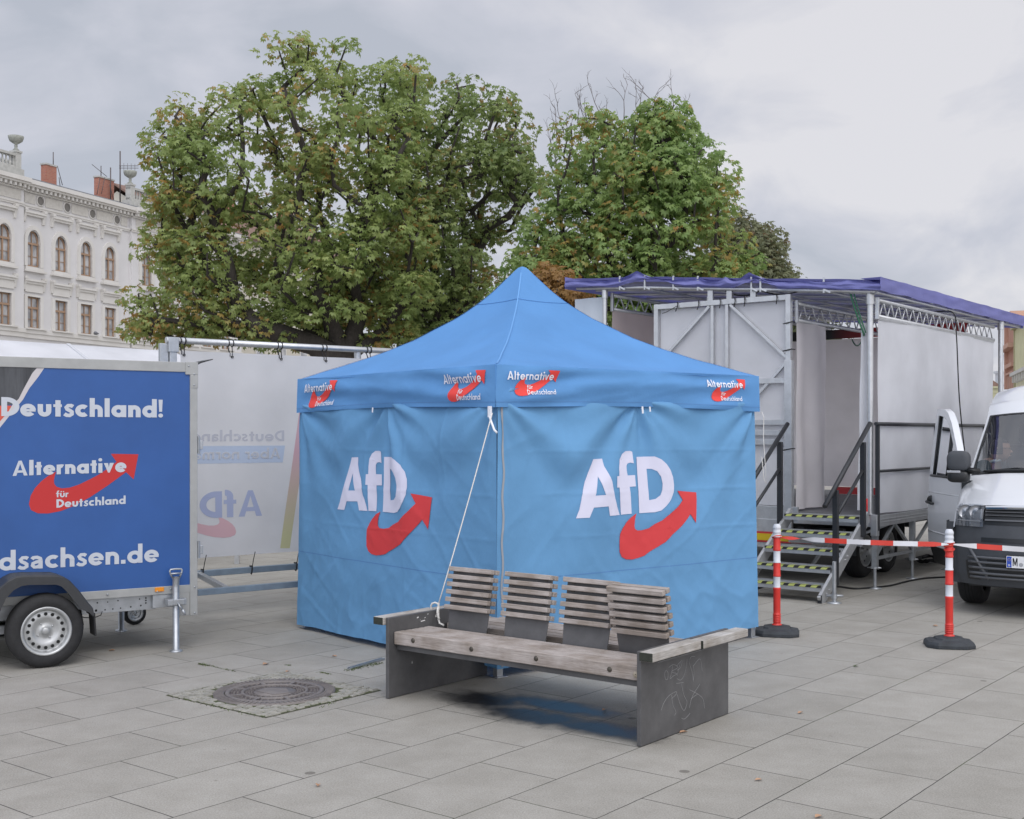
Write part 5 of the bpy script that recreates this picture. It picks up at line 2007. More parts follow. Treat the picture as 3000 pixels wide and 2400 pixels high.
# ================================================================== white van
VAN_DEG = -33.0
VF = Frame(4.94, 11.07, VAN_DEG)
def car_paint(name, col):
    m, n, l, p = new_mat(name)
    p.inputs['Base Color'].default_value = tuple(col) + (1,)
    p.inputs['Roughness'].default_value = .32
    p.inputs['Coat Weight'].default_value = .8
    p.inputs['Coat Roughness'].default_value = .06
    t = n.new('ShaderNodeTexCoord')
    nz = n.new('ShaderNodeTexNoise')
    nz.inputs['Scale'].default_value = 4
    nz.inputs['Detail'].default_value = 6
    l.new(t.outputs['Object'], nz.inputs['Vector'])
    r = n.new('ShaderNodeValToRGB')
    r.color_ramp.elements[0].color = tuple(v * .93 for v in col) + (1,)
    r.color_ramp.elements[1].color = tuple(col) + (1,)
    l.new(nz.outputs['Fac'], r.inputs['Fac'])
    l.new(r.outputs[0], p.inputs['Base Color'])
    return m
M_VAN = car_paint('van_white', (.66, .675, .70))
M_VDARK = mat('bumper_plastic', (.055, .06, .068), .62, var=.1, vscale=8, bump=.1, bscale=300)
M_VBLACK = mat('black_trim', (.014, .015, .016), .4)
M_CHROME = mat('chrome', (.72, .74, .76), .12, 1.0)
M_SLAT = mat('grille_slat', (.13, .135, .145), .35, .3)
M_REFL = mat('lamp_reflector', (.45, .46, .48), .3, .6)
M_LAMPB = mat('lamp_body', (.26, .265, .275), .3, .3)
M_SEATF = mat('seat_fabric', (.07, .072, .078), .9)
M_DASH = mat('dashboard', (.04, .045, .05), .7)
def glass_mat(name, tint, alpha, rough=0.0):
    m, n, l, p = new_mat(name)
    n.remove(p)
    tr = n.new('ShaderNodeBsdfTransparent')
    tr.inputs['Color'].default_value = tint + (1,)
    gl = n.new('ShaderNodeBsdfGlossy')
    gl.inputs['Roughness'].default_value = rough
    gl.inputs['Color'].default_value = (.95, .97, 1, 1)
    fr = n.new('ShaderNodeFresnel')
    fr.inputs['IOR'].default_value = 1.5
    ad = n.new('ShaderNodeMath')
    ad.operation = 'ADD'
    ad.inputs[1].default_value = alpha
    l.new(fr.outputs[0], ad.inputs[0])
    mx = n.new('ShaderNodeMixShader')
    l.new(ad.outputs[0], mx.inputs[0])
    l.new(tr.outputs[0], mx.inputs[1])
    l.new(gl.outputs[0], mx.inputs[2])
    l.new(mx.outputs[0], n['Material Output'].inputs['Surface'])
    return m
M_WIND = glass_mat('windscreen_glass', (.90, .94, .94), .12)
M_WINDOW = glass_mat('window_glass', (.80, .87, .86), .06)
M_LENS = glass_mat('lamp_lens', (.92, .94, .96), .05)

van = thing('delivery_van', 'white delivery van with grey bumper and its passenger door open', 'van', (VF.o[0], VF.o[1], 0), VF.a)
# front centre line: (y, z, half width, how far the flank falls back)
PRO = [(.06, .30, .84, .32), (.015, .40, .86, .34), (.0, .55, .875, .36), (.0, .72, .885, .37), (.03, .86, .89, .37), (.055, .96, .89, .37), (.085, 1.02, .89, .37), (.135, 1.065, .89, .37),
       (.25, 1.12, .89, .35), (.45, 1.20, .89, .31), (.70, 1.285, .895, .26), (.93, 1.355, .92, .22), (1.10, 1.47, .92, .20), (1.35, 1.68, .905, .19), (1.62, 1.91, .885, .18), (1.72, 1.985, .885, .18),
       (1.82, 2.06, .89, .17), (1.95, 2.15, .895, .16), (2.15, 2.25, .90, .13), (2.4, 2.32, .90, .10), (2.8, 2.355, .90, .05), (3.6, 2.37, .90, 0), (5.9, 2.36, .90, 0)]
PT = list(range(len(PRO)))
def prof(t):
    return tuple(np.interp(t, PT, [p[k] for p in PRO]) for k in range(4))
def skin(t, s, out=0.0):
    """t along the centre line, s -1..1 across"""
    y, z, hw, fall = prof(t)
    a = abs(s)
    y2 = y + fall * a ** 3.2
    drop = (.045 if t > 6 else .015) * a ** 2.5
    if t > 17:
        drop = .10 * a ** 3
    nx, ny, nz_ = 0, -1, .3
    return (hw * s * (1 + .0 * a), y2 - out, z - drop + out * .5)
T_BUMP, T_HOOD, T_WB, T_WT = 3.9, 7.0, 11.0, 15.0
# shell: bonnet, pillars, roof
g = MB()
def strip(t0, t1, s0, s1, nt_, ns_, mi=0):
    g.grid(lambda u, v: skin(lerp(t0, t1, v), lerp(s0, s1, u)), ns_, nt_, mi)
strip(T_WT, 22, -1, 1, 24, 28)
strip(T_WB, T_WT, -1, -.955, 16, 4)
strip(T_WB, T_WT, .955, 1, 16, 4)
strip(T_WB, T_WB + .12, -.955, .955, 1, 24)
# flanks: from the edge line down to the sill, open over the wheel
WYV, WRV = 1.05, .43
edge_t = np.linspace(3.9, 22, 200)
edge = [skin(t, 1.0) for t in edge_t]
ey_ = [e[1] for e in edge]
ez_ = [e[2] for e in edge]
ew_ = [e[0] for e in edge]
def flank(sgn, y0, y1):
    def f(u, v):
        y = lerp(y0, y1, u)
        zt_ = interp(y, ey_, ez_)
        wt_ = interp(y, ey_, ew_)
        d = abs(y - WYV)
        zb_ = .34
        if d < WRV:
            zb_ = .36 + math.sqrt(WRV * WRV - d * d)
        zb_ = min(zb_, zt_ - .02)
        z = lerp(zb_, zt_, v)
        k = (z - .34) / max(.01, (2.1 - .34))
        full = 1.01 - .0 * k
        if z > 1.25:
            full = lerp(1.01, .905, min(1, (z - 1.25) / .85) ** 1.15)
        wb = min(full, 1.02)
        x = lerp(wb, wt_, v ** 6)
        x = x if y > 1.1 else lerp(x, min(x, wt_ + .015), min(1, (1.1 - y) / .75))
        return (sgn * x, y, z)
    return f
for sgn in (-1, 1):
    if sgn > 0:
        g.grid(flank(sgn, .32, 5.9), 90, 26)
        continue
    # door opening left free on the side whose door stands open
    f1, f2, f3 = flank(sgn, .32, .98), flank(sgn, .98, 2.12), flank(sgn, 2.12, 5.9)
    g.grid(f1, 14, 26)
    g.grid(f3, 60, 26)
    def low_(u, v):
        p0, p1 = f2(u, 0), f2(u, .5)
        return (p0[0], p0[1], lerp(p0[2], max(p0[2] + .01, .52), v))
    g.grid(low_, 30, 3)
    g.grid(lambda u, v: f2(u, lerp(.93, 1, v)), 30, 4)
g.grid(lambda u, v: (lerp(-1.0, 1.0, u) * lerp(1.0, .80, max(0, (v - .5) / .5) ** 2), 5.9, lerp(.35, 2.36, v) - .10 * abs(2 * u - 1) ** 3 * v), 16, 12)
g.build('body', M_VAN, van)
g = MB()
g.grid(lambda u, v: skin(lerp(T_HOOD, T_WB - .05, v), lerp(-.955, .955, u), .004 + .012 * math.sin(math.pi * u) ** .5 + .012 * (1 - abs(abs(2 * u - 1) - .62) / .38) * (abs(abs(2 * u - 1) - .62) < .38)), 44, 20)
g.build('bonnet', M_VAN, van)
g = MB()
strip(T_HOOD - .1, T_WB + .1, -1, 1, 12, 24)
g.build('wing', M_VAN, van)
# windscreen with black border
g = MB()
g.grid(lambda u, v: skin(lerp(T_WB + .12, T_WT, v), lerp(-.955, .955, u), .004), 24, 16)
ws = g.build('windscreen', M_WIND, van)
g = MB()
for (t0, t1, s0, s1) in ((T_WB + .02, T_WB + .30, -.965, .965), (T_WT - .12, T_WT + .08, -.965, .965), (T_WB + .02, T_WT, -.968, -.935), (T_WB + .02, T_WT, .935, .968)):
    g.grid(lambda u, v: skin(lerp(t0, t1, v), lerp(s0, s1, u), .008), 20, 16)
g.build('seal', M_VBLACK, ws)
g = MB()
g.tube([skin(T_WB + .18, s, .03) for s in (-.80, -.6, -.4, -.15, .0)], .012, 6)
g.tube([skin(T_WB + .02, -.12, .03), skin(T_WB + .35, -.45, .03), skin(T_WB + .2, -.82, .03)], .009, 6)
g.tube([skin(T_WB + .18, s, .03) for s in (.1, .3, .6, .75)], .012, 6)
g.build('wiper', M_VBLACK, van)
# bumper
g = MB()
g.grid(lambda u, v: skin(lerp(0, 4.6, v), lerp(-1, 1, u)), 40, 22)
def bump_side(sgn):
    return lambda u, v: (sgn * lerp(skin(lerp(0, 4.4, v), 1)[0], 1.005, min(1, u * 2) ** .5), lerp(skin(lerp(0, 4.4, v), 1)[1], .66, u), lerp(.30, .90, v) - .02)
for sgn in (-1, 1):
    g.grid(bump_side(sgn), 8, 12)
g.build('bumper', M_VDARK, van)
g = MB()
for (z0, z1, s0, s1) in ((1.55, 1.95, -.62, .62), (.55, 2.1, -.86, -.70), (.55, 2.1, .70, .86)):
    g.grid(lambda u, v: skin(lerp(z0 * .9, z1 * .9, v), lerp(s0, s1, u), .004), 20, 4)
g.grid(lambda u, v: skin(lerp(.9, 2.0, v), lerp(-.60, .60, u), .005), 20, 6)
g.grid(lambda u, v: skin(lerp(3.0, 3.30, v), lerp(-.66, .66, u), .005), 20, 3)
g.build('air_intake', M_VBLACK, van)
g = MB()
for t_ in (.75, 1.1, 1.45, 1.8, 2.1):
    g.tube([skin(t_, s, .012) for s in np.linspace(-.82, .82, 24)], .013, 6)
for sgn in (-1, 1):
    g.tube([skin(.6, sgn * .60, .014), skin(2.0, sgn * .72, .014), skin(2.6, sgn * .80, .012)], .016, 6)
g.build('bumper_slat', M_SLAT, van)
# grille with chrome top bar
g = MB()
g.grid(lambda u, v: skin(lerp(4.25, 6.75, v), lerp(-.63, .63, u), .006), 30, 10)
gr = g.build('grille', M_VBLACK, van)
g = MB()
for t_ in (4.55, 5.05, 5.6, 6.15):
    g.grid(lambda u, v: skin(t_ + .20 * v, lerp(-.62, .62, u), .022 - .012 * v), 30, 2)
g.build('grille_slat', M_SLAT, gr)
g = MB()
g.grid(lambda u, v: skin(lerp(6.62, 7.02, v), lerp(-.63, .63, u), .020), 30, 2)
g.grid(lambda u, v: skin(lerp(6.45, 6.62, v), lerp(-.63, .63, u), .020 - .01 * (1 - v)), 30, 1)
g.build('chrome_bar', M_CHROME, gr)
# headlights
for sgn in (-1, 1):
    g = MB()
    g.grid(lambda u, v: skin(lerp(4.0, 7.1 + .35 * u, v), sgn * lerp(.645, .985, u), .004), 12, 10)
    hl = g.build('headlight', M_LAMPB, van)
    g = MB()
    for (s_, t_, r_) in ((.73, 5.7, .065), (.86, 5.6, .07)):
        c = Vector(skin(t_, sgn * s_, .008))
        g.lathe([(r_, -.012), (r_ * .9, .0), (r_ * .55, .012), (r_ * .35, .0), (0, -.006)], 18, 0, c, 'Y')
    g.tube([skin(4.5, sgn * s_, .012) for s_ in np.linspace(.66, .96, 8)], .010, 6)
    g.tube([skin(4.5 + k * .28, sgn * .665, .012) for k in range(8)], .010, 6)
    g.grid(lambda u, v: skin(lerp(4.2, 6.6, v), sgn * lerp(.78, .80, u), .012), 2, 8)
    g.build('reflector', M_REFL, hl)
    g = MB()
    g.grid(lambda u, v: skin(lerp(3.95, 7.15 + .35 * u, v), sgn * lerp(.64, .99, u), .022), 12, 10)
    g.build('lens', M_LENS, hl)
# number plate
PX0 = VF.on_y(2949, 1645, -.02)[0]
M_PLATE = mat('plate_white', (.74, .75, .76), .35)
M_PBLUE = mat('plate_blue', (.02, .07, .42), .4)
g = MB()
pz0, pz1 = .495, .605
g.box(PX0, PX0 + .52, -.028, -.018, pz0, pz1, 0)
g.box(PX0 - .006, PX0 + .526, -.018, .01, pz0 - .006, pz1 + .006, 2)
pp = lambda x, z, o: (x, -.028 - o, z)
add_prints(g, [print_tris([(PX0 + .004, pz0 + .004), (PX0 + .045, pz0 + .004), (PX0 + .045, pz1 - .004), (PX0 + .004, pz1 - .004)])], pp, 1, .0006)
add_prints(g, text_print('M', PX0 + .055, pz0 + .018, PX0 + .098, .075, w=.15), pp, 2, .0006)
add_prints(g, [print_tris(dot(PX0 + .128, pz0 + .032, .019)[0])], pp, 3, .0006)
add_prints(g, text_print('D', PX0 + .018, pz0 + .014, PX0 + .032, .02, w=.2), pp, 0, .0014)
for k in range(12):
    a = 2 * math.pi * k / 12
    add_prints(g, [print_tris(dot(PX0 + .0245 + .012 * math.cos(a), pz0 + .075 + .012 * math.sin(a), .002)[0])], pp, 4, .0014)
g.build('number_plate', [M_PLATE, M_PBLUE, M_VBLACK, mat('plate_seal', (.35, .36, .38), .5), M_YEL], van, fix=False)
# wheels
vw = thing('wheel', None, None)
vw.parent = van
vw.location = (-.84, WYV, .345)
vw.rotation_euler = (0, 0, R(-90))
make_wheel(vw, .345, .235, .215, -1, 10)
for (x, y, r_) in ((.86, WYV, 90), (-.86, 4.7, -90), (.86, 4.7, 90)):
    c = copy_tree(vw, van)
    c.location = (x, y, .345)
    c.rotation_euler = (0, 0, R(r_))
g = MB()
g.box(-.75, .75, .35, 5.7, .26, .36)
g.box(-.72, .72, .5, 1.6, .36, .95)
g.build('underbody', M_VBLACK, van)
# cabin
g = MB()
g.grid(lambda u, v: (lerp(-.88, .88, u), lerp(1.05, 1.55, v), 1.28 + .05 * math.sin(v * 3) - .02 * v), 12, 6)
g.box(-.88, .88, 1.45, 1.58, .8, 1.27)
g.box(-.95, .95, .95, 1.1, .7, 1.27)
g.build('dashboard', M_DASH, van)
for (x0, x1) in ((-.80, .08), (.28, .80)):
    g = MB()
    g.box(x0, x1, 2.0, 2.5, .85, 1.02)
    g.box(x0, x1, 2.46, 2.62, 1.0, 1.62)
    for xm_ in ((x0 + .25, x1 - .22) if x1 - x0 > .7 else ((x0 + x1) / 2,)):
        g.box(xm_ - .12, xm_ + .12, 2.48, 2.59, 1.64, 1.86)
    g.build('seat', M_SEATF, van, bevel=.04, seg=3)
g = MB()
g.box(-.92, .92, 2.75, 2.79, .5, 2.1)
g.build('bulkhead', mat('bulkhead', (.60, .60, .60), .7), van)
g = MB()
g.box(-.92, .92, .95, 2.79, .50, .55)
g.build('cab_floor', M_DASH, van)
g = MB()
g.tube([(.45 + .19 * math.cos(a), 1.72 + .08 * math.sin(a), 1.22 + .17 * math.sin(a)) for a in [2 * math.pi * k / 20 for k in range(21)]], .014, 8)
g.tube([(.45, 1.55, 1.1), (.45, 1.74, 1.22)], .03, 8)
g.build('steering_wheel', M_VBLACK, van)
# open passenger door, hinged at the front pillar
hinge = Vector((-.955, .98, 0))
OPEN = R(30)
q = Matrix.Rotation(OPEN, 3, 'Z')
def dp(l_, z, o=0.0):
    """l_ along the door from the hinge, z up, o outwards"""
    bow = .02 * math.sin(min(1, max(0, (z - .35) / .95)) * math.pi)
    inw = 0.0 if z < 1.25 else .09 * ((z - 1.25) / .8) ** 1.15
    p = q @ Vector((-(o + bow) + inw, l_, 0))
    return (hinge.x + p.x, hinge.y + p.y, z)
DL = 1.13
z_top = lambda l_: interp(l_, (0, .12, .30, .55, .72, .85, 1.13), (1.28, 1.42, 1.62, 1.86, 1.97, 2.01, 2.03))
g = MB()
g.grid(lambda u, v: dp(lerp(0, DL, u), lerp(.50, 1.27, v), 0), 20, 14)
g.grid(lambda u, v: dp(lerp(0, DL, u), lerp(.50, 1.27, v), -.075), 10, 8)
g.grid(lambda u, v: dp(DL, lerp(.50, 1.27, u), lerp(-.075, 0, v)), 10, 1)
g.grid(lambda u, v: dp(0, lerp(.50, 1.27, u), lerp(-.075, 0, v)), 10, 1)
g.grid(lambda u, v: dp(lerp(0, DL, u), .50, lerp(-.075, 0, v)), 6, 1)
g.grid(lambda u, v: dp(lerp(0, DL, u), 1.27, lerp(-.075, 0, v)), 6, 1)
# swage line
g.tube([dp(l_, 1.10, -.004) for l_ in (0.02, .3, .6, .9, 1.11)], .009, 6)
g.tube([dp(l_, .66, -.004) for l_ in (0.02, .3, .6, .9, 1.11)], .012, 6)
# window frame
fr_ = [(DL - .035, z) for z in (1.27, 1.5, 1.8)] + [(DL - .04, z_top(DL) - .03)] + [(l_, z_top(l_) - .012) for l_ in (.95, .85, .72, .55, .42, .30, .18, .06)]
inn_ = [(DL - .075, z) for z in (1.27, 1.5, 1.8)] + [(DL - .085, z_top(DL) - .07)] + [(l_ + .02, z_top(l_) - .065) for l_ in (.93, .84, .72, .56, .44, .32, .21, .10)]
out_ = [(DL + .005, z) for z in (1.27, 1.5, 1.8)] + [(DL, z_top(DL))] + [(l_, z_top(l_) + .012) for l_ in (.95, .85, .72, .55, .42, .30, .18, .05)]
for (P0_, P1_, o0_, o1_) in ((out_, inn_, .0, .0), (out_, inn_, -.07, -.07), (out_, out_, .0, -.07), (inn_, inn_, .0, -.07)):
    g.add([dp(p[0], p[1], o_) for a_, b_ in zip(P0_, P1_) for (p, o_) in ((a_, o0_), (b_, o1_))], [(2 * i, 2 * i + 2, 2 * i + 3, 2 * i + 1) for i in range(len(P0_) - 1)], 0, True)
door = g.build('door', M_VAN, van)
door['label'] = 'open passenger door'
g = MB()
wl = [l_ for l_ in np.linspace(.10, DL - .05, 16)]
g.add([dp(l_, z, -.028) for l_ in wl for z in (1.27, z_top(l_) - .03)], [(2 * i, 2 * i + 2, 2 * i + 3, 2 * i + 1) for i in range(15)])
g.build('window', M_WINDOW, door, fix=False)
g = MB()
sl = [dp(DL - .085, z, -.02) for z in (1.28, 1.5, 1.8, 1.965)] + [dp(l_, z_top(l_) - .06, -.02) for l_ in (.95, .85, .72, .55, .42, .30, .2)]
g.tube(sl, .012, 6)
g.tube([dp(.58, 1.28, -.02), dp(.58, z_top(.58) - .05, -.02)], .014, 6)
g.tube([dp(.1, 1.285, -.0), dp(DL - .05, 1.285, -.0)], .014, 6)
g.add([dp(.06, 1.28, -.015), dp(.30, 1.28, -.015), dp(.30, 1.60, -.015), dp(.08, 1.36, -.015)], [(0, 1, 2, 3)])
g.build('window_seal', M_VBLACK, door)
g = MB()
g.tube([dp(DL - .06, .985, .03), dp(DL - .10, .99, .045), dp(DL - .22, .985, .045), dp(DL - .26, .975, .02)], .016, 8)
g.lathe([(0, -.01), (.05, -.005), (.055, .005)], 14, 0, dp(DL - .14, 1.01, .0), 'Y')
g.build('handle', M_VBLACK, door)
g = MB()
g.grid(lambda u, v: dp(lerp(.02, DL, u), lerp(.30, .50, v), -.01 - .05 * (1 - v)), 8, 3)
g.grid(lambda u, v: dp(lerp(.02, DL, u), lerp(.30, .50, v), -.075), 8, 3)
g.build('door_sill', M_VBLACK, door)
# mirror on the door
mc = Vector((hinge.x + .015, hinge.y - .22, 1.42))
def mirror_shell(zc, hh, ww):
    g_ = MB()
    def f(u, v):
        th, ph = 2 * math.pi * u, math.pi * (v - .5)
        c = abs(math.cos(ph)) ** .55
        def se(a):
            return math.copysign(abs(a) ** .55, a)
        return (mc.x + ww * se(math.cos(th)) * c, mc.y + .065 * se(math.sin(th)) * c + .02, zc + hh * math.copysign(abs(math.sin(ph)) ** .7, math.sin(ph)))
    g_.grid(f, 28, 16)
    return g_
mr_ = mirror_shell(1.475, .105, .115).build('mirror', M_VDARK, door)
mirror_shell(1.315, .062, .110).build('lower_mirror', M_VBLACK, mr_)
g = MB()
g.tube([(mc.x + .05, mc.y + .02, 1.385), (mc.x + .20, mc.y - .03, 1.375), Vector(dp(.04, 1.37, .02))], .032, 8)
g.build('arm', M_VBLACK, mr_)
g = MB()
g.box(mc.x - .105, mc.x + .03, mc.y - .056, mc.y - .03, 1.352, 1.378)
g.build('turn_signal', M_REFL, mr_, bevel=.006)

# ------------------------------------------------------------------ person bending in the cab
M_SKIN = mat('skin', (.42, .24, .18), .6)
M_HAIR = mat('dark_hair', (.035, .03, .03), .8)
M_SHIRT = mat('teal_shirt', (.02, .06, .07), .9)
M_PALE = mat('pale_collar', (.55, .60, .62), .8)
def vw_(p):
    return Vector((VF.o[0] + VF.ex[0] * p[0] + VF.ey[0] * p[1], VF.o[1] + VF.ex[1] * p[0] + VF.ey[1] * p[1], p[2]))
def skin_body(name, verts, edges, radii, matl, parent, root=0, sub=1):
    me = bpy.data.meshes.new(name)
    me.from_pydata(verts, edges, [])
    o_ = bpy.data.objects.new(name, me)
    COL.objects.link(o_)
    o_.parent = parent
    sk = o_.modifiers.new('skin', 'SKIN')
    sk.use_smooth_shade = True
    lay = me.skin_vertices[0] if len(me.skin_vertices) else None
    if lay is None:
        bm = bmesh.new()
        bm.from_mesh(me)
        bm.verts.layers.skin.verify()
        bm.to_mesh(me)
        bm.free()
        lay = me.skin_vertices[0]
    for i, r_ in enumerate(radii):
        lay.data[i].radius = (r_, r_) if not isinstance(r_, tuple) else r_
        lay.data[i].use_root = (i == root)
    s_ = o_.modifiers.new('sub', 'SUBSURF')
    s_.levels = s_.render_levels = sub + 1
    me.materials.append(matl)
    return o_
hx, hy, hz = VF.on_y(2930, 1330, 1.75)[0], 1.75, 1.54
person = thing('person', 'person in a dark teal shirt bending forward in the van cab, seen in profile', 'person', tuple(vw_((hx, hy, 0))), VF.a)
# local: +x is where the person looks
B = [(-.30, .25, .92), (-.26, .22, 1.12), (-.18, .15, 1.30), (-.09, .05, 1.42), (-.05, .02, 1.47), (-.01, 0, 1.53), (.0, 0, 1.60),        # pelvis .. head
     (-.16, -.13, 1.37), (-.02, -.18, 1.17), (.18, -.10, 1.10), (.25, -.07, 1.10),                                                     # near arm
     (-.12, .25, 1.36), (.02, .28, 1.17), (.20, .18, 1.10), (.27, .15, 1.10),
     (-.05, .10, .90), (.12, .08, .88), (.14, .07, .62), (-.05, .36, .90), (.12, .36, .88), (.14, .36, .62)]
E_ = [(0, 1), (1, 2), (2, 3), (3, 4), (4, 5), (5, 6), (3, 7), (7, 8), (8, 9), (9, 10), (3, 11), (11, 12), (12, 13), (13, 14), (0, 15), (15, 16), (16, 17), (0, 18), (18, 19), (19, 20)]
RD = [.14, .13, .145, .10, .058, .072, .085, .065, .05, .04, .03, .065, .05, .04, .03, .09, .07, .05, .09, .07, .05]
skin_body('body', B, E_, RD, M_SKIN, person)
g = MB()
def head_pt(th, ph, r_=1.0):
    x = .105 * math.cos(ph) * math.cos(th)
    y = .078 * math.cos(ph) * math.sin(th)
    z = .125 * math.sin(ph)
    return (x * r_ + .005, y * r_, 1.575 + z * r_)
g.grid(lambda u, v: head_pt(2 * math.pi * u, math.pi * (v - .5)), 24, 16)
g.prism([(.095, 1.60), (.130, 1.555), (.098, 1.55)], -.014, .014, 'Y')                     # nose
g.box(.088, .106, -.025, .025, 1.512, 1.522)                                              # mouth
for s_ in (-1, 1):
    g.box(-.02, .015, s_ * .074 - .008, s_ * .074 + .008, 1.545, 1.605)                    # ears
g.build('head', M_SKIN, person)
g = MB()
g.grid(lambda u, v: head_pt(R(70) + R(220) * u, R(-18) + R(108) * v, 1.09), 20, 12)
g.grid(lambda u, v: head_pt(R(-180) + R(360) * u, R(38) + R(52) * v, 1.08), 24, 6)
g.build('hair', M_HAIR, person)
g = MB()
g.tube([(.098, -.06, 1.598), (.112, -.03, 1.598), (.116, 0, 1.600), (.112, .03, 1.598), (.098, .06, 1.598)], .004, 6)
for s_ in (-1, 1):
    g.tube([(.098, s_ * .06, 1.598), (.05, s_ * .08, 1.60), (-.01, s_ * .082, 1.598)], .003, 6)
g.build('glasses', M_VBLACK, person)
skin_body('shirt', [B[0], B[1], B[2], B[3], B[7], B[8], B[11], B[12]], [(0, 1), (1, 2), (2, 3), (3, 4), (4, 5), (3, 6), (6, 7)], [.155, .145, .16, .108, .078, .06, .078, .06], M_SHIRT, person)
g = MB()
g.tube([(-.06 + .085 * math.cos(a), .02 + .08 * math.sin(a), 1.455 + .02 * math.cos(a)) for a in [2 * math.pi * k / 16 for k in range(17)]], .018, 8)
g.build('collar', M_PALE, person)
# hands closed on the dash edge: palm with five fingers
for s_ in (-1, 1):
    bx, by, bz_ = (.25, -.07, 1.10) if s_ < 0 else (.27, .15, 1.10)
    hv, he, hr = [(bx, by, bz_), (bx + .05, by, bz_ - .004)], [(0, 1)], [.026, .028]
    for k, (dy, ln_) in enumerate(((-.030, .062), (-.010, .072), (.010, .068), (.029, .052))):
        i = len(hv)
        hv += [(bx + .085, by + dy, bz_), (bx + .085 + ln_ * .5, by + dy, bz_ - .006), (bx + .085 + ln_ * .8, by + dy, bz_ - .026)]
        he += [(1, i), (i, i + 1), (i + 1, i + 2)]
        hr += [.0095, .0085, .0075]
    i = len(hv)
    hv += [(bx + .035, by - s_ * .04, bz_ - .006), (bx + .068, by - s_ * .055, bz_ - .014)]
    he += [(0, i), (i, i + 1)]
    hr += [.012, .009]
    skin_body('hand', hv, he, hr, M_SKIN, person)
# ================================================================== bollards and barrier tape
M_BRED = mat('bollard_red', (0.62, 0.035, 0.025), 0.45, var=0.10, vscale=6)
M_BWH = mat('bollard_white', (0.62, 0.64, 0.68), 0.45, var=0.06, vscale=9)
M_BRUB = mat('bollard_rubber', (0.032, 0.037, 0.043), 0.7, var=0.3, vscale=12, bump=0.25, bscale=90)
def make_bollard(lab):
    b = thing('bollard', lab, 'bollard', (0, 0, 0), 0, 'red and white bollards carrying the barrier tape')
    g_ = MB()
    oc = [(-.19, -.10), (-.115, -.165), (.115, -.165), (.19, -.10), (.19, .10), (.115, .165), (-.115, .165), (-.19, .10)]
    rings = [(1.0, .002), (1.0, .028), (.93, .052), (.62, .062), (.58, .076), (.33, .088)]
    vs, fs = [], []
    for (k, z) in rings:
        vs += [(p[0] * k, p[1] * k, z) for p in oc]
    for i in range(len(rings) - 1):
        for j in range(8):
            fs.append((i * 8 + j, i * 8 + (j + 1) % 8, (i + 1) * 8 + (j + 1) % 8, (i + 1) * 8 + j))
    fs += [tuple(range(8))[::-1], tuple((len(rings) - 1) * 8 + j for j in range(8))]
    g_.add(vs, fs)
    g_.build('base', M_BRUB, b, bevel=.004, seg=2)
    g_ = MB()
    r0 = .031
    pr = [(.042, .086), (.042, .094), (r0, .10)]
    for k in range(5):
        z = .108 + k * .016
        pr += [(r0 - .001, z), (r0 + .005, z + .004), (r0 + .005, z + .009), (r0 - .001, z + .013)]
    pr += [(r0, .20), (r0, .392), (r0 + .0025, .397), (r0 + .0025, .41), (r0, .415)]
    g_.lathe(pr, 28, 0)
    g_.lathe([(r0, .415), (r0 - .0015, .418), (r0 - .0015, .505), (r0, .508)], 28, 1)
    g_.lathe([(r0, .508), (r0 + .0025, .513), (r0 + .0025, .523), (r0, .528), (r0, .63)], 28, 0)
    g_.lathe([(r0 + .0025, .63), (r0 + .0025, .64), (r0 - .0015, .643), (r0 - .0015, .733)], 28, 1)
    g_.lathe([(r0, .733), (r0 + .0025, .737), (r0 + .0025, .747), (r0, .752), (r0, .86)], 28, 0)
    g_.build('post', [M_BRED, M_BWH], b)
    g_ = MB()
    g_.lathe([(r_ * .82, z_) for (r_, z_) in [(.053, .855), (.053, .862), (.041, .868), (.040, .885), (.043, .888), (.043, .905), (.040, .908), (.040, .925), (.043, .928), (.043, .94), (.036, .955), (.030, .962), (.028, .966), (0, .966)]], 28, 0)
    g_.build('cap', M_BWH, b)
    return b
bollard = make_bollard('red and white bollard standing beside the right corner of the blue tent')
P1, P2 = ground(2276, 1860), ground(2781, 1894)
bollard.location = (P1.x, P1.y, 0)
bollard.rotation_euler = (0, 0, R(-14))
b2 = copy_tree(bollard)
b2.location = (P2.x, P2.y, 0)
b2.rotation_euler = (0, 0, R(-10))
b2['label'] = 'red and white bollard standing in front of the white van'

M_TAPER = mat('tape_red', (0.66, 0.05, 0.03), 0.4, transl=.2)
M_TAPEW = mat('tape_white', (0.72, 0.72, 0.74), 0.4, transl=.2)
def tape(A, B, sg, twist, name_lab, first, n_=120, w_=.042, per=.19):
    A, B = Vector(A), Vector(B)
    ln_ = (B - A).length
    d_ = (B - A).normalized()
    nrm = Vector((d_.y, -d_.x, 0)).normalized()
    g_ = MB()
    prev = None
    cnt = 0
    for i in range(n_ + 1):
        t_ = i / n_
        c = A.lerp(B, t_) + Vector((0, 0, -sg * 4 * t_ * (1 - t_)))
        a = twist(t_)
        gather = min(1, .25 + min(t_, 1 - t_) * 9)
        s_ = (Vector((0, 0, 1)) * math.cos(a) + nrm * math.sin(a)) * (w_ / 2 * gather)
        cur = (c - s_, c + s_ + nrm * .004 * math.sin(t_ * 30))
        if prev:
            g_.add([prev[0], cur[0], cur[1], prev[1]], [(0, 1, 2, 3)], (int(t_ * ln_ / per) + first) % 2, True)
        prev = cur
    # wraps round the posts
    for (C, sgn) in ((A, 1), (B, -1)):
        if C is B and name_lab.startswith('end of'):
            continue
    o_ = g_.build('barrier_tape', [M_TAPER, M_TAPEW], None, fix=False)
    return tag(o_, name_lab, 'barrier tape', 'barrier tape on the bollards')
tA = (P1.x + .02, P1.y - .042, .853)
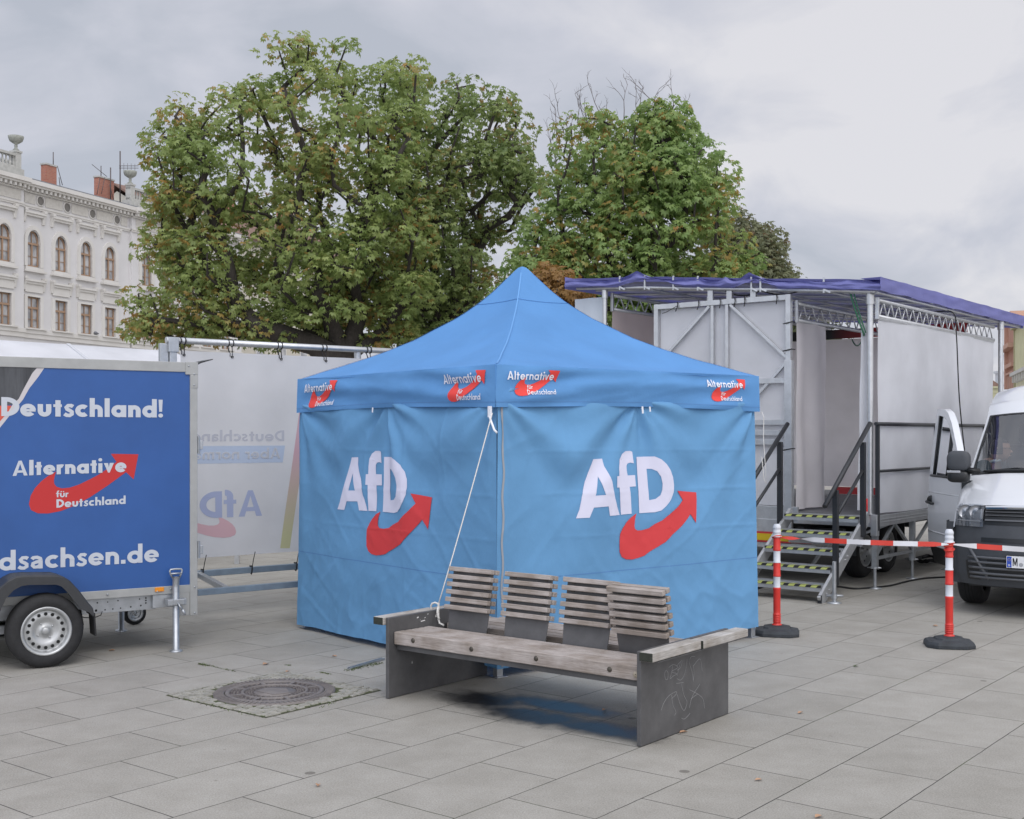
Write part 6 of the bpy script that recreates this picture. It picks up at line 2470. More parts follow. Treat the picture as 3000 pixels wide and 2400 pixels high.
tB = (P2.x - .02, P2.y - .042, .845)
tape(tA, tB, .012, lambda t: .35 + 3.1 * max(0, (.20 - t)) * 5 - .8 * t * (t > .2) , 'red and white barrier tape stretched between the two bollards', 0)
tape((P2.x + .02, P2.y - .042, .845), (P2.x + 1.9, P2.y - .55, .80), .02, lambda t: -.25 + .3 * math.sin(t * 5), 'red and white barrier tape running from the right bollard past the van', 1)
g = MB()
for (P, z) in ((P1, .855), (P2, .846), (P2, .832), (P2, .80)):
    pts = [(P.x + .037 * math.cos(a), P.y + .037 * math.sin(a), z + .010 * math.sin(a * 1.0 + z * 40)) for a in [2 * math.pi * k / 18 for k in range(19)]]
    g.tube(pts, .008, 6, 0)
o = g.build('tape_knot', M_TAPER)
tag(o, 'crumpled red tape wound round the tops of the bollards', 'tape knot')
# ================================================================== buildings
M_STUC = mat('stucco_grey', (0.60, 0.59, 0.59), 0.85, var=0.05, vscale=.5)
M_TRIM = mat('stucco_trim', (0.63, 0.615, 0.59), 0.85, col2=(.57, .55, .515), vscale=.8)
M_WFRAME = mat('window_wood', (0.33, 0.215, 0.14), 0.6)
M_ROOFT = mat('slate_roof', (0.13, 0.125, 0.13), 0.7, var=.2, vscale=3)
M_ZINC = mat('zinc', (0.22, 0.23, 0.25), 0.5, .2, var=.15, vscale=2)
M_STONE = mat('old_stone', (0.50, 0.495, 0.47), 0.9, col2=(.36, .365, .34), vscale=4)
M_IRONB = mat('antenna_metal', (0.12, 0.10, 0.10), 0.6, .4)
def brick_mat(name, c1, c2, mort, w_=.25, h_=.08):
    m, n, l, p = new_mat(name)
    t = n.new('ShaderNodeTexCoord')
    sp = n.new('ShaderNodeSeparateXYZ')
    l.new(t.outputs['Object'], sp.inputs[0])
    ad = n.new('ShaderNodeMath')
    l.new(sp.outputs['X'], ad.inputs[0])
    l.new(sp.outputs['Y'], ad.inputs[1])
    cm = n.new('ShaderNodeCombineXYZ')
    l.new(ad.outputs[0], cm.inputs['X'])
    l.new(sp.outputs['Z'], cm.inputs['Y'])
    b = n.new('ShaderNodeTexBrick')
    b.inputs['Scale'].default_value = 1
    b.inputs['Brick Width'].default_value = w_
    b.inputs['Row Height'].default_value = h_
    b.inputs['Mortar Size'].default_value = .012
    b.inputs['Color1'].default_value = c1 + (1,)
    b.inputs['Color2'].default_value = c2 + (1,)
    b.inputs['Mortar'].default_value = mort + (1,)
    l.new(cm.outputs[0], b.inputs['Vector'])
    l.new(b.outputs['Color'], p.inputs['Base Color'])
    p.inputs['Roughness'].default_value = .9
    return m
M_BRICK = brick_mat('chimney_brick', (.36, .12, .08), (.44, .17, .11), (.32, .22, .18))
def pane_mat():
    m, n, l, p = new_mat('window_pane')
    t = n.new('ShaderNodeTexCoord')
    nz = n.new('ShaderNodeTexNoise')
    nz.inputs['Scale'].default_value = 1.4
    l.new(t.outputs['Object'], nz.inputs['Vector'])
    r = n.new('ShaderNodeValToRGB')
    r.color_ramp.elements[0].position = .4
    r.color_ramp.elements[1].position = .62
    r.color_ramp.elements[0].color = (.27, .275, .285, 1)
    r.color_ramp.elements[1].color = (.50, .50, .505, 1)
    l.new(nz.outputs['Fac'], r.inputs['Fac'])
    l.new(r.outputs[0], p.inputs['Base Color'])
    p.inputs['Roughness'].default_value = .06
    return m
M_PANE = pane_mat()

FA = math.degrees(math.atan2(.928, .371))
FF = Frame(-28.06, 70.0, FA)            # facade: local x runs along it away from us, front faces local -y
house = thing('palace_building', 'long pale grey stucco palace with arched upper windows and roof urns', 'building', (FF.o[0], FF.o[1], 0), FF.a)
SA, SB = -9.0, 21.0
RIS = [(-9.0, -.95), (8.4, 17.5)]            # projecting end bays
def front(x):
    return -.22 if any(a <= x <= b for a, b in RIS) else 0.0
bays = [-6.9, -4.7, -2.47, 0.0, 2.217, 4.386, 6.553, 9.83, 12.1, 14.4, 16.4, 18.9]
WW = .51                                     # half width of a window opening
UZ = (11.55, 12.95, 13.66)                   # sill, spring, crown
LZ = (7.92, 9.78)
G1 = (2.0, 4.6)
# wall with real openings
g = MB()
def wall_cells(x0, x1):
    y = front((x0 + x1) / 2)
    xs = [x0]
    for b in bays:
        if x0 < b - WW and b + WW < x1:
            xs += [b - WW, b + WW]
    xs.append(x1)
    zs = [0, G1[0], G1[1], LZ[0], LZ[1], UZ[0], UZ[2], 16.45]
    for i in range(len(xs) - 1):
        for j in range(len(zs) - 1):
            if i % 2 == 1 and j in (1, 3, 5):
                continue
            g.add([(xs[i], y, zs[j]), (xs[i + 1], y, zs[j]), (xs[i + 1], y, zs[j + 1]), (xs[i], y, zs[j + 1])], [(0, 1, 2, 3)])
    for b in bays:
        if x0 < b - WW and b + WW < x1:
            for (za, zb) in (G1, LZ, (UZ[0], UZ[2])):
                for xx in (b - WW, b + WW):
                    g.add([(xx, y, za), (xx, y + .17, za), (xx, y + .17, zb), (xx, y, zb)], [(0, 1, 2, 3)])
                g.add([(b - WW, y, zb), (b + WW, y, zb), (b + WW, y + .17, zb), (b - WW, y + .17, zb)], [(0, 1, 2, 3)])
                g.add([(b - WW, y, za), (b + WW, y, za), (b + WW, y + .17, za), (b - WW, y + .17, za)], [(0, 1, 2, 3)])
            # spandrels of the arch
            for sgn in (-1, 1):
                pts = [(b + sgn * WW, y + .002, UZ[2]), (b, y + .002, UZ[2])]
                for k in range(9):
                    a = math.pi / 2 * k / 8
                    pts.append((b + sgn * WW * math.sin(a), y + .002, UZ[1] + (UZ[2] - UZ[1] - .02) * math.cos(a)))
                g.add(pts, [tuple(range(len(pts)))])
for (x0, x1) in ((SA, -.95), (-.95, 8.4), (8.4, 17.5), (17.5, SB)):
    wall_cells(x0, x1)
for xx in (-.95, 8.4, 17.5):
    g.add([(xx, -.22, 0), (xx, 0, 0), (xx, 0, 16.45), (xx, -.22, 16.45)], [(0, 1, 2, 3)])
g.box(SA, SB, .5, 11, 0, 16.4)
# rusticated lines
g.build('wall', M_STUC, house)
# cornice, frieze, bands
g = MB()
for (x0, x1) in ((SA, -.95), (-.95, 8.4), (8.4, 17.5), (17.5, SB)):
    y = front((x0 + x1) / 2)
    g.box(x0, x1, y - .62, .4, 16.24, 16.48)
    g.box(x0, x1, y - .50, .4, 16.12, 16.24)
    g.box(x0, x1, y - .16, .4, 15.84, 15.92)
    g.box(x0, x1, y - .12, .3, 15.02, 15.12)
    g.box(x0, x1, y - .08, .3, 14.92, 15.02)
    g.box(x0, x1, y - .16, .3, 7.62, 7.86)
    g.box(x0, x1, y - .10, .3, 7.35, 7.62)
    k = x0 + .1
    while k < x1 - .1:
        g.box(k, k + .16, y - .42, y - .16, 15.92, 16.12)          # brackets
        k += .36
g.build('cornice', M_TRIM, house)
M_FRIEZE = mat('frieze_relief', (.58, .56, .52), .9, col2=(.48, .46, .42), vscale=5, bump=1.0, bscale=6)
g = MB()
vents = [.55, 2.75, 4.95, 7.2]
for (x0, x1) in ((SA, -1.2), (-.7, .15), (.95, 2.35), (3.15, 4.55), (5.35, 6.8), (7.6, 8.2), (8.8, 17.2)):
    y = front((x0 + x1) / 2)
    g = MB()
    g.box(x0, x1, y - .04, y + .1, 15.22, 15.78)
    g.build('frieze', M_FRIEZE, house)
for v_ in vents:
    g = MB()
    g.lathe([(0, -.01), (.26, -.01)], 18, 0, (v_, 0, 15.5), 'Y')
    g.lathe([(.26, -.06), (.34, -.06), (.34, .05)], 18, 1, (v_, 0, 15.5), 'Y')
    g.build('round_vent', [mat('vent_dark', (.19, .18, .165), .9) if v_ < 1 else bpy.data.materials['vent_dark'], M_TRIM], house)
# windows
def window(b, kind):
    y = front(b)
    if kind == 'arch':
        z0, zs_, z1 = UZ
    elif kind == 'rect':
        z0, z1 = LZ
        zs_ = z1
    else:
        z0, z1 = G1
        zs_ = z1
    # surround, sill and hood
    g_ = MB()
    fw = .24
    if kind == 'arch':
        for sgn in (-1, 1):
            g_.box(*sorted((b + sgn * WW, b + sgn * (WW + fw))), y - .09, y + .1, z0, zs_)
        n_ = 14
        for k in range(n_):
            a0, a1 = math.pi * k / n_, math.pi * (k + 1) / n_
            P = [(math.cos(a) * r_ * (1 if r_ > WW else 1), math.sin(a) * r_) for a in (a0, a1) for r_ in (WW, WW + fw)]
            q = [(b + P[0][0], zs_ + P[0][1] * 1.48), (b + P[1][0], zs_ + P[1][1] * 1.35), (b + P[3][0], zs_ + P[3][1] * 1.35), (b + P[2][0], zs_ + P[2][1] * 1.48)]
            g_.prism(q, y - .09, y + .02, 'Y')
    else:
        for sgn in (-1, 1):
            g_.box(*sorted((b + sgn * WW, b + sgn * (WW + fw))), y - .09, y + .1, z0, z1 + .1)
        g_.box(b - WW, b + WW, y - .09, y + .1, z1, z1 + .12)
    fo = g_.build('window', M_TRIM, house)
    g_ = MB()
    g_.box(b - .86, b + .86, y - .26, y + .05, z0 - .34 if kind == 'arch' else z0 - .06, z0 - .22 if kind == 'arch' else z0 + .02)
    if kind == 'arch':
        g_.box(b - .72, b + .72, y - .16, y + .05, z0 - .22, z0 - .04)
    g_.build('sill', M_TRIM, fo)
    if kind != 'ground':
        hz_ = 14.62 if kind == 'arch' else 10.66
        g_ = MB()
        g_.box(b - .84, b + .84, y - .26, y + .03, hz_, hz_ + .12)
        g_.box(b - .78, b + .78, y - .18, y + .03, hz_ - .14, hz_)
        if kind == 'rect':
            g_.box(b - .70, b + .70, y - .10, y + .03, hz_ - .62, hz_ - .14)
        for sgn in (-1, 1):
            x_ = b + sgn * .76
            g_.prism([(y - .22, hz_), (y + .02, hz_), (y + .02, hz_ - .55), (y - .10, hz_ - .50), (y - .14, hz_ - .25)], x_ - .09, x_ + .09, 'X')
            g_.box(x_ - .11, x_ + .11, y - .28, y + .02, hz_ + .12, hz_ + .27)
        g_.build('hood', M_TRIM, fo)
    g_ = MB()
    yy = y + .13
    if kind == 'arch':
        pts = [(b - WW, z0), (b + WW, z0)] + [(b + WW * math.cos(a), zs_ + (z1 - zs_) * math.sin(a)) for a in [math.pi * k / 12 for k in range(13)]]
        g_.add([(p[0], yy + .03, p[1]) for p in pts], [tuple(range(len(pts)))])
    else:
        g_.add([(b - WW, yy + .03, z0), (b + WW, yy + .03, z0), (b + WW, yy + .03, z1), (b - WW, yy + .03, z1)], [(0, 1, 2, 3)])
    g_.build('pane', M_PANE, fo)
    g_ = MB()
    tr = zs_ - .05 if kind == 'arch' else lerp(z0, z1, .66)
    for x_ in (b - WW + .04, b + WW - .04):
        g_.box(x_ - .04, x_ + .04, yy - .04, yy + .02, z0, zs_)
    g_.box(b - .05, b + .05, yy - .05, yy + .02, z0, tr)
    g_.box(b - .02, b + .02, yy - .03, yy + .02, tr, z1 - .05)
    g_.box(b - WW, b + WW, yy - .06, yy + .02, tr - .06, tr + .06)
    g_.box(b - WW, b + WW, yy - .04, yy + .02, z0, z0 + .09)
    zz = lerp(z0, tr, .45)
    g_.box(b - WW, b + WW, yy - .015, yy + .02, zz - .015, zz + .015)
    if kind == 'arch':
        n_ = 12
        for k in range(n_):
            a0, a1 = math.pi * k / n_, math.pi * (k + 1) / n_
            h_ = z1 - zs_
            q = [(b + (WW) * math.cos(a0), zs_ + h_ * math.sin(a0)), (b + (WW - .08) * math.cos(a0), zs_ + (h_ - .08) * math.sin(a0)), (b + (WW - .08) * math.cos(a1), zs_ + (h_ - .08) * math.sin(a1)), (b + WW * math.cos(a1), zs_ + h_ * math.sin(a1))]
            g_.prism(q, yy - .04, yy + .02, 'Y')
    else:
        g_.box(b - WW, b + WW, yy - .04, yy + .02, z1 - .08, z1)
    g_.build('frame', M_WFRAME, fo)
for b in bays:
    window(b, 'arch')
    window(b, 'rect')
    window(b, 'ground')
# roof, balustrades with urns, chimneys, aerials
g = MB()
g.add([(SA, -.3, 16.52), (SB, -.3, 16.52), (SB, 4.5, 18.0), (SA, 4.5, 18.0), (SA, 11, 16.5), (SB, 11, 16.5)], [(0, 1, 2, 3), (3, 2, 5, 4)])
roof = g.build('roof', M_ROOFT, house, fix=False)
g = MB()
g.box(SA, SB, -.60, -.48, 16.482, 16.55)
g.build('gutter', M_ZINC, house)
def balustrade(x0, x1):
    g_ = MB()
    g_.box(x0 - .3, x1 + .3, -.30, .45, 16.50, 17.0)
    g_.box(x0 - .2, x1 + .2, -.14, .20, 17.0, 17.15)
    g_.box(x0 - .2, x1 + .2, -.16, .22, 17.72, 17.86)
    x = x0 + .35
    while x < x1 - .2:
        g_.lathe([(.07, 17.15), (.09, 17.25), (.10, 17.35), (.05, 17.5), (.045, 17.6), (.08, 17.72)], 8, 0, (x, .03, 0))
        x += .27
    for x in (x0, x1):
        g_.box(x - .2, x + .2, -.18, .24, 17.0, 17.95)
        g_.box(x - .25, x + .25, -.23, .29, 17.95, 18.05)
    bo_ = g_.build('balustrade', M_STONE, house)
    g_ = MB()
    for x in (x0, x1):
        g_.lathe([(.14, 18.05), (.18, 18.12), (.08, 18.22), (.10, 18.36), (.07, 18.42), (.22, 18.52), (.36, 18.62), (.42, 18.78), (.44, 18.9), (.40, 18.9), (.30, 18.8), (0, 18.78)], 18, 0, (x, .03, 0))
    g_.build('urn', mat('urn_stone', (.30, .31, .275), .9, var=.25, vscale=6) if x0 < 0 else bpy.data.materials['urn_stone'], bo_)
balustrade(-8.6, -1.3)
balustrade(8.55, 17.2)
def chimney(px0, px1, py_top, yl, caps=True):
    x0, zt_ = FF.on_y(px0, py_top, yl)
    x1, _ = FF.on_y(px1, py_top, yl)
    g_ = MB()
    w_ = (x1 - x0)
    g_.box(x0, x1, yl, yl + .40, 16.6, zt_)
    g_.box(x0 - .05, x1 + .05, yl - .05, yl + .45, zt_, zt_ + .10, 1)
    g_.build('chimney', [M_BRICK, M_STONE], roof)
chimney(135, 166, 482, 1.2)
chimney(290, 334, 519, 1.4)
def aer(px, py0, py1, yl, r_=.03):
    x, z1 = FF.on_y(px, py1, yl)
    z0 = FF.on_y(px, py0, yl)[1]
    g = MB()
    g.tube([(x, yl, z0), (x, yl, z1)], r_, 5)
    g.build('aerial', M_IRONB, roof)
    return x, z1
aer(156, 485, 446, 1.6)
aer(296, 520, 486, 1.6)
aer(324, 590, 491, 1.2, .04)
xa_, za_ = aer(352, 592, 443, 1.8, .045)
g = MB()
for (dz, l_) in ((-1.0, 1.5), (-1.15, 1.5)):
    g.tube([(xa_ - .1, 1.8, za_ + dz), (xa_ + l_ * .5, 1.8 - l_ * .6, za_ + dz + .1)], .02, 5)
for k in range(5):
    g.tube([(xa_ + .15 * k, 1.8 - .18 * k, za_ - 1.28), (xa_ + .15 * k, 1.8 - .18 * k, za_ - .78)], .012, 4)
    g.tube([(xa_ - .2, 1.6, za_ - 1.5 - .13 * k), (xa_ + .2, 2.0, za_ - 1.5 - .13 * k)], .014, 4)
g.build('aerial', M_IRONB, roof)
g = MB()
x_, z_ = FF.on_y(285, 498, 1.6)
g.tube([(x_ - .5, 1.6, z_ + .25), (x_ + .9, 1.6, z_ - .25)], .02, 5)
g.build('aerial', M_IRONB, roof)
for (p0, p1, q0, q1) in ((168, 486, 183, 543), (173, 520, 176, 545), (293, 522, 284, 570), (307, 520, 297, 568), (321, 540, 334, 590)):
    a, b = FF.on_y(p0, p1, 1.15), FF.on_y(q0, q1, 1.15)
    g = MB()
    g.tube([(a[0], 1.15, a[1]), (b[0], 1.15, b[1])], .022, 5)
    g.build('chimney_stay', M_IRONB, roof)

# pigeon on the ledge
pxp, pzp = FF.on_y(279, 984, -.1)
pw = Vector((FF.o[0] + FF.ex[0] * pxp + FF.ey[0] * (-.1), FF.o[1] + FF.ex[1] * pxp + FF.ey[1] * (-.1), 7.865))
M_PIG = mat('pigeon_grey', (.16, .165, .18), .8, var=.2, vscale=20)
g = MB()
g.tube([(-.24, 0, .12), (-.16, 0, .13), (-.06, 0, .145), (.04, 0, .16), (.10, 0, .20), (.13, 0, .255), (.155, 0, .27), (.185, 0, .262), (.20, 0, .258)], [.018, .05, .085, .09, .065, .042, .045, .022, .005], 12)
for s_ in (-1, 1):
    g.tube([(.0, s_ * .03, .09), (.01, s_ * .03, .003)], .009, 5)
    g.tube([(.01, s_ * .03, .004), (.05, s_ * .03, .004)], .007, 5)
    g.tube([(.06, s_ * .07, .17), (-.06, s_ * .085, .155), (-.2, s_ * .04, .135)], [.02, .035, .008], 8)
o = g.build('pigeon', M_PIG)
o.location = pw
o.rotation_euler = (0, 0, R(150))
o.scale = (1.3, 1.3, 1.3)
tag(o, 'grey pigeon perched on the ledge of the pale palace', 'pigeon')

# house further along, half hidden by the chestnut trees
M_TILE = mat('brown_tiles', (.20, .125, .10), .85, var=.25, vscale=2.5)
M_CREAM = mat('cream_stucco', (.52, .49, .42), .85, var=.06, vscale=.6)
H2 = Frame(-24.5, 92.0, 62.0)
h2 = thing('tiled_house', 'cream house with brown tiled roof half hidden behind the trees', 'building', (H2.o[0], H2.o[1], 0), H2.a)
g = MB()
g.box(-3, 22, 0, 10, 0, 17.3)
g.box(-3.2, 22.2, -.3, 10.3, 17.3, 17.7)
g.add([(-3, 0, 17.7), (-3, 10, 17.7), (-3, 5, 20.4)], [(0, 1, 2)])
g.build('wall', M_CREAM, h2)
g = MB()
g.add([(-3.3, -.6, 17.6), (22.3, -.6, 17.6), (22.3, 5, 20.9), (-3.3, 5, 20.9), (-3.3, 10.6, 17.6), (22.3, 10.6, 17.6)], [(0, 1, 2, 3), (3, 2, 5, 4)])
r2 = g.build('roof', M_TILE, h2, solid=.15, fix=False)
for (x, y, z) in ((4.4, 3.5, 22.0), (7.0, 3.0, 21.6), (11, 4, 22.2), (16, 4, 22)):
    g = MB()
    g.box(x - .6, x + .6, y - .5, y + .5, 18.5, z)
    g.box(x - .7, x + .7, y - .6, y + .6, z, z + .15, 1)
    g.build('chimney', [M_BRICK, M_STONE], r2)
for i in range(8):
    for z in (3, 7.2, 11, 14.4):
        g = MB()
        x = -1 + i * 2.9
        g.box(x - .55, x + .55, -.06, .0, z, z + 1.9)
        wi = g.build('window', M_TRIM, h2)
        g = MB()
        g.box(x - .42, x + .42, -.075, -.06, z + .12, z + 1.8)
        g.build('pane', M_PANE, wi)

# street front far right: salmon and pale yellow houses, a white gable, a red roof
SFR = Frame(39.4, 95.0, math.degrees(math.atan2(.954, .30)))
def far_house(name, lab, x0, x1, zt_, wallm, trimm, cat='building'):
    """facade faces local +y; x runs away from us"""
    t_ = thing(name, lab, cat, (SFR.o[0], SFR.o[1], 0), SFR.a)
    g_ = MB()
    g_.box(x0, x1, -9, 0, 0, zt_)
    g_.build('wall', wallm, t_)
    return t_
M_SALM = mat('salmon_stucco', (.50, .27, .20), .85, var=.08, vscale=.8)
M_SALT = mat('salmon_trim', (.56, .34, .26), .85)
M_PYEL = mat('pale_yellow_stucco', (.70, .675, .48), .85, var=.06, vscale=.8)
M_OLIV = mat('olive_trim', (.46, .43, .27), .85)
t_ = far_house('salmon_house', 'salmon coloured ornate house at the far right behind the stage', -6.2, 0, 10.6, M_SALM, M_SALT)
g = MB()
g.box(-6.2, .3, -9, .35, 10.6, 10.95)
g.box(-.55, .12, -8.9, .25, 5.3, 10.2)
g.box(-6.2, .5, -9, .55, 8.25, 8.6)
g.box(-5.9, -.8, 0, .30, 6.85, 7.15)
g.box(-5.9, -.8, 0, .22, 6.35, 6.5)
g.box(-5.9, -.8, 0, .25, 3.9, 4.1)
for k in range(6):
    g.box(-5.7 + k * .85, -5.5 + k * .85, 0, .12, 4.1, 6.35)
g.build('trim', M_SALT, t_)
for k in range(3):
    g = MB()
    x = -5.0 + k * 1.7
    g.box(x - .5, x + .5, .0, .06, 4.2, 6.2)
    wi = g.build('window', M_TRIM, t_)
    g = MB()
    g.box(x - .38, x + .38, .06, .075, 4.3, 6.1)
    g.build('pane', M_PANE, wi)
t_ = far_house('yellow_house', 'pale yellow house with olive gutter at the far right edge', -22, -6.25, 9.5, M_PYEL, M_OLIV)
g = MB()
g.box(-22, -6.1, -9, .35, 9.5, 9.66)
g.box(-6.45, -6.25, -1, .14, 0, 9.5)
for k in range(16):
    pass
g.build('gutter', M_OLIV, t_)
g = MB()
for k in range(30):
    g.box(-21.6 + k * .5, -21.5 + k * .5, 0, .10, 6.4, 9.4, 1)
g.box(-22, -6.6, 0, .45, 6.0, 6.25)
for k in range(9):
    g.box(-21 + k * 1.6, -20.7 + k * 1.6, 0, .4, 5.5, 6.0)
g.box(-22, -6.6, 0, .35, 2.9, 3.2)
g.build('facade_trim', [M_TRIM, M_PYEL], t_)
for k in range(6):
    g = MB()
    x = -20.5 + k * 2.4
    g.box(x - .6, x + .6, .0, .06, 3.3, 5.0)
    wi = g.build('window', M_TRIM, t_)
    g = MB()
    g.box(x - .46, x + .46, .06, .075, 3.4, 4.9)
    g.build('pane', M_PANE, wi)
# white gabled tower
gx = (2946 - CX) / FPX * 180
wt = thing('white_gable_tower', 'white gabled tower with a small spire far behind the salmon house', 'tower', (gx, 180, 0), 0)
g = MB()
g.box(-1.0, 4, 0, 6, 0, 7.4)
g.box(-1.5, 4.2, -.3, 6, 7.4, 8.0)
g.box(-.5, 3, 0, 5, 8.0, 9.2)
g.box(-.75, 3.2, -.2, 5.2, 9.2, 9.8)
g.box(-.35, 1.5, 0, 3, 9.8, 11.0)
g.box(-.55, 1.7, -.2, 3.2, 11.0, 11.35)
g.build('wall', mat('white_stucco', (.60, .61, .64), .8, var=.05, vscale=.5), wt)
g = MB()
g.lathe([(.75, 11.35), (.18, 13.4), (.15, 13.5), (.3, 13.7), (.12, 13.9), (.05, 14.2)], 8, 0, (.35, 1.2, 0))
g.lathe([(.35, 7.9), (.45, 7.6), (.3, 7.2), (.2, 6.5), (.35, 6.0), (.3, 5.2)], 10, 0, (-1.1, .3, 0))
g.build('spire', bpy.data.materials['white_stucco'], wt)
rx = (2926 - CX) / FPX * 190
rh = thing('red_roofed_house', 'house with a red tiled roof glimpsed between the stage post and the van', 'building', (rx, 190, 0), 0)
g = MB()
g.box(-1.0, 6, 0, 9, 0, 6.6)
g.build('wall', M_CREAM, rh)
g = MB()
g.prism([(-1.6, 6.2), (1.6, 10.2), (5.5, 10.2), (7, 6.4)], -.3, 9.3, 'Y')
g.build('roof', mat('red_tiles', (.42, .13, .08), .85, var=.15, vscale=1.5), rh)
yx = (2910 - CX) / FPX * 150
yh = thing('olive_house', 'olive yellow striped house end beside the right stage post', 'building', (yx, 150, 0), 0)
g = MB()
g.box(-1.4, .9, 0, 8, 0, 7.5)
for k in range(12):
    g.box(-1.4, .9, -.06, 0, .3 + k * .6, .45 + k * .6)
g.box(-1.6, 1.1, -.2, 8.2, 7.5, 7.75)
g.build('wall', mat('olive_stucco', (.42, .41, .27), .85, var=.08, vscale=1), yh)
g = MB()
g.prism([(-1.7, 7.75), (-.2, 8.6), (1.1, 7.75)], 0, 8, 'Y')
g.build('roof', M_TILE, yh)
# ================================================================== trees
def leaf_mat(name):
    m, n, l, p = new_mat(name)
    a = n.new('ShaderNodeAttribute')
    a.attribute_name = 'leaf_colour'
    l.new(a.outputs['Color'], p.inputs['Base Color'])
    p.inputs['Roughness'].default_value = .48
    p.inputs['Specular IOR Level'].default_value = .5
    tr = n.new('ShaderNodeBsdfTranslucent')
    l.new(a.outputs['Color'], tr.inputs['Color'])
    mx = n.new('ShaderNodeMixShader')
    mx.inputs[0].default_value = .5
    l.new(p.outputs[0], mx.inputs[1])
    l.new(tr.outputs[0], mx.inputs[2])
    l.new(mx.outputs[0], n['Material Output'].inputs['Surface'])
    return m
M_LEAF = leaf_mat('leaves')
M_BARK = mat('bark', (.045, .038, .033), .9, var=.35, vscale=6, bump=.8, bscale=25, stretch=(3, 3, .6))
M_TWIG = mat('bare_twig', (.16, .14, .14), .9)

def inside(poly, x, y):
    c = False
    n_ = len(poly)
    j = n_ - 1
    for i in range(n_):
        xi, yi = poly[i]
        xj, yj = poly[j]
        if (yi > y) != (yj > y) and x < (xj - xi) * (y - yi) / (yj - yi + 1e-12) + xi:
            c = not c
        j = i
    return c
def edge_dist(poly, x, y):
    best = 1e9
    n_ = len(poly)
    for i in range(n_):
        ax, ay = poly[i]
        bx, by = poly[(i + 1) % n_]
        dx, dy = bx - ax, by - ay
        t = max(0, min(1, ((x - ax) * dx + (y - ay) * dy) / (dx * dx + dy * dy + 1e-12)))
        best = min(best, math.hypot(x - ax - dx * t, y - ay - dy * t))
    return best

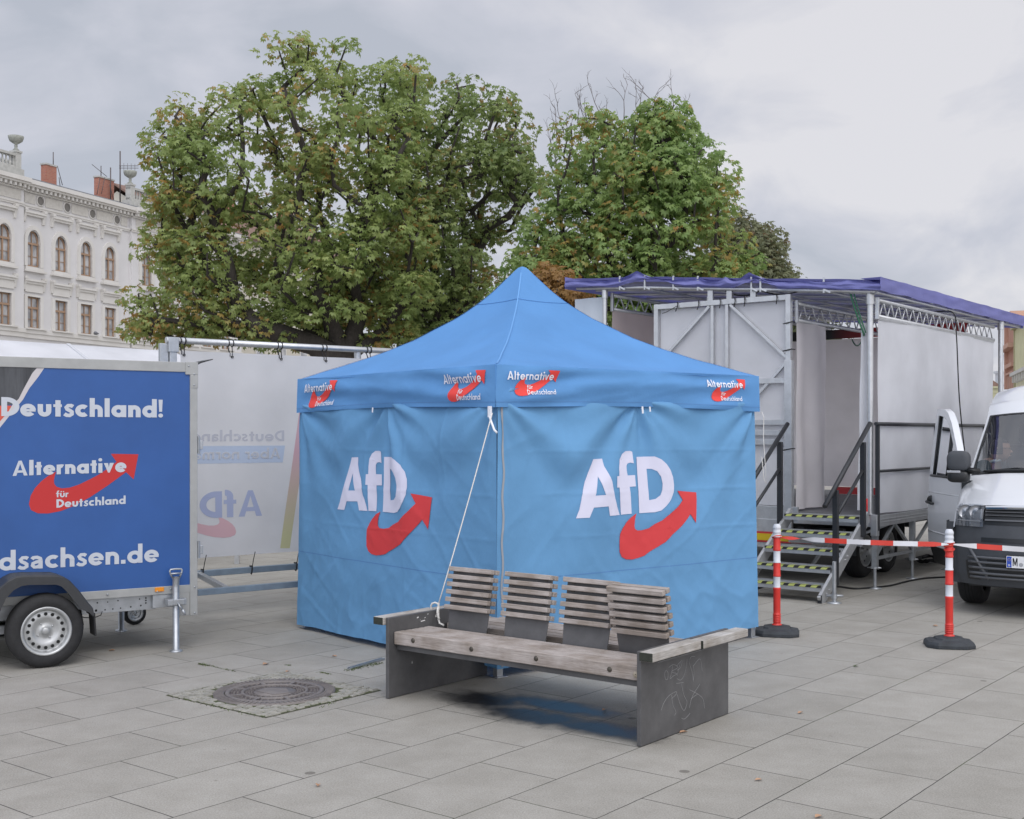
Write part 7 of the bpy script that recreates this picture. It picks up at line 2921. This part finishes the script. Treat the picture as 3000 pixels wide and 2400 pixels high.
def make_tree(name, lab, cat, outline, Y, trunk_px, n_cl, per, size, pal, depth, rs, trunk_r=.32, low_z=0.0, gaps=(), gap_thr=.0, group=None, twigs=0, leaf_n=5, limb_pts=(), rust=0.27, crook=.25, droop=.5, twig_pts=()):
    """outline: crown silhouette in metres (x, z) about the trunk foot; crown gets a rounded thickness"""
    rg = random.Random(rs)
    nr = np.random.default_rng(rs)
    bx = (trunk_px - CX) / FPX * Y
    t_ = thing(name, lab, cat, (bx, Y, 0), 0, group)
    poly = [((x * 1.3915 - CX) / FPX * Y - bx, EYE - (y * 1.3915 - HY) / FPX * Y) for (x, y) in outline]
    x0, x1 = min(p[0] for p in poly), max(p[0] for p in poly)
    z0, z1 = min(p[1] for p in poly), max(p[1] for p in poly)
    gp = [((x * 1.3915 - CX) / FPX * Y - bx, EYE - (y * 1.3915 - HY) / FPX * Y, r_ * 1.3915 / FPX * Y) for (x, y, r_) in gaps]
    cl = []
    tries = 0
    while len(cl) < n_cl and tries < n_cl * 60:
        tries += 1
        x, z = rg.uniform(x0, x1), rg.uniform(z0, z1)
        if not inside(poly, x, z):
            continue
        ed = edge_dist(poly, x, z)
        if ed < size * (.05 + .40 * rg.random()):
            continue
        if rg.random() < .55 * ((z - z0) / (z1 - z0)) ** 1.2:
            continue
        th = depth * math.sqrt(min(1, ed / (depth * .9)))
        # most clumps near the surface of the crown
        u = rg.uniform(-1, 1)
        u = math.copysign(abs(u) ** .55, u)
        y = th * u
        if any(math.hypot(x - a, z - b) < c + size * .28 for (a, b, c) in gp):
            continue
        if n3(x * .75 + rs, y * .75, z * .75) < gap_thr - .35:
            continue
        if any((x - q[0]) ** 2 + (y - q[1]) ** 2 + ((z - q[2]) * 1.5) ** 2 < (size * .50) ** 2 for q in cl[-500:]):
            continue
        cl.append((x, y, z))
    cl = np.array(cl)
    # ---------------- limbs: grow from the trunk, each clump joins the nearest wood nearer the trunk
    nodes = [Vector((0, 0, 0)), Vector((.02, 0, low_z * .5 + .8))]
    par = [-1, 0]
    top_trunk = lerp(z0, z1, .30)
    for k in range(1, 5):
        nodes.append(Vector((rg.gauss(0, .10) * k, rg.gauss(0, .10) * k, lerp(.8, top_trunk, k / 4))))
        par.append(len(nodes) - 2)
    tt = Vector((0, 0, top_trunk * .8))
    order = sorted(range(len(cl)), key=lambda i: (Vector(cl[i]) - tt).length)
    NP = [tuple(v) for v in nodes]
    plen = [0.0]
    for i in range(1, len(nodes)):
        plen.append(plen[par[i]] + (nodes[i] - nodes[par[i]]).length)
    ends = []
    for i in order:
        c = Vector(cl[i])
        A = np.array(NP)
        d = np.linalg.norm(A - np.array(c), axis=1)
        up = np.maximum(0, A[:, 2] - c.z + .1) * 1.2
        cost = d + .32 * np.array(plen) + up
        cost[0] = 1e9
        j = int(np.argmin(cost))
        a = Vector(NP[j])
        L_ = (c - a).length
        n_ = max(1, int(L_ / .55))
        prev = j
        for k in range(1, n_ + 1):
            f = k / n_
            p = a.lerp(c, f) + Vector((0, 0, .16 * L_ * math.sin(f * math.pi) * .5))
            if k < n_:
                p += Vector((rg.gauss(0, .05 * crook * 3), rg.gauss(0, .05 * crook * 3), rg.gauss(0, .04 * crook * 3)))
            NP.append(tuple(p))
            par.append(prev)
            plen.append(plen[prev] + (p - Vector(NP[prev])).length)
            prev = len(NP) - 1
        ends.append(prev)
    nch = [0] * len(NP)
    wgt = [0.0] * len(NP)
    for e in ends:
        wgt[e] += 1
    for i in range(len(NP) - 1, 0, -1):
        wgt[par[i]] += max(wgt[i], .4)
    wmax = wgt[1]
    rad = [max(.009, trunk_r * (w / wmax) ** .50) for w in wgt]
    rad[0] = trunk_r * 1.35
    kids = {}
    for i in range(1, len(NP)):
        kids.setdefault(par[i], []).append(i)
    g_ = MB()
    seen = set()
    stack = [0]
    starts = [(0, None)]
    while starts:
        s_, pr = starts.pop()
        chain = ([pr] if pr is not None else []) + [s_]
        cur = s_
        while cur in kids:
            ks = sorted(kids[cur], key=lambda q: -wgt[q])
            for o_ in ks[1:]:
                starts.append((o_, cur))
            cur = ks[0]
            chain.append(cur)
        if len(chain) > 1:
            rr_ = [rad[c] for c in chain]
            if pr is not None:
                rr_[0] = min(rad[pr], rad[chain[1]] * 1.25)
            g_.tube([NP[c] for c in chain], rr_, 9 if rr_[0] > .08 else 5, 0, cap=False)
    g_.build('trunk', M_BARK, t_)
    # ---------------- bare twigs sticking out
    if twigs or twig_pts:
        g_ = MB()
        starts_ = [((x * 1.3915 - CX) / FPX * Y - bx, rg.uniform(-.5, .5), EYE - (y * 1.3915 - HY) / FPX * Y) for (x, y) in twig_pts]
        def tw(p, d_, ln_, r_, lev):
            pts = [p]
            q_ = Vector(p)
            for k in range(4):
                d_ = (d_ + Vector((rg.gauss(0, .16), rg.gauss(0, .16), rg.gauss(.05, .10)))).normalized()
                q_ = q_ + d_ * ln_ / 4
                pts.append(tuple(q_))
                if lev > 0 and k > 0:
                    tw(tuple(q_), (d_ + Vector((rg.gauss(0, .6), rg.gauss(0, .4), rg.gauss(.1, .3)))).normalized(), ln_ * rg.uniform(.3, .55), r_ * .6, lev - 1)
            g_.tube(pts, [r_, r_ * .85, r_ * .7, r_ * .55, r_ * .35], 4, 0, cap=False)
        for s_ in starts_:
            tw(s_, Vector((rg.gauss(-.15, .5), rg.gauss(0, .2), 1)).normalized(), rg.uniform(.45, .85), .014, 2)
        g_.build('bare_twigs', M_TWIG, t_)
    # ---------------- leaves
    M_ = len(cl)
    cr = nr.uniform(.75, 1.25, M_) * size
    cid = np.repeat(np.arange(M_), per)
    K = len(cid)
    # clump = drooping umbrella: points over the upper shell of a flattened ellipsoid
    th = nr.uniform(0, 2 * np.pi, K)
    cz = nr.uniform(-.55, 1, K)
    sr = np.sqrt(np.maximum(0, 1 - cz ** 2))
    rr = nr.uniform(.55, 1.0, K) ** .6
    off = np.stack([np.cos(th) * sr * rr, np.sin(th) * sr * rr, cz * rr * .62], 1) * cr[cid][:, None]
    off[:, 2] -= .25 * (off[:, 0] ** 2 + off[:, 1] ** 2) / cr[cid] * droop * 2
    pos = cl[cid] + off
    # stray sprays on the outside break up the edge
    out_ = off / (np.linalg.norm(off, axis=1)[:, None] + 1e-6)
    yaw = np.arctan2(out_[:, 1], out_[:, 0]) + nr.normal(0, .7, K)
    pitch = nr.normal(-.35, .38, K) - .35 * (cz < 0)
    roll = nr.normal(0, .45, K)
    sc = nr.uniform(.6, 1.25, K)
    # leaf template: leaflets spreading from one point, along +x
    tv, tf = [], []
    ll = leaf_n
    for k in range(ll):
        a = (k - (ll - 1) / 2) * (R(150) / max(1, ll - 1)) if ll > 1 else 0
        ln_ = .132 * (1.0 - .25 * abs(k - (ll - 1) / 2) / max(1, (ll - 1) / 2))
        wd = ln_ * .23
        ca, sa = math.cos(a), math.sin(a)
        o = len(tv)
        for (u, v, h) in ((.02, 0, 0), (.58 * ln_, wd, -.10 * ln_), (ln_, 0, -.42 * ln_), (.58 * ln_, -wd, -.10 * ln_)):
            tv.append((u * ca - v * sa, u * sa + v * ca, h))
        tf.append((o, o + 1, o + 2, o + 3))
    tv = np.array(tv)
    nvt, nft = len(tv), len(tf)
    cy, sy_ = np.cos(yaw), np.sin(yaw)
    cp, sp_ = np.cos(pitch), np.sin(pitch)
    crr, srr = np.cos(roll), np.sin(roll)
    X = np.stack([cp * cy, cp * sy_, sp_], 1)
    Yv = np.stack([-sy_, cy, np.zeros(K)], 1)
    Z = np.cross(X, Yv)
    Y2 = Yv * crr[:, None] + Z * srr[:, None]
    Z2 = -Yv * srr[:, None] + Z * crr[:, None]
    tvj = tv[None, :, :] * sc[:, None, None]
    V_ = pos[:, None, :] + tvj[:, :, 0:1] * X[:, None, :] + tvj[:, :, 1:2] * Y2[:, None, :] + tvj[:, :, 2:3] * Z2[:, None, :]
    V_ = V_.reshape(-1, 3)
    F_ = (np.array(tf)[None, :, :] + (np.arange(K) * nvt)[:, None, None]).reshape(-1, 4)
    me = bpy.data.meshes.new('crown')
    me.vertices.add(len(V_))
    me.vertices.foreach_set('co', V_.astype(np.float32).ravel())
    me.loops.add(F_.size)
    me.loops.foreach_set('vertex_index', F_.astype(np.int32).ravel())
    me.polygons.add(len(F_))
    me.polygons.foreach_set('loop_start', np.arange(0, F_.size, 4, dtype=np.int32))
    me.polygons.foreach_set('loop_total', np.full(len(F_), 4, dtype=np.int32))
    me.update(calc_edges=True)
    # leaf colours: green family, browned tips from leaf blight, per clump and per leaf
    g0, g1, br0, br1 = [np.array(c) for c in pal]
    cm = nr.uniform(0, 1, M_)
    rustc = np.clip(np.array([n3(c[0] * .55 + rs, c[1] * .55, c[2] * .55) for c in cl]) * 1.5 + .35, 0, 1)
    fk = nr.uniform(0, 1, K) * .5 + cm[cid] * .5
    base = g0 + (g1 - g0) * fk[:, None]
    brn = br0 + (br1 - br0) * nr.uniform(0, 1, K)[:, None]
    amt = np.clip((nr.uniform(0, 1, K) < rust * 1.3 * rustc[cid]) * nr.uniform(.35, .95, K), 0, 1)[:, None]
    colr = base * (1 - amt) + brn * amt
    vcol = np.repeat(colr, nvt, axis=0)
    tipm = np.tile(np.array([0, .35, 1, .35] * (nvt // 4)), K)[:, None] * np.repeat(rustc[cid] * nr.uniform(0, .8, K), nvt)[:, None] * rust * 1.6
    tipm = np.clip(tipm, 0, .8)
    vcol = vcol * (1 - tipm) + np.repeat(brn, nvt, axis=0) * tipm
    at = me.color_attributes.new('leaf_colour', 'FLOAT_COLOR', 'POINT')
    at.data.foreach_set('color', np.concatenate([vcol, np.ones((len(vcol), 1))], 1).astype(np.float32).ravel())
    me.materials.append(M_LEAF)
    o = bpy.data.objects.new('crown', me)
    COL.objects.link(o)
    o.parent = t_
    return t_

GREEN = ((.205, .29, .092), (.385, .455, .155), (.44, .30, .09), (.46, .23, .07))
GREEN2 = ((.185, .30, .092), (.35, .455, .155), (.44, .31, .09), (.48, .24, .07))
DARK = ((.175, .25, .088), (.315, .385, .135), (.38, .25, .08), (.40, .20, .065))
OLIVE = ((.17, .19, .105), (.27, .285, .16), (.16, .12, .05), (.18, .11, .05))
RUST = ((.30, .17, .06), (.40, .24, .08), (.42, .16, .05), (.30, .22, .07))
LIGHT = ((.09, .12, .05), (.15, .17, .08), (.18, .15, .06), (.2, .14, .06))

OUT_A = [(268, 662), (295, 612), (325, 560), (308, 522), (328, 470), (330, 430), (318, 385), (322, 330), (345, 270), (352, 232), (400, 192), (452, 172), (490, 160), (535, 168), (555, 150), (535, 105), (580, 90), (640, 95), (650, 78), (700, 72), (760, 72), (820, 100), (865, 125), (890, 165), (900, 230), (905, 330), (905, 450), (910, 560), (900, 650), (860, 720), (760, 738), (600, 742), (500, 730), (400, 732), (330, 722), (290, 700)]
make_tree('chestnut_tree', 'largest browning chestnut tree, spreading left in front of the pale palace', 'tree', OUT_A, 28.0, 1040, 480, 42, .48, GREEN, 2.1, 11, trunk_r=.42, low_z=3, gap_thr=.20,
          gaps=((655, 225, 16), (690, 300, 18), (600, 290, 13), (445, 395, 16), (560, 250, 12), (500, 345, 12), (690, 430, 20), (420, 440, 12), (770, 400, 12), (610, 430, 12), (380, 470, 10), (470, 260, 12)), group='chestnut trees behind the tent')
OUT_B = [(830, 140), (880, 165), (930, 190), (960, 165), (1010, 150), (1045, 180), (1080, 200), (1085, 235), (1122, 250), (1105, 300), (1128, 345), (1150, 390), (1100, 440), (1085, 500), (1062, 560), (1040, 610), (1020, 640), (960, 690), (860, 735), (760, 735), (740, 640), (760, 480), (790, 300)]
make_tree('chestnut_tree', 'darker chestnut tree behind the left slope of the tent roof', 'tree', OUT_B, 31.5, 1330, 330, 42, .50, DARK, 2.0, 23, trunk_r=.38, low_z=3, gap_thr=.08,
          gaps=((1035, 440, 18), (1050, 520, 22), (1000, 250, 10), (960, 330, 8)), group='chestnut trees behind the tent', rust=.2)
OUT_C = [(1155, 285), (1185, 245), (1230, 250), (1260, 225), (1300, 262), (1340, 250), (1375, 215), (1400, 195), (1440, 240), (1455, 285), (1490, 315), (1520, 330), (1548, 362), (1528, 400), (1540, 440), (1562, 500), (1585, 560), (1600, 620), (1570, 660), (1250, 680), (1150, 660), (1050, 640), (1062, 590), (1080, 540), (1105, 500), (1120, 460), (1165, 430), (1155, 380), (1172, 330)]
make_tree('chestnut_tree', 'green chestnut tree with bare twigs on top, right of the tent peak', 'tree', OUT_C, 27.0, 1900, 460, 40, .46, GREEN2, 2.0, 37, trunk_r=.36, low_z=3, gap_thr=.04,
          gaps=((1245, 300, 15), (1275, 360, 12), (1200, 470, 14), (1240, 540, 12), (1330, 430, 10), (1420, 460, 9), (1180, 350, 14), (1150, 510, 12), (1215, 400, 9)), group='chestnut trees behind the tent', rust=.26,
          twig_pts=((1205, 285), (1178, 300), (1190, 270), (1215, 262), (1265, 255), (1240, 262), (1345, 240), (1440, 255), (1172, 345), (1250, 275), (1262, 282), (1290, 280), (1375, 232), (1420, 225), (1390, 222), (1195, 300), (1230, 275), (1310, 262), (1350, 245)))
OUT_D = [(1500, 470), (1535, 440), (1560, 455), (1575, 470), (1598, 458), (1612, 480), (1632, 510), (1640, 545), (1660, 570), (1655, 620), (1560, 680), (1480, 660), (1490, 560)]
make_tree('olive_green_tree', 'dull olive tree rising behind the stage roof', 'tree', OUT_D, 36.0, 2190, 260, 40, .52, OLIVE, 2.6, 41, trunk_r=.3, low_z=3, gap_thr=0, rust=.15)
OUT_E = [(1655, 592), (1675, 584), (1700, 592), (1730, 640), (1780, 680), (1795, 720), (1720, 740), (1640, 700), (1640, 640)]
make_tree('pale_tree', 'small pale green tree far behind the stage roof', 'tree', OUT_E, 48.0, 2400, 90, 30, .6, LIGHT, 2.6, 43, trunk_r=.25, low_z=2, rust=.1)
OUT_F = [(1118, 590), (1140, 560), (1170, 562), (1205, 575), (1225, 610), (1230, 700), (1150, 740), (1090, 700), (1105, 630)]
make_tree('rust_leaved_tree', 'small rust leaved tree just right of the tent peak', 'tree', OUT_F, 24.0, 1640, 100, 24, .36, RUST, 1.5, 47, trunk_r=.12, low_z=1.5, gap_thr=.1, rust=.6)
